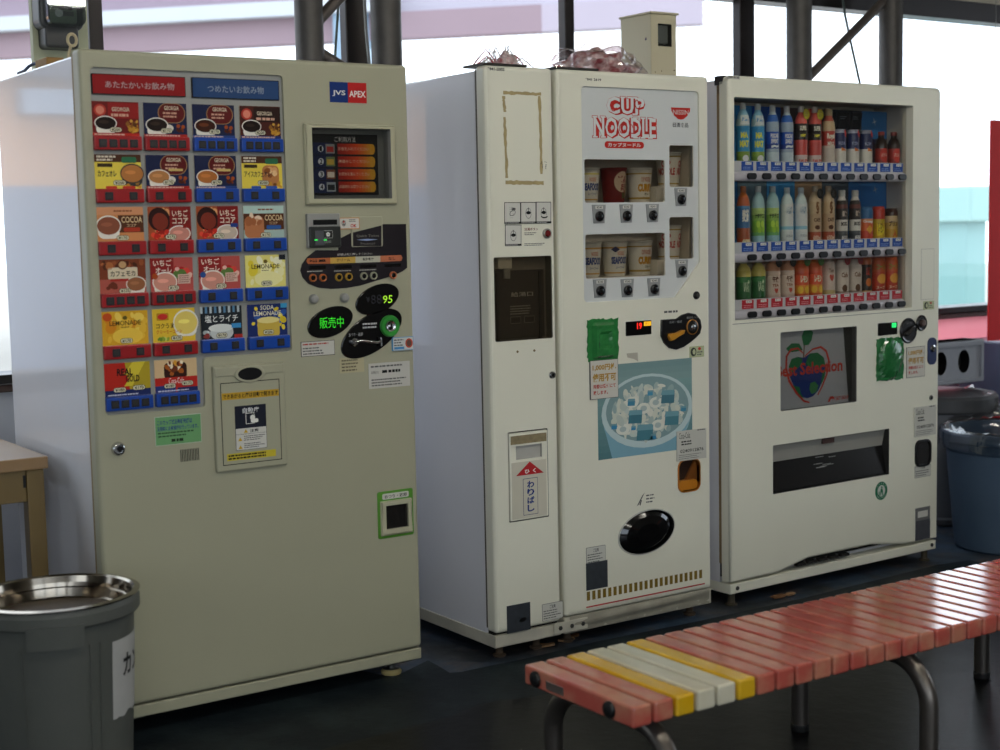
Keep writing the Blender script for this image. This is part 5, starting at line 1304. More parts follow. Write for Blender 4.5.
ap = [(.36, .64), (.44, .69), (.54, .69), (.62, .62), (.645, .5), (.61, .34), (.55, .2), (.48, .13), (.4, .11), (.32, .15), (.24, .26), (.175, .42), (.165, .55), (.2, .64), (.28, .66)]
blob(ap, '#1e3170', .0002)
blob([(.165, .55), (.2, .64), (.28, .66), (.34, .63), (.33, .56), (.26, .5), (.2, .46), (.18, .42)], gn_, .0004)
blob([(.4, .62), (.44, .69), (.54, .69), (.62, .62), (.64, .52), (.56, .48), (.5, .52), (.43, .5), (.38, .56)], gn_, .0004)
blob([(.44, .3), (.5, .32), (.55, .26), (.52, .18), (.46, .16), (.43, .22)], '#3f7a48', .0004)
blob([(.22, .3), (.3, .27), (.32, .18), (.36, .12), (.3, .15), (.24, .24)], gn_, .0004); blob([(.6, .42), (.645, .48), (.63, .36), (.58, .26)], gn_, .0004)
rd = '#b8392a'
def ribbon(pts, wd, o):
    P_ = [Vector(K(*p)) for p in pts]; A, B2 = [], []
    n_ = len(P_)
    for i, p in enumerate(P_):
        t = (P_[min(i + 1, n_ - 1)] - P_[max(i - 1, 0)]).normalized(); nn = Vector((-t.y, t.x)); ww = wd * (.35 + .65 * math.sin(math.pi * (i + .3) / n_)) * w
        A.append(tuple(p + nn * ww)); B2.append(tuple(p - nn * ww))
    for i in range(n_ - 1): b.flat([A[i], A[i + 1], B2[i + 1], B2[i]], y - o, ink(rd))
ribbon([(.35, .7), (.28, .77), (.19, .76), (.135, .68), (.13, .52), (.17, .36), (.26, .2), (.36, .08), (.43, .055)], .013, .0006)
ribbon([(.37, .66), (.47, .74), (.58, .76), (.65, .7), (.685, .58), (.66, .4), (.6, .25), (.54, .14)], .012, .0006)
b.text('Best Selection', *K(.0, .42), *K(.87, .58), y - .0009, ink(rd), .03)
b.text('FV EAST GROUP', *K(.74, .04), *K(.95, .09), y - .0009, ink(rd), .02); b.flat([K(.67, .03), K(.7, .1), K(.74, .1), K(.76, .07), K(.71, .06), K(.7, .03)], y - .0009, ink(rd)); b.build('advert_picture', V_)
b = MB(); b.plate(rr(pic[0] + .001, pic[1] + .001, pic[2] - .001, pic[3] - .001, .006), .006, .009, glass_mat('advert_pane', '#f2f2f0', .05), back=True); b.build('advert_pane', V_)
# payment fittings
q = FR.rect(877.8, 323.4, 897, 334.2); w, h = q[2] - q[0], q[3] - q[1]
b = MB(); b.plate(rr(*q, .002), -.002, 0, GLOSSB, .001); pd = b.build('price_display', V_)
b = MB(); b.plate(rr(q[0] + w * .7, q[1] + h * .56, q[0] + w * .94, q[1] + h * .95, .004), -.0028, -.002, mat('#22d36a', .5, emit=.8)); b.build('vacancy_light', pd)
c1, c2_ = FR(907.8, 330.6), FR(920.9, 322.9)
b = MB(); b.lathe([(.049, 0), (.049, .004), (.045, .008), (.038, .006)], mat('#131214', .3, coat=.3), (c1[0], 0, c1[1]), 36, 'y'); b.lathe([(.031, 0), (.031, .004), (.027, .008), (.022, .006)], mat('#131214', .3, coat=.3), (c2_[0], -.001, c2_[1]), 30, 'y')
b.lathe([(.015, 0), (.013, .01), (.009, .012)], mat('#6a5a54', .3, .6), (c2_[0], -.004, c2_[1]), 20, 'y')
b.text('返却', c1[0] - .02, c1[1] + .026, c1[0] + .015, c1[1] + .033, -.0085, ink('#7d7d7d')); cpl = b.build('coin_plate', V_)
b = MB(); b.plate([(c1[0] - .028, c1[1] - .014), (c1[0] - .024, c1[1] - .004), (c1[0] + .022, c1[1] + .02), (c1[0] + .03, c1[1] + .012), (c1[0] + .01, c1[1] - .004), (c1[0] - .016, c1[1] - .02)], -.018, -.006, mat('#3a3836', .2, .4, coat=.5), .003); b.build('return_lever', cpl)
taped_bill(FR, V_, 876.4, 339, 903, 378.5, True)
notice_1000(FR, V_, 906.3, 347.6, 924.4, 376)
q = FR.rect(927.4, 338, 936, 364); b = MB(); b.plate(rr(*q, .022), -.004, 0, mat('#1c2a52', .4, coat=.3), .002); w = (q[0] + q[2]) / 2; hz = (q[1] * .4 + q[3] * .6)
b.lathe([(.015, 0), (.014, .005), (.008, .007)], CHROME, (w, -.004, hz), 18, 'y'); b.lathe([(.005, 0), (.005, .009)], BLACK, (w, -.004, hz), 10, 'y'); b.build('lock_plate', V_)
c = FR(930.8, 397.6); b = MB(); b.lathe([(.010, 0), (.010, .003), (.007, .005)], STEEL, (c[0], 0, c[1]), 16, 'y'); b.lathe([(.006, 0), (.006, .0065)], BLACK, (c[0], 0, c[1]), 12, 'y'); b.build('keyhole', V_)
vendor_label(FR, V_, 913.9, 407.5, 935, 434)
q = FR.rect(914.8, 440.6, 930.6, 465); b = MB(); b.plate(rr(*q, .028), -.006, 0, BLACK, .003, holes=[(inset(ccw(rr(*q, .028)), .009), .0045, BLACK)]); b.flat(inset(ccw(rr(*q, .028)), .009), -.0016, mat('#221f1d', .2, coat=.5)); b.build('coin_return', V_)
outline_sticker(FR, V_, 914.8, 466.5, 930.5, 475.5, 3)
# pick-up opening with its flap
w, h = out[2] - out[0], out[3] - out[1]
b = MB(); b.flat(rr(*out), .043, mat('#141312', .6))
V = [(out[0], .004, out[1] + h * .0), (out[2], .004, out[1]), (out[2], .03, out[1] + h * .58), (out[0], .03, out[1] + h * .58)]
b.add([(out[0] + .002, .012, out[1] + .004), (out[2] - .002, .012, out[1] + .004), (out[2] - .002, .034, out[1] + h * .62), (out[0] + .002, .034, out[1] + h * .62)], [(0, 1, 2, 3)], mat('#151414', .18, coat=.6)); b.build('pick_up_flap', V_)
b = MB(); b.add([(out[0] + .002, .034, out[1] + h * .62), (out[2] - .002, .034, out[1] + h * .62), (out[2] - .002, .02, out[1] + h * .97), (out[0] + .002, .02, out[1] + h * .97)], [(0, 1, 2, 3)], mat('#9d9b92', .35, coat=.3))
b.plate(rr(out[0] + w * .44, out[1] + h * .86, out[0] + w * .54, out[1] + h * .97, .002), .016, .026, mat('#4a3530', .4)); b.build('opening_hood', V_)
b = MB(); g = random.Random(4)
for k in range(9):
    u = out[0] + w * (.4 + g.uniform(0, .16)); zz = out[1] + h * (.34 + g.uniform(0, .26)); dd_ = .012 + .022 * ((zz - out[1] - .004) / (h * .62 - .004)) - .0006
    if k < 8: b.lines(u - .02, zz - .004, u + .03, zz + .004, 1, dd_ - .0012, ink('#8a8a86'), .4)
b.build('worn_print', V_)
c = FR(881.2, 490.8); b = MB(); RG = .0355; gc = ink('#1f6a4a')
b.plate(ell(c[0], c[1], RG), -.0006, 0, gc); b.flat(ell(c[0], c[1], RG * .62), -.0009, ink('#c3c4ba'))
b.flat(ell(c[0] + .002, c[1] + .013, .0045), -.0012, gc); b.flat([(c[0] - .004, c[1] + .008), (c[0] + .007, c[1] + .008), (c[0] + .010, c[1] - .018), (c[0] + .005, c[1] - .018), (c[0] + .001, c[1] - .004), (c[0] - .004, c[1] - .018), (c[0] - .008, c[1] - .018)], -.0012, gc); b.flat(rr(c[0] - .016, c[1] - .018, c[0] - .010, c[1] - .002), -.0012, gc)
for k, ch_ in enumerate('リサイクル'):
    a = R_(140 - 25 * k); b.text(ch_, c[0] + RG * .8 * math.cos(a) - .003, c[1] + RG * .8 * math.sin(a) - .003, c[0] + RG * .8 * math.cos(a) + .003, c[1] + RG * .8 * math.sin(a) + .003, -.001, ink('#c3c4ba'), .03)
for k, ch_ in enumerate('RECYCLE'):
    a = R_(220 + 17 * k); b.text(ch_, c[0] + RG * .8 * math.cos(a) - .002, c[1] + RG * .8 * math.sin(a) - .003, c[0] + RG * .8 * math.cos(a) + .002, c[1] + RG * .8 * math.sin(a) + .003, -.001, ink('#c3c4ba'), .03)
b.build('recycling_emblem', V_)
q = FR.rect(915.3, 508.6, 929.7, 519); b = MB(); L = rr(*q); b.plate(L, -.001, 0, mat('#6a6a68', .5)); b.flat(inset(ccw(L), .014), -.0014, PAPER); b.build('rating_plate', V_)
q = FR.rect(915.3, 521.4, 929.7, 537.8); b = MB(); b.plate(rr(*q), -.0015, 0, mat('#43444a', .5, var=.25, scale=50)); b.build('rating_plate', V_)
# ================================================================== room shell
YW = 1.2                                   # inner face of the window wall
SILL, HEADZ = .905, 2.345
def floor_mat():
    m = bpy.data.materials.new('worn_floor_paint'); m.use_nodes = True
    nt = m.node_tree; b = nt.nodes['Principled BSDF']
    tc = nt.nodes.new('ShaderNodeTexCoord')
    def noise(scale, detail=5, rough=.6):
        n = nt.nodes.new('ShaderNodeTexNoise'); n.inputs['Scale'].default_value = scale; n.inputs['Detail'].default_value = detail; n.inputs['Roughness'].default_value = rough
        nt.links.new(tc.outputs['Object'], n.inputs['Vector']); return n
    def ramp(n, p0, p1, c0, c1):
        r = nt.nodes.new('ShaderNodeValToRGB'); r.color_ramp.elements[0].position = p0; r.color_ramp.elements[1].position = p1
        r.color_ramp.elements[0].color = c0; r.color_ramp.elements[1].color = c1
        nt.links.new(n.outputs['Fac'], r.inputs['Fac']); return r
    a = ramp(noise(2.2), .42, .62, srgb('#24282c'), srgb('#32475e'))
    d = ramp(noise(9, 8, .7), .5, .66, (0, 0, 0, 1), (1, 1, 1, 1))
    mx = nt.nodes.new('ShaderNodeMix'); mx.data_type = 'RGBA'
    nt.links.new(d.outputs['Color'], mx.inputs['Factor']); nt.links.new(a.outputs['Color'], mx.inputs['A']); mx.inputs['B'].default_value = srgb('#4a3f36')
    nt.links.new(mx.outputs['Result'], b.inputs['Base Color'])
    r = ramp(noise(5), .3, .7, (.32, .32, .32, 1), (.6, .6, .6, 1)); nt.links.new(r.outputs['Color'], b.inputs['Roughness'])
    bp = nt.nodes.new('ShaderNodeBump'); bp.inputs['Strength'].default_value = .25; bp.inputs['Distance'].default_value = .006
    nt.links.new(noise(20, 6).outputs['Fac'], bp.inputs['Height']); nt.links.new(bp.outputs['Normal'], b.inputs['Normal'])
    return m
WG_ = glass_mat('window_glass', '#f4f8fb', .02)
b = MB(); b.box(-7, 7, -8.1, 1.35, -.1, 0, floor_mat()); structure(b.build('floor'))
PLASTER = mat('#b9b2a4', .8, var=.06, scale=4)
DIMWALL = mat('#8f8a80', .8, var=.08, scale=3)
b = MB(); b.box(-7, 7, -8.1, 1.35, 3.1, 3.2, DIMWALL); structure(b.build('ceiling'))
LW = mat('#b4b4bc', .6, var=.06, scale=4)
b = MB(); b.box(-7, 3.35, YW + .02, YW + .14, 0, SILL - .06, LW); b.box(4.4, 7, YW + .02, YW + .14, 0, SILL - .06, LW); b.box(3.35, 4.4, YW + .02, YW + .14, 0, .5, LW); b.box(-7, 7, YW, YW + .14, HEADZ + .095, 3.1, PLASTER); structure(b.build('wall_back'))
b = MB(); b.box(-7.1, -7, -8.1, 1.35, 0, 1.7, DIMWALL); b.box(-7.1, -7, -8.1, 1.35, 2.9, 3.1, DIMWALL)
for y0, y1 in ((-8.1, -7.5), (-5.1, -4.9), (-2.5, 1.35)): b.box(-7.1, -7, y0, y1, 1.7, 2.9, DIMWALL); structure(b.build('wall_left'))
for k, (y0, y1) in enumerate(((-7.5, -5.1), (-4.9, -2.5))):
    b = MB(); b.box(-7.06, -7.05, y0, y1, 1.7, 2.9, WG_); structure(b.build('window_%d' % (30 + k)))  # unseen side windows, added for daylight on the cabinet sides and fronts
b = MB(); b.box(7.05, 7.06, -3.6, -.7, .9, 2.9, WG_); structure(b.build('window_40'))  # unseen window added to bring more light from the right
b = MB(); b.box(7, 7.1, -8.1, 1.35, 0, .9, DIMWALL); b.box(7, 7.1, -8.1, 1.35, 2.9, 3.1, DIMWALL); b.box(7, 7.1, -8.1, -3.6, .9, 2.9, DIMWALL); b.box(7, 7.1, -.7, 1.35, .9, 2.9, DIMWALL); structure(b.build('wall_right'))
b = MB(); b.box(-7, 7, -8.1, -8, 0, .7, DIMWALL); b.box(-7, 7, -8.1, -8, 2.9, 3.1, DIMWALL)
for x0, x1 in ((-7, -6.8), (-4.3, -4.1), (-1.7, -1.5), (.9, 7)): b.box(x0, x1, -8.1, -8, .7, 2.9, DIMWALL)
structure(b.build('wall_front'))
for k, (x0, x1) in enumerate(((-6.8, -4.3), (-4.1, -1.7), (-1.5, .9))):
    b = MB(); b.box(x0, x1, -8.06, -8.05, .7, 2.9, WG_); structure(b.build('window_%d' % (20 + k)))  # unseen windows behind the camera, added for soft frontal daylight
BRONZE = mat('#211c1c', .35, .4, var=.1)
b = MB(); b.box(-7, 7, YW - .01, YW + .1, HEADZ, HEADZ + .095, BRONZE, .004); b.box(-7, 7, YW - .04, YW + .12, SILL - .03, SILL, BRONZE, .003); b.box(-7, 7, YW - .015, YW + .1, SILL - .06, SILL - .036, mat('#4a3632', .4, .3), .003); structure(b.build('trim_1'))
x = -.765; k = -6; WG = glass_mat('window_glass', '#f4f8fb', .02)
n = 1
xs_ = [-.765 + .9975 * k for k in range(-6, 8)]
for i, xm in enumerate(xs_):
    hw = .045 if (i % 2 == 1) else .024
    b = MB(); b.box(xm - hw, xm + hw, YW, YW + .05, SILL, HEADZ, BRONZE, .004)
    if hw > .05: b.box(xm - .004, xm + .004, YW - .012, YW, SILL, HEADZ, mat('#2f3a3a', .4)); b.box(xm - hw - .012, xm - hw + .004, YW + .02, YW + .06, SILL, HEADZ, mat('#55666b', .4))
    structure(b.build('trim_%d' % (i + 2)))
for i in range(len(xs_) - 1):
    b = MB(); b.box(xs_[i] + .03, xs_[i + 1] - .03, YW + .036, YW + .042, SILL - .005, HEADZ + .005, WG); structure(b.build('window_%d' % (i + 1)))

# ------------------------------------------------------------------ pipe columns and braces in front of the windows
GALV = mat('#4e4b48', .5, .55, var=.3, scale=22)
YC_ = 1.03
def column(px0, px1, label):
    a, c = at_y(px0, 30, YC_), at_y(px1, 30, YC_)
    ang = math.atan2((a.x + c.x) / 2 - CAM.x, YC_ - CAM.y)
    r = (c.x - a.x) / 2 * math.cos(ang); xm = (a.x + c.x) / 2
    b = MB(); b.lathe([(r + .05, 0), (r + .05, .012), (r, .014), (r, 3.1)], GALV, (xm, YC_, 0), 32)
    o = b.build('pipe_column'); tag(o, label, 'pipe', 'galvanised pipe columns by the windows'); return xm, r
x1, r1 = column(294.6, 323.6, 'grey pipe column behind the left machine, left of the dark window post')
x2, r2 = column(370.6, 401.6, 'grey pipe column behind the right corner of the left machine')
x3, r3 = column(786, 812, 'grey pipe column behind the rightmost machine, left of the diagonal brace')
x4, r4 = column(878.4, 903, 'grey pipe column behind the rightmost machine, right of the diagonal brace')
def brace(p, q, label, r=.021):
    b = MB(); b.tube([p, q], r, mat('#57504b', .5, .4, var=.25, scale=30), 14); o = b.build('diagonal_brace'); tag(o, label, 'brace', 'diagonal braces between the pipe columns')
pa, pb = at_y(312, 27, YC_), at_y(337, 0, YC_); d = pb - pa
brace(pa - d * .1, pa + d * ((x2 - pa.x) / d.x), 'upper diagonal brace rising right from the pipe behind the left machine')
pa, pb = at_y(313.6, 49, YC_), at_y(334, 62, YC_); d = pb - pa
brace(pa - d * .1, pa + d * ((x2 - pa.x) / d.x), 'lower diagonal brace falling right from the pipe behind the left machine')
pa, pb = at_y(809.6, 76, YC_), at_y(878, 7, YC_)
brace(pa - (pb - pa) * .1, pb + (pb - pa) * .1, 'diagonal brace crossing the window above the rightmost machine')
def cable(pts, r, m, label, name='cable'):
    if pts[0][2] > 2.1: pts = [Vector((pts[0][0] + (pts[0][0] - pts[1][0]) * 2, pts[0][1], 3.09))] + list(pts)
    b = MB(); b.tube(pts, r, m, 8); tag(b.build(name), label, 'cable')
cable([at_y(340, -30, 1.12), at_y(338, 10, 1.12), at_y(336, 40, 1.12), at_y(333, 90, 1.12), at_y(331, 200, 1.12)], .005, mat('#3a4a48', .5), 'thin dark cable hanging in the window behind the left machine')
cable([at_y(839, -30, 1.1), at_y(845, 15, 1.1), at_y(852, 48, 1.1), at_y(860, 84, 1.1), at_y(866, 130, 1.1)], .006, mat('#2c3a36', .5), 'thin dark cable slanting across the window above the rightmost machine')
cable([at_y(363, -30, 1.13), at_y(366, 30, 1.13), at_y(370, 70, 1.13), at_y(374, 160, 1.13)], .006, mat('#9a9a98', .5), 'pale twisted cord beside the dark window post')

# ------------------------------------------------------------------ electric meter board, cream switch box, things on top
YB = .93
a, c = at_y(32, 20, YB), at_y(87.5, 20, YB)
b = MB(); b.box(a.x, c.x, YB, YB + .03, 0, 3.1, mat('#a4a68a', .6, var=.06, scale=6), .002); tag(b.build('meter_board'), 'pale green board rising behind the top left corner of the left machine', 'board')
mt_ = thing('electric_meter', 'grey electric meter with clear cover above the left machine', 'electric meter', (0, 0, 0))
p, q = at_y(41, 28.5, YB - .08), at_y(86, 28.5, YB - .08)
b = MB(); b.plate(rr(p.x, p.z, q.x, p.z + .3, .03), YB - .07, YB - .001, mat('#3a3c3c', .4), .01)
b.build('meter_case', mt_)
b = MB(); b.plate(rr(p.x + .03, p.z + .02, q.x - .025, p.z + .27, .01), YB - .076, YB - .06, mat('#6f7a68', .5), .003)
w = q.x - p.x; pl = at_y(56, 8, YB - .08); pr_ = at_y(72, 4, YB - .08); b.plate(rr(pl.x + .01, pl.z - .004, pr_.x, pr_.z), YB - .079, YB - .074, BLACK); b.plate(rr(pl.x + .02, pl.z - .022, pr_.x + .004, pl.z - .008), YB - .079, YB - .074, INKG)
cc = at_y(59, 13, YB - .08); b.plate(ell(cc.x, cc.z, .012), YB - .082, YB - .074, mat('#b8b8b0', .4)); b.build('dial_plate', mt_)
b = MB(); b.plate(rr(p.x + .012, p.z + .008, q.x - .012, p.z + .292, .025), YB - .12, YB - .118, glass_mat('meter_cover', '#dfe4e6', .1), .0, back=True)
L = rr(p.x + .012, p.z + .008, q.x - .012, p.z + .292, .025); b.bridge(L, L, YB - .12, YB - .07, glass_mat('meter_cover2', '#c9ced2', .25)); b.build('clear_cover', mt_)
for xx in (p.x - .014, q.x - .006):
    b = MB(); b.box(xx, xx + .022, YB - .05, YB - .004, p.z + .12, p.z + .16, BLACK, .003); b.build('clip', mt_)
p2, q2 = at_y(46, 47, YB - .07), at_y(75, 28, YB - .07)
b = MB(); b.plate(rr(p2.x, p2.z, q2.x + .012, q2.z + .01, .012), YB - .07, YB - .001, mat('#2c2d2e', .4), .008); b.build('terminal_cover', mt_)
lp = at_y(72, 40, .5); b = MB(); b.tube([(lp.x + .013 * math.cos(t), .5, lp.z + .017 * math.sin(t)) for t in [k * .45 for k in range(-4, 11)]], .0045, mat('#b8aa88', .6), 8); b.tube([(lp.x - .004, .5, lp.z - .016), (lp.x - .012, .5, lp.z - .04), (lp.x - .02, .5, 1.82)], .0045, mat('#b8aa88', .6), 8); tag(b.build('string_loop'), 'pale string loop on top of the left machine beside the meter', 'string')
wb = at_x(44, 58, -1.19)
b = MB(); b.box(-1.2, -1.15, wb.y - .05, wb.y + .05, 1.8185, 1.846, mat('#94713f', .7, var=.2, scale=30), .003); tag(b.build('wood_block'), 'small brown wood block lying on the left machine below the meter', 'block')
wc = at_x(24, 62, -1.205)
cable([(-1.18, wb.y + .051, 1.836), (-1.19, wb.y + .09, 1.842), (-1.2, (wb.y + wc.y) / 2 + .04, 1.836), (-1.205, wc.y, 1.826), (-1.205, wc.y + .06, 1.825)], .005, mat('#20304f', .4), 'short dark blue cable beside the wood block on the beige machine')

yb_ = .56
cA, cB = at_y(651, 40, yb_), at_y(676.5, 40, yb_); zt = at_y(651, 13.4, yb_).z; dBk = at_x(621, 40, cA.x)
BX = mat('#c0b79a', .5, var=.05, scale=6)
sb = thing('switch_box', 'tall cream metal box with small window standing behind the noodle machine', 'box', (0, 0, 0))
bw = (cA.x, cB.x, yb_, min(dBk.y, .95))
q = (at_y(658, 46, yb_).x, at_y(658, 46, yb_).z, at_y(671.5, 24, yb_).x, at_y(671, 24.5, yb_).z)
b = MB(); b.plate(rr(bw[0], VT - .0115, bw[1], zt, .002), yb_, bw[3], BX, .003, holes=[(rr(*q, .003), .03, mat('#2c2c28', .5))]); b.flat(rr(*q), yb_ + .029, mat('#20201e', .4))
b.add([(bw[0], yb_, zt), (bw[1], yb_, zt), (bw[1], bw[3], zt), (bw[0], bw[3], zt)], [(0, 1, 2, 3)], BX); b.build('box_body', sb)
b = MB(); b.box(bw[0] - .006, bw[1] + .006, yb_ - .008, bw[3] + .006, zt, zt + .008, BX, .002); b.build('box_cap', sb)
b = MB(); b.plate(rr(q[0] + .006, q[1] + .012, q[2] - .008, q[3] - .004, .002), yb_ + .012, yb_ + .029, mat('#4d504c', .3), .002); b.build('meter_face', sb)
b = MB(); b.lathe([(.006, 0), (.005, .006)], mat('#3a2a60', .4), (bw[0] - .0, yb_ + .03, zt - .09), 10, 'x'); 
b.build('latch', sb)
g = random.Random(2)
b = MB()
for k in range(10): b.flat(ell(g.uniform(bw[0] + .01, bw[1] - .01), g.uniform(1.85, zt - .2), .003, .002, g.uniform(0, 3), 8), yb_ - .0006, mat('#5a5038', .8))
b.build('rust_speck', sb)

def crumple(name, c, rx, ry, rz, m, seed, rough=.35, sub=4, power=2.0):
    g = random.Random(seed); bm_ = bmesh.new(); bmesh.ops.create_icosphere(bm_, subdivisions=sub, radius=1)
    dirs = [(Vector((g.gauss(0, 1), g.gauss(0, 1), g.gauss(0, 1))).normalized(), g.uniform(.1, .35), g.uniform(5, 14)) for _ in range(18)]
    for v in bm_.verts:
        n_ = v.co.normalized(); s_ = 1.0
        for d_, a_, f_ in dirs: s_ += rough * .12 * math.sin(f_ * n_.dot(d_) + a_ * 20)
        p_ = Vector((n_.x * rx, n_.y * ry, max(n_.z, -.55) * rz)) * s_
        v.co = p_ + Vector(c)
    return MB().bm(bm_, m)
def bagmat():
    m = bpy.data.materials.new('plastic_wrapped_red'); m.use_nodes = True; nt = m.node_tree; b_ = nt.nodes['Principled BSDF']
    tc = nt.nodes.new('ShaderNodeTexCoord'); nz = nt.nodes.new('ShaderNodeTexNoise'); nz.inputs['Scale'].default_value = 30; nz.inputs['Detail'].default_value = 6
    nt.links.new(tc.outputs['Object'], nz.inputs['Vector']); r = nt.nodes.new('ShaderNodeValToRGB')
    r.color_ramp.elements[0].position = .36; r.color_ramp.elements[0].color = srgb('#9a3c44'); r.color_ramp.elements[1].position = .58; r.color_ramp.elements[1].color = srgb('#e0cbc8')
    nt.links.new(nz.outputs['Fac'], r.inputs['Fac']); nt.links.new(r.outputs['Color'], b_.inputs['Base Color']); b_.inputs['Roughness'].default_value = .35; b_.inputs['Coat Weight'].default_value = .6
    return m
BAG = bagmat(); FILM = glass_mat('plastic_film', '#f3eeee', .12, .12)
p, q = at_y(556, 68, .42), at_y(636, 68, .42)
cx0 = (p.x + q.x) / 2 + .01
bg = thing('plastic_bag', 'clear plastic bag stuffed with red netting lying on the noodle machine', 'bag', (0, 0, 0))
rx = (q.x - p.x) / 2
crumple('c', (cx0 - .01, .43, 1.889), rx * .74, .13, .070, BAG, 5).build('red_filling', bg)
crumple('c', (cx0 - .02, .43, 1.897), rx * .86, .145, .080, FILM, 6, .5).build('plastic_film', bg)
p, q = at_y(486, 62, .30), at_y(524, 62, .30)
bg = thing('plastic_bag', 'small tangle of red and clear plastic strands on the narrow white cabinet', 'bag', (0, 0, 0))
mx_ = (p.x + q.x) / 2
crumple('c', (mx_ + .01, .32, 1.868), (q.x - p.x) * .3, .05, .042, BAG, 9, .8).build('red_filling', bg)
b = MB(); g = random.Random(12)
for k in range(46):
    a_ = g.uniform(0, 6.28); L_ = g.uniform(.06, .12); up = g.uniform(.01, .075)
    s0 = Vector((mx_ + g.uniform(-.04, .04), .32 + g.uniform(-.03, .03), 1.875)); e_ = s0 + Vector((math.cos(a_) * L_, math.sin(a_) * L_ * .6, g.uniform(-.012, .015)))
    b.tube([s0, (s0 + e_) / 2 + Vector((0, 0, up)), e_], .0012 if k % 3 else .0024, mat('#c9c0bc' if k % 4 else '#b05058', .4), 5)
b.build('loose_strands', bg)

# ------------------------------------------------------------------ bench
ZS, SLH = .36, .046
bx0 = at_z(634, 708, ZS); e0 = at_z(523, 664, ZS)
yB, yF = -1.04, -1.43
xs0 = (at_z(634, 708, ZS).x + e0.x) / 2
PITCH_S = .0594
bench = thing('bench', 'long slatted bench of faded red plastic with yellow and white slats', 'bench', (0, 0, 0))
def slat_mat(h, top):
    m = bpy.data.materials.new('slat_plastic'); m.use_nodes = True; nt = m.node_tree; b_ = nt.nodes['Principled BSDF']
    tc = nt.nodes.new('ShaderNodeTexCoord'); mp = nt.nodes.new('ShaderNodeMapping'); mp.inputs['Scale'].default_value = (9, 5, 9)
    nz = nt.nodes.new('ShaderNodeTexNoise'); nz.inputs['Scale'].default_value = 2; nz.inputs['Detail'].default_value = 5
    nt.links.new(tc.outputs['Object'], mp.inputs['Vector']); nt.links.new(mp.outputs['Vector'], nz.inputs['Vector'])
    mx = nt.nodes.new('ShaderNodeMix'); mx.data_type = 'RGBA'; mx.inputs['A'].default_value = srgb(h); mx.inputs['B'].default_value = srgb(top)
    r = nt.nodes.new('ShaderNodeValToRGB'); r.color_ramp.elements[0].position = .4; r.color_ramp.elements[1].position = .65
    nt.links.new(nz.outputs['Fac'], r.inputs['Fac']); nt.links.new(r.outputs['Color'], mx.inputs['Factor']); nt.links.new(mx.outputs['Result'], b_.inputs['Base Color'])
    b_.inputs['Roughness'].default_value = .13; b_.inputs['Specular IOR Level'].default_value = .55; b_.inputs['Coat Weight'].default_value = .5; b_.inputs['Coat Roughness'].default_value = .1
    return m
SR, SY, SW = slat_mat('#b5564a', '#bd7a62'), slat_mat('#dba916', '#dcb02a'), slat_mat('#cfc8ae', '#d8d2bc')
NS = 42; lab_of = {}
for i in range(NS):
    x0 = xs0 + PITCH_S * i
    m = SR
    t = None
    if i in (2, 5): m, t = SY, 'yellow slat'
    if i in (3, 4): m, t = SW, 'white slat'
    b = MB(); b.box(x0, x0 + PITCH_S - .0075, yF, yB, ZS - SLH, ZS, m, .006, 3); s_ = b.build('slat', bench)
    if t: lab(s_, t)
for yy in (yB - .046, yF + .077):
    b = MB(); b.lathe([(.019, -.001), (.019, .003), (.0165, .007), (.006, .009)], mat('#131313', .35), (xs0, yy, ZS - .024), 26, 'x')
    for v_i, v in enumerate(b.v): b.v[v_i] = (2 * xs0 - v[0], v[1], v[2])
    b.f = [tuple(reversed(f)) for f in b.f]; b.build('end_cap', bench)
b = MB(); pA = yB - .115; b.box(xs0 - .0012, xs0 + .001, pA - .035, pA + .03, ZS - .037, ZS - .018, mat('#6a5f58', .35, .4), .0005); b.build('name_plate', bench)
LEGM = mat('#6b655f', .33, .8, var=.2, scale=20)
for xf in (-.53, .28, 1.03, 1.79):
    if xf > xs0 + NS * PITCH_S: continue
    for sgn, yb0 in ((1, yB), (-1, yF)):
        b = MB(); ymid = (yB + yF) / 2
        yo = yb0 + sgn * .018; rad = .11; zt = ZS - SLH - .024
        pts = [(xf, ymid + sgn * .02, zt)] + [(xf, yo - sgn * rad + sgn * rad * math.sin(R_(t)), zt - rad + rad * math.cos(R_(t))) for t in range(0, 91, 10)] + [(xf, yo, .02)]
        b.tube(pts, .0225, LEGM, 14); lg = b.build('leg', bench)
        b = MB(); b.lathe([(.0235, 0), (.0243, .014), (.023, .018)], mat('#171717', .6), (xf, yo, .0087), 16); b.build('rubber_foot', lg)
for yy in (yB - .085, yF + .095):
    b = MB(); b.box(xs0 + .02, xs0 + NS * PITCH_S - .02, yy - .012, yy + .012, ZS - SLH - .006, ZS - SLH - .0005, LEGM); b.build('support_rail', bench)

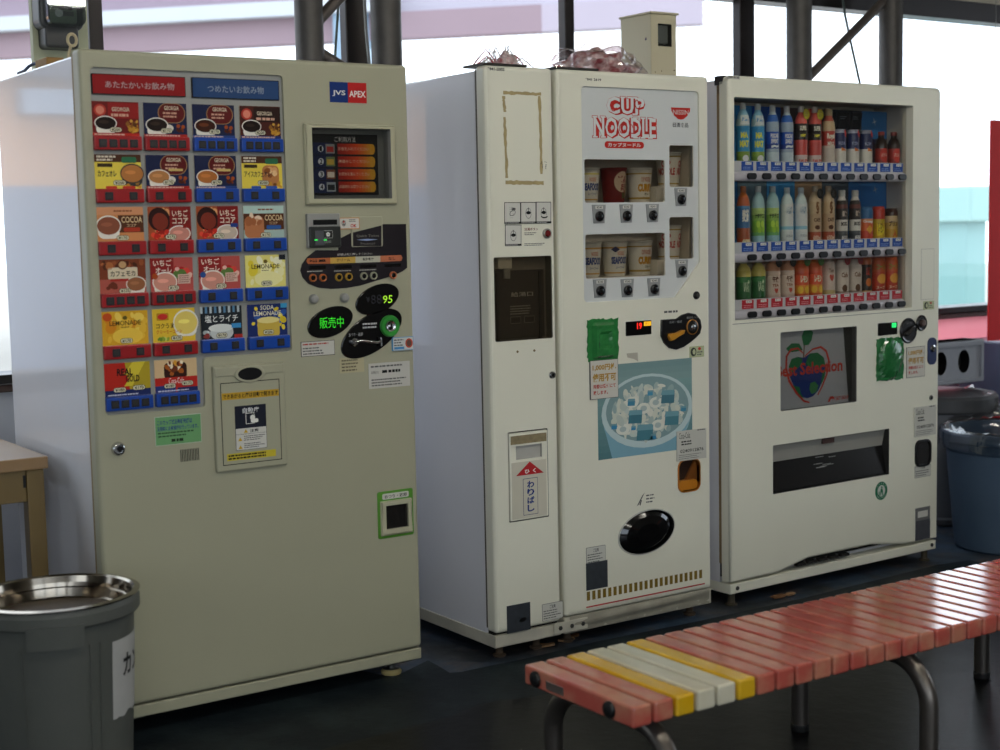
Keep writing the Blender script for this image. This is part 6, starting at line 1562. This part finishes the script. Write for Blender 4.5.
# ------------------------------------------------------------------ grey bin in front
gb = at_z(55, 596, .5)
gbin = thing('trash_bin', 'round grey plastic bin with metal rim and paper sign, bottom left corner', 'bin', (gb.x, gb.y, .0045))
GP = mat('#4f514c', .5, var=.06, scale=8)
RT, RB, HB = .196, .160, .5
RG_ = lambda z: RB + (RT - .012 - RB) * z / HB
b = MB(); b.lathe([(RB - .01, 0), (RB, .008), (RG_(.2), .2), (RG_(.43), .43), (RG_(.455), .455), (RT - .004, .458), (RT, .463), (RT, .488), (RT - .004, HB), (RT - .012, HB), (RT - .014, .46), (RB - .012, .02)], GP, n=56, capt=False)
b.add([((RB - .012) * math.cos(2 * math.pi * k / 40), (RB - .012) * math.sin(2 * math.pi * k / 40), .02) for k in range(40)], [tuple(range(40))], GP)
b.build('bin_body', gbin)
def arc_plate(b, R, a0, a1, z0, z1, th, m, n=14, jag=0, seed=1):
    g = random.Random(seed); V = []; 
    for i in range(n + 1):
        a = a0 + (a1 - a0) * i / n
        zl = z0 + (g.uniform(0, jag) if jag else 0)
        for z_, t_ in ((zl, th), (z1, th), (zl, 0), (z1, 0)):
            rr0 = (R(z_) if callable(R) else R) + t_
            V.append((rr0 * math.sin(a), -rr0 * math.cos(a), z_))
    Fc = []
    for i in range(n):
        o_ = i * 4; p_ = o_ + 4
        Fc += [(o_, p_, p_ + 1, o_ + 1), (o_ + 1, p_ + 1, p_ + 3, o_ + 3), (o_ + 2, p_ + 2, p_, o_)]
    Fc += [(0, 1, 3, 2), (n * 4, n * 4 + 2, n * 4 + 3, n * 4 + 1)]
    b.add(V, Fc, m); return b
b = MB(); arc_plate(b, RG_, R_(-37), R_(1), .415, .47, .016, GP); b.build('handle', gbin)
for a0 in (-44, 6, 14):
    b = MB(); arc_plate(b, RG_, R_(a0), R_(a0 + 1.2), .02, .415, .003, GP, 2); b.build('rib', gbin)
b = MB(); arc_plate(b, RG_, R_(26), R_(92), .215, .405, .0012, mat('#a9a8a4', .7, var=.06, scale=30), 20, .012, 4)
b.text('カン', .104, .312, .2, .366, 0, INKB, .03, wrap=(0, 0, lambda z: RG_(z) + .0016, R_(4)))
lab(b.build('paper_sign', gbin), 'torn white paper sign with black lettering')
b = MB(); b.lathe([(RT - .0125, .492), (RT - .003, .501), (RT + .001, .502), (RT + .0015, .505), (RT - .012, .507), (RT - .018, .503), (RT - .022, .488), (RT - .024, .478), (RT - .03, .476), (RT - .034, .455), (RT - .04, .452)], mat('#8f877b', .14, 1, var=.1), n=64, capb=False, capt=False)
lab(b.build('metal_rim', gbin), 'shiny steel inner rim')
b = MB(); b.lathe([(.001, .446), (RT - .038, .452)], mat('#4a4034', .6, var=.3, scale=60), n=48, capb=False, capt=False); b.build('mesh_tray', gbin)

# ------------------------------------------------------------------ table on the left
tc_ = at_x(48, 456, -1.262)
TX, TY, TZ = -1.262, tc_.y, tc_.z
OAK = mat('#77623a', .42, var=.2, scale=9, coat=.2)
tb = thing('table', 'brown wooden table with worn edges at the left, beside the left machine', 'table', (TX, TY, 0))
b = MB(); b.box(-1.3, 0, 0, .52, TZ - .035, TZ, mat('#967752', .3, var=.12, scale=7, coat=.4), .003); b.build('table_top', tb)
for xx, yy in ((-.058, .012), (-1.29, .012), (-.058, .455), (-1.29, .455)):
    b = MB(); b.box(xx, xx + .048, yy, yy + .048, 0, TZ - .036, OAK, .003); b.build('leg', tb)
for x0, x1, y0, y1 in ((-1.242, -.058, .02, .042), (-1.242, -.058, .46, .482), (-.05, -.028, .06, .455), (-1.28, -1.258, .06, .455)):
    b = MB(); b.box(x0, x1, y0, y1, TZ - .125, TZ - .036, OAK, .002); b.build('apron', tb)
cc = at_y(24, 475, TY + .02); b = MB(); b.box(cc.x - TX - .004, cc.x - TX + .004, .0185, .0201, TZ - .085, TZ - .05, BLACK, .001); b.build('nail_hole', tb)

# ------------------------------------------------------------------ bins and boards at the right
bb = (2.60, .06)
BP = mat('#46586c', .45, var=.06, scale=8)
blue = thing('trash_bin', 'large blue-grey plastic bin lined with a clear bag, at the right edge', 'bin', (bb[0], bb[1], 0))
rt, rb_, hb = .275, .215, .49
RZ = lambda z: rb_ + (rt - .015 - rb_) * z / hb
b = MB(); b.lathe([(rb_ - .012, 0), (rb_, .01), (RZ(.2), .2), (RZ(.405), .405), (RZ(.41) + .012, .417), (RZ(.44) + .012, .445), (rt, .45), (rt, .48), (rt - .006, hb), (rt - .014, hb), (rt - .02, .445), (rb_ - .014, .02)], BP, n=56, capt=False)
b.add([((rb_ - .014) * math.cos(2 * math.pi * k / 40), (rb_ - .014) * math.sin(2 * math.pi * k / 40), .02) for k in range(40)], [tuple(range(40))], BP); b.build('bin_body', blue)
b = MB(); arc_plate(b, RZ, R_(-36), R_(6), .375, .46, .022, BP); b.build('handle', blue)
for a0 in (-52, -34, 8):
    b = MB(); arc_plate(b, RZ, R_(a0), R_(a0 + 1.2), .02, .375, .003, BP, 2); b.build('rib', blue)
g = random.Random(21); V = []; n = 72; prf = [(rt + .006, .42), (rt + .008, .445), (rt + .006, .485), (rt - .002, .501), (rt - .014, .495), (rt - .03, .455), (rt - .05, .385)]
for r0, z_ in prf:
    for k in range(n):
        t = 2 * math.pi * k / n; w_ = g.uniform(-.004, .005); V.append(((r0 + w_) * math.cos(t), (r0 + w_) * math.sin(t), z_ + g.uniform(-.006, .006)))
Fc = [(j * n + i, j * n + (i + 1) % n, (j + 1) * n + (i + 1) % n, (j + 1) * n + i) for j in range(len(prf) - 1) for i in range(n)]
b = MB(); b.add(V, Fc, glass_mat('bin_liner', '#cfd6dc', .16, .1), True); b.build('bag_liner', blue)

rc = (2.86, .62)
RGY = mat('#8e9198', .45, var=.05)
rbn = thing('recycling_bin', 'grey recycling bin with round holes in its front panel, behind the blue bin', 'bin', (rc[0], rc[1], 0))
b = MB(); b.lathe([(.2, 0), (.21, .01), (.215, .03), (.205, .04), (.225, .5)], mat('#6e7074', .5, var=.05), n=44, capt=True); b.build('bin_body', rbn)
b = MB(); b.lathe([(.24, .5), (.245, .51), (.245, .56), (.235, .575), (.001, .58)], mat('#3d3e40', .4), n=44, capb=True); b.build('lid', rbn)
FP = Face(rc[0], rc[1] - .04, 0)
def P_(x, y): p = at_y(x, y, rc[1] - .04); return (p.x - rc[0], p.z)
r_ = P_(985, 339); l_ = P_(985, 381)
pw0, pw1, pz0, pz1 = -.3, r_[0], l_[1], r_[1]
h1, h2 = P_(943, 365), P_(966, 360.5)
mz = (h1[1] + h2[1]) / 2
b = MB(); b.plate(rr(pw0, pz0, pw1, pz1, .008), -.04, .08, RGY, .008, holes=[(rr(pw0 + .02, pz0 + .02, pw1 - .022, pz1 - .024, .004), .012, RGY)])
b.plate(rr(pw0 + .01, pz0 + .01, pw1 - .012, pz1 - .012), -.028, -.02, RGY, 0, holes=[(ell(h[0], mz, .040, .053), .05, BLACK) for h in (h1, h2, (h1[0] * 2 - h2[0], mz))])
b.flat(rr(pw0 + .01, pz0 + .01, pw1 - .012, pz1 - .012), .02, BLACK)
b.add([(pw0, -.035, pz1), (pw1, -.035, pz1), (pw1, .08, pz1), (pw0, .08, pz1)], [(0, 1, 2, 3)], mat('#3a3b40', .4)); b.build('hole_panel', rbn)
crumple('c', (.06, -.06, .47), .24, .2, .1, glass_mat('bag_film', '#d5d3d0', .14, .15), 31, .6).build('plastic_bag', rbn)

a = at_y(986, 341, .95); 
b = MB(); b.box(a.x, a.x + .8, .72, 1.12, 0, .745, mat('#59617a', .35, var=.05, coat=.3), .012); cnt = b.build('storage_chest'); tag(cnt, 'slate blue chest by the window at the far right edge', 'chest')
a, c = at_y(930, 320, 1.15), at_y(1010, 330, 1.15)
def sheet_mat():
    m = bpy.data.materials.new('pink_acrylic'); m.use_nodes = True; nt = m.node_tree; nt.nodes.clear()
    o = nt.nodes.new('ShaderNodeOutputMaterial'); mx = nt.nodes.new('ShaderNodeMixShader'); t = nt.nodes.new('ShaderNodeBsdfTranslucent'); d = nt.nodes.new('ShaderNodeBsdfDiffuse')
    nz = nt.nodes.new('ShaderNodeTexNoise'); nz.inputs['Scale'].default_value = 3; r = nt.nodes.new('ShaderNodeValToRGB'); r.color_ramp.elements[0].color = srgb('#c9707e'); r.color_ramp.elements[1].color = srgb('#d8929c')
    nt.links.new(nz.outputs['Fac'], r.inputs['Fac']); nt.links.new(r.outputs['Color'], t.inputs['Color']); nt.links.new(r.outputs['Color'], d.inputs['Color'])
    mx.inputs['Fac'].default_value = .35; nt.links.new(t.outputs[0], mx.inputs[1]); nt.links.new(d.outputs[0], mx.inputs[2]); nt.links.new(mx.outputs[0], o.inputs['Surface']); return m
b = MB(); b.plate(rr(3.352, .502, 4.398, SILL - .062), YW + .06, YW + .064, sheet_mat()); tag(b.build('pink_panel'), 'translucent pink panel under the window beside the red banner', 'panel')
a, c = at_y(990.5, 120, .82), at_y(990.5, 341, .82)
rbnr = thing('hanging_banner', 'tall plain red banner hanging at the right edge of the photo', 'banner', (0, 0, 0))
b = MB(); b.box(a.x, a.x + .45, .815, .825, .76, a.z, mat('#d01a1d', .6, var=.06, scale=5), .002); b.build('cloth', rbnr)
b = MB(); b.tube([(a.x + .03, .82, a.z), (a.x + .03, .82, 3.1)], .0015, mat('#8a8a86', .5), 6); b.build('string', rbnr)

# ------------------------------------------------------------------ floor sheets
def sheet(name, pts, z, th, m, label):
    b = MB(); P0 = [Vector((p[0], p[1], 0)) for p in pts]
    tr = tessellate_polygon([P0]); a_ = sum(P0[i].x * P0[(i + 1) % len(P0)].y - P0[(i + 1) % len(P0)].x * P0[i].y for i in range(len(P0)))
    top = [(p.x, p.y, z + th) for p in P0]
    fs = []
    for t in tr:
        A_, B2, C2 = (P0[i] for i in t); cr = (B2 - A_).cross(C2 - A_).z
        fs.append(tuple(t) if cr > 0 else tuple(reversed(t)))
    b.add(top, fs, m); n_ = len(P0)
    b.add(top + [(p.x, p.y, z) for p in P0], [(i, n_ + i, n_ + (i + 1) % n_, (i + 1) % n_) if a_ > 0 else (i, (i + 1) % n_, n_ + (i + 1) % n_, n_ + i) for i in range(n_)], m)
    return tag(b.build(name), label, 'floor mat', 'rubber sheets on the floor')
def matm(h, h2, r0):
    m = bpy.data.materials.new('rubber_sheet'); m.use_nodes = True; nt = m.node_tree; b_ = nt.nodes['Principled BSDF']
    tc = nt.nodes.new('ShaderNodeTexCoord'); nz = nt.nodes.new('ShaderNodeTexNoise'); nz.inputs['Scale'].default_value = 3.5; nz.inputs['Detail'].default_value = 8; nz.inputs['Roughness'].default_value = .7
    nt.links.new(tc.outputs['Object'], nz.inputs['Vector']); r = nt.nodes.new('ShaderNodeValToRGB'); r.color_ramp.elements[0].position = .45; r.color_ramp.elements[1].position = .72
    r.color_ramp.elements[0].color = srgb(h); r.color_ramp.elements[1].color = srgb(h2); nt.links.new(nz.outputs['Fac'], r.inputs['Fac']); nt.links.new(r.outputs['Color'], b_.inputs['Base Color'])
    b_.inputs['Roughness'].default_value = r0; b_.inputs['Specular IOR Level'].default_value = .07; bp = nt.nodes.new('ShaderNodeBump'); bp.inputs['Strength'].default_value = .3; bp.inputs['Distance'].default_value = .01; nt.links.new(nz.outputs['Fac'], bp.inputs['Height']); nt.links.new(bp.outputs['Normal'], b_.inputs['Normal']); return m
back = [at_z(*p, 0) for p in ((937, 566), (800, 600), (700, 622), (600, 642), (520, 661), (490, 667), (462, 673), (450, 674), (440, 668), (428, 661.5))]
ptsA = [(-1.9, .35), (-1.9, -1.2), (2.25, -1.2), (2.25, -.02)] + [(p.x, p.y) for p in back] + [(-.34, .06), (-.42, .3), (-.9, .35)]
sheet('rubber_mat', ptsA, 0, .004, matm('#171d22', '#2c3638', .42), 'worn dark blue-grey sheet along the feet of the machines')
edge = [at_z(*p, 0) for p in ((200, 790), (331, 750), (380, 738), (421.6, 727), (450, 719.5), (465, 713), (480, 707), (500, 703.5), (530, 700), (600, 688), (760, 650), (900, 612))]
ptsB = [(-1.3, -3.2), (4.5, -3.2), (4.5, edge[-1].y - .1)] + [(p.x, p.y) for p in reversed(edge)]
sheet('rubber_mat', ptsB, .0045, .004, matm('#0a0a0b', '#121315', .3), 'black rubber sheet with a wavy edge under the bench')
g = random.Random(77)
for k, (px, py) in enumerate(((566, 641), (575, 637), (545, 647), (778, 598), (790, 596))):
    p = at_z(px, py, 0); b = MB(); L_ = g.uniform(.02, .045); pts_ = [(p.x + L_ * math.cos(t) * g.uniform(.6, 1), p.y + L_ * .6 * math.sin(t) * g.uniform(.6, 1)) for t in [q * .785 for q in range(8)]]
    top = [(u, v, .006 + g.uniform(0, .006)) for u, v in pts_]; bot = [(u, v, .0042) for u, v in pts_]
    b.add(top + bot, [tuple(range(8)), tuple(reversed(range(8, 16)))] + [(8 + i, 8 + (i + 1) % 8, (i + 1) % 8, i) for i in range(8)], mat('#7a5636' if k % 2 else '#8a6a4a', .8, var=.2))
    tag(b.build('dry_leaf'), 'small brown scrap on the floor near the machine feet', 'scrap', 'brown scraps on the floor')

# ------------------------------------------------------------------ outside
b = MB(); b.box(-40, 40, -60, 60, -.3, -.2, mat('#b0aca4', .9, var=.1, scale=.5)); structure(b.build('outside_ground'))
zA = 3.3
P0, P1 = at_z(-60, 62.5, zA), at_z(703, 25, zA)
dv = (P1 - P0); Ln = math.hypot(dv.x, dv.y); ang = math.atan2(dv.y, dv.x)
cn = thing('canopy_building', 'blurred building with pink fascia and grey roof outside the windows', 'building', (P0.x, P0.y, 0), ang)
def ob(name, x0, x1, y0, y1, z0, z1, h): b = MB(); b.box(x0, x1, y0, y1, z0, z1, mat(h, .7, var=.04, scale=1)); return b.build(name, cn)
ob('fascia', -16, Ln * .81, -.1, .1, zA, zA + .27, '#98838b'); ob('fascia', Ln * .81, Ln, -.1, .1, zA, zA + .27, '#b3a8b4'); ob('gutter', -16, Ln * .62, -.25, -.05, zA + .27, zA + .42, '#c2c6cc')
ob('upper_fascia', -16, Ln * .6, 0, .3, zA + .42, zA + .8, '#a08f9c'); ob('upper_fascia', Ln * .6, Ln, 0, .3, zA + .27, zA + 1.6, '#b5b0bc')
b = MB(); b.add([(-16, -.2, zA + .8), (Ln * .62, -.2, zA + .8), (Ln * .62, 4, zA + 2.2), (-16, 4, zA + 2.2)], [(0, 1, 2, 3)], mat('#a9abb5', .6, var=.05)); b.build('roof', cn)
ob('roof_rib', Ln * .585, Ln * .63, -.3, .2, zA + .42, zA + 1.6, '#6f7886'); 
ob('post', Ln * .553, Ln * .595, -.2, .2, -.2, zA + 1.6, '#8fa7bb'); ob('drain_pipe', Ln * .598, Ln * .612, -.3, -.2, -.2, zA - .12, '#b8ccd8')
pch = thing('outbuilding', 'peach outbuilding beyond the windows with sunlight painted into its colour, seen only as a reflection', 'building', (-5.2, 10.5, 0))  # added out of view for the warm patch mirrored in the cabinet sides
zc_, zt_ = at_y(40, 186, 10.5).z, at_y(40, 78, 10.5).z
b = MB(); b.box(-1.7, 1.75, 0, 3, zc_, zt_, mat('#efb482', .8, var=.06, scale=2)); b.build('upper_wall', pch)  # sunlight is put into this wall colour; no sun reaches it
b = MB(); b.box(-1.7, 1.75, 0, 3, -.2, zc_, mat('#8f95a6', .8, var=.06, scale=2)); b.build('lower_wall', pch)
b = MB(); b.box(-.6, 1.0, -.25, 0, zt_ - .35, zt_ - .12, mat('#b9c0cf', .6)); b.box(.1, .35, -.2, 0, zc_, zt_ - .35, mat('#aeb4c2', .6)); b.build('awning', pch)
b = MB(); b.box(-1.9, 1.95, -.3, 3.2, zt_, zt_ + .8, mat('#75707a', .7)); b.build('roof', pch)
k0, k1 = at_y(948, 300, 4.5), at_y(990, 186, 4.5)
ks = thing('kiosk', 'pale teal kiosk standing outside the right window', 'kiosk', (0, 0, 0))
b = MB(); b.box(k0.x + .24, k1.x - .04, 4.5, 5.3, -.2, at_y(960, 222, 4.5).z, mat('#8ab5b2', .6, var=.04), .01); b.build('kiosk_body', ks)
b = MB(); b.box(k0.x + .16, k1.x + .02, 4.4, 5.4, at_y(960, 222, 4.5).z, k1.z, mat('#9cc4be', .6, var=.04), .02); b.build('kiosk_top', ks)

# ------------------------------------------------------------------ light
def fixture(x, y, power, label, ln=1.25):
    t = thing('fluorescent_fixture', label, 'ceiling light', (x, y, 3.1), 0, 'ceiling fluorescent fixtures')
    b = MB(); b.box(-ln / 2, ln / 2, -.06, .06, -.07, 0, mat('#c9c9c4', .5), .01); b.build('housing', t)
    m = bpy.data.materials.new('tube_glow'); m.use_nodes = True; p = m.node_tree.nodes['Principled BSDF']; p.inputs['Base Color'].default_value = (.9, .9, .9, 1)
    p.inputs['Emission Color'].default_value = (1, .96, .86, 1); p.inputs['Emission Strength'].default_value = power
    b = MB(); b.tube([(-ln / 2 + .02, 0, -.09), (ln / 2 - .02, 0, -.09)], .016, m, 12); b.build('tube_lamp', t)
LP = 78
for i, (x, y) in enumerate(((-1.9, -2.2), (.1, -2.2), (2.1, -2.2), (-3.4, -5.2), (-1.4, -5.2), (.6, -5.2))):
    fixture(x, y, LP if i < 3 else LP * .6, ['ceiling light in front of the left machine', 'ceiling light in front of the middle machines', 'ceiling light in front of the right machine', 'ceiling light above the hall behind the grey bin', 'ceiling light above the middle of the hall', 'ceiling light above the hall behind the bench'][i])
def portal(x0, x1, z0, z1, y, sgn):
    l = bpy.data.lights.new('window_portal', 'AREA'); l.shape = 'RECTANGLE'; l.size = x1 - x0; l.size_y = z1 - z0; l.cycles.is_portal = True
    o = bpy.data.objects.new('window_portal', l); COL.objects.link(o); o.location = ((x0 + x1) / 2, y, (z0 + z1) / 2); o.rotation_euler = (R_(90 * sgn), 0, 0)
portal(-6.7, 6.2, SILL, HEADZ, YW + .12, -1); portal(-6.8, .9, .7, 2.9, -8.12, 1)
o_ = bpy.data.lights.new('window_portal', 'AREA'); o_.shape = 'RECTANGLE'; o_.size = 5; o_.size_y = 1.2; o_.cycles.is_portal = True
o_ = bpy.data.objects.new('window_portal', o_); COL.objects.link(o_); o_.location = (-7.12, -5, 2.3); o_.rotation_euler = (R_(90), 0, R_(-90))
o_ = bpy.data.lights.new('window_portal', 'AREA'); o_.shape = 'RECTANGLE'; o_.size = 2.9; o_.size_y = 2; o_.cycles.is_portal = True
o_ = bpy.data.objects.new('window_portal', o_); COL.objects.link(o_); o_.location = (7.12, -2.15, 1.9); o_.rotation_euler = (R_(90), 0, R_(90))
w = bpy.data.worlds.new('sky'); SC.world = w; w.use_nodes = True
nt = w.node_tree; bg = nt.nodes['Background']
tc = nt.nodes.new('ShaderNodeTexCoord'); nz = nt.nodes.new('ShaderNodeTexNoise'); nz.inputs['Scale'].default_value = 9; nz.inputs['Detail'].default_value = 6
rp_ = nt.nodes.new('ShaderNodeValToRGB'); rp_.color_ramp.elements[0].position = .35; rp_.color_ramp.elements[0].color = (.80, .86, .95, 1); rp_.color_ramp.elements[1].position = .6; rp_.color_ramp.elements[1].color = (.95, .97, 1, 1)
nt.links.new(tc.outputs['Generated'], nz.inputs['Vector']); nt.links.new(nz.outputs['Fac'], rp_.inputs['Fac']); nt.links.new(rp_.outputs['Color'], bg.inputs['Color'])
bg.inputs['Strength'].default_value = 2.9

# ------------------------------------------------------------------ camera
cam = bpy.data.cameras.new('camera'); co = bpy.data.objects.new('camera', cam); COL.objects.link(co)
cam.sensor_fit = 'HORIZONTAL'; cam.sensor_width = 36; cam.lens = F_PX / 1000 * 36; cam.clip_end = 200; cam.clip_start = .05
r, u, f = _dir(1, 0, 0), _dir(0, 1, 0), _dir(0, 0, 1)
Mc = Matrix(((r.x, u.x, -f.x, CAM.x), (r.y, u.y, -f.y, CAM.y), (r.z, u.z, -f.z, CAM.z), (0, 0, 0, 1)))
co.matrix_world = Mc
cam.dof.use_dof = True; cam.dof.focus_distance = 4.7; cam.dof.aperture_fstop = 3.2
SC.camera = co
SC.view_settings.view_transform = 'Standard'; SC.view_settings.look = 'None'; SC.view_settings.gamma = 1; SC.view_settings.use_curve_mapping = False
SC.view_settings.exposure = .2
SC.cycles.max_bounces = 8; SC.cycles.transparent_max_bounces = 24
SC.cycles.sample_clamp_indirect = 6
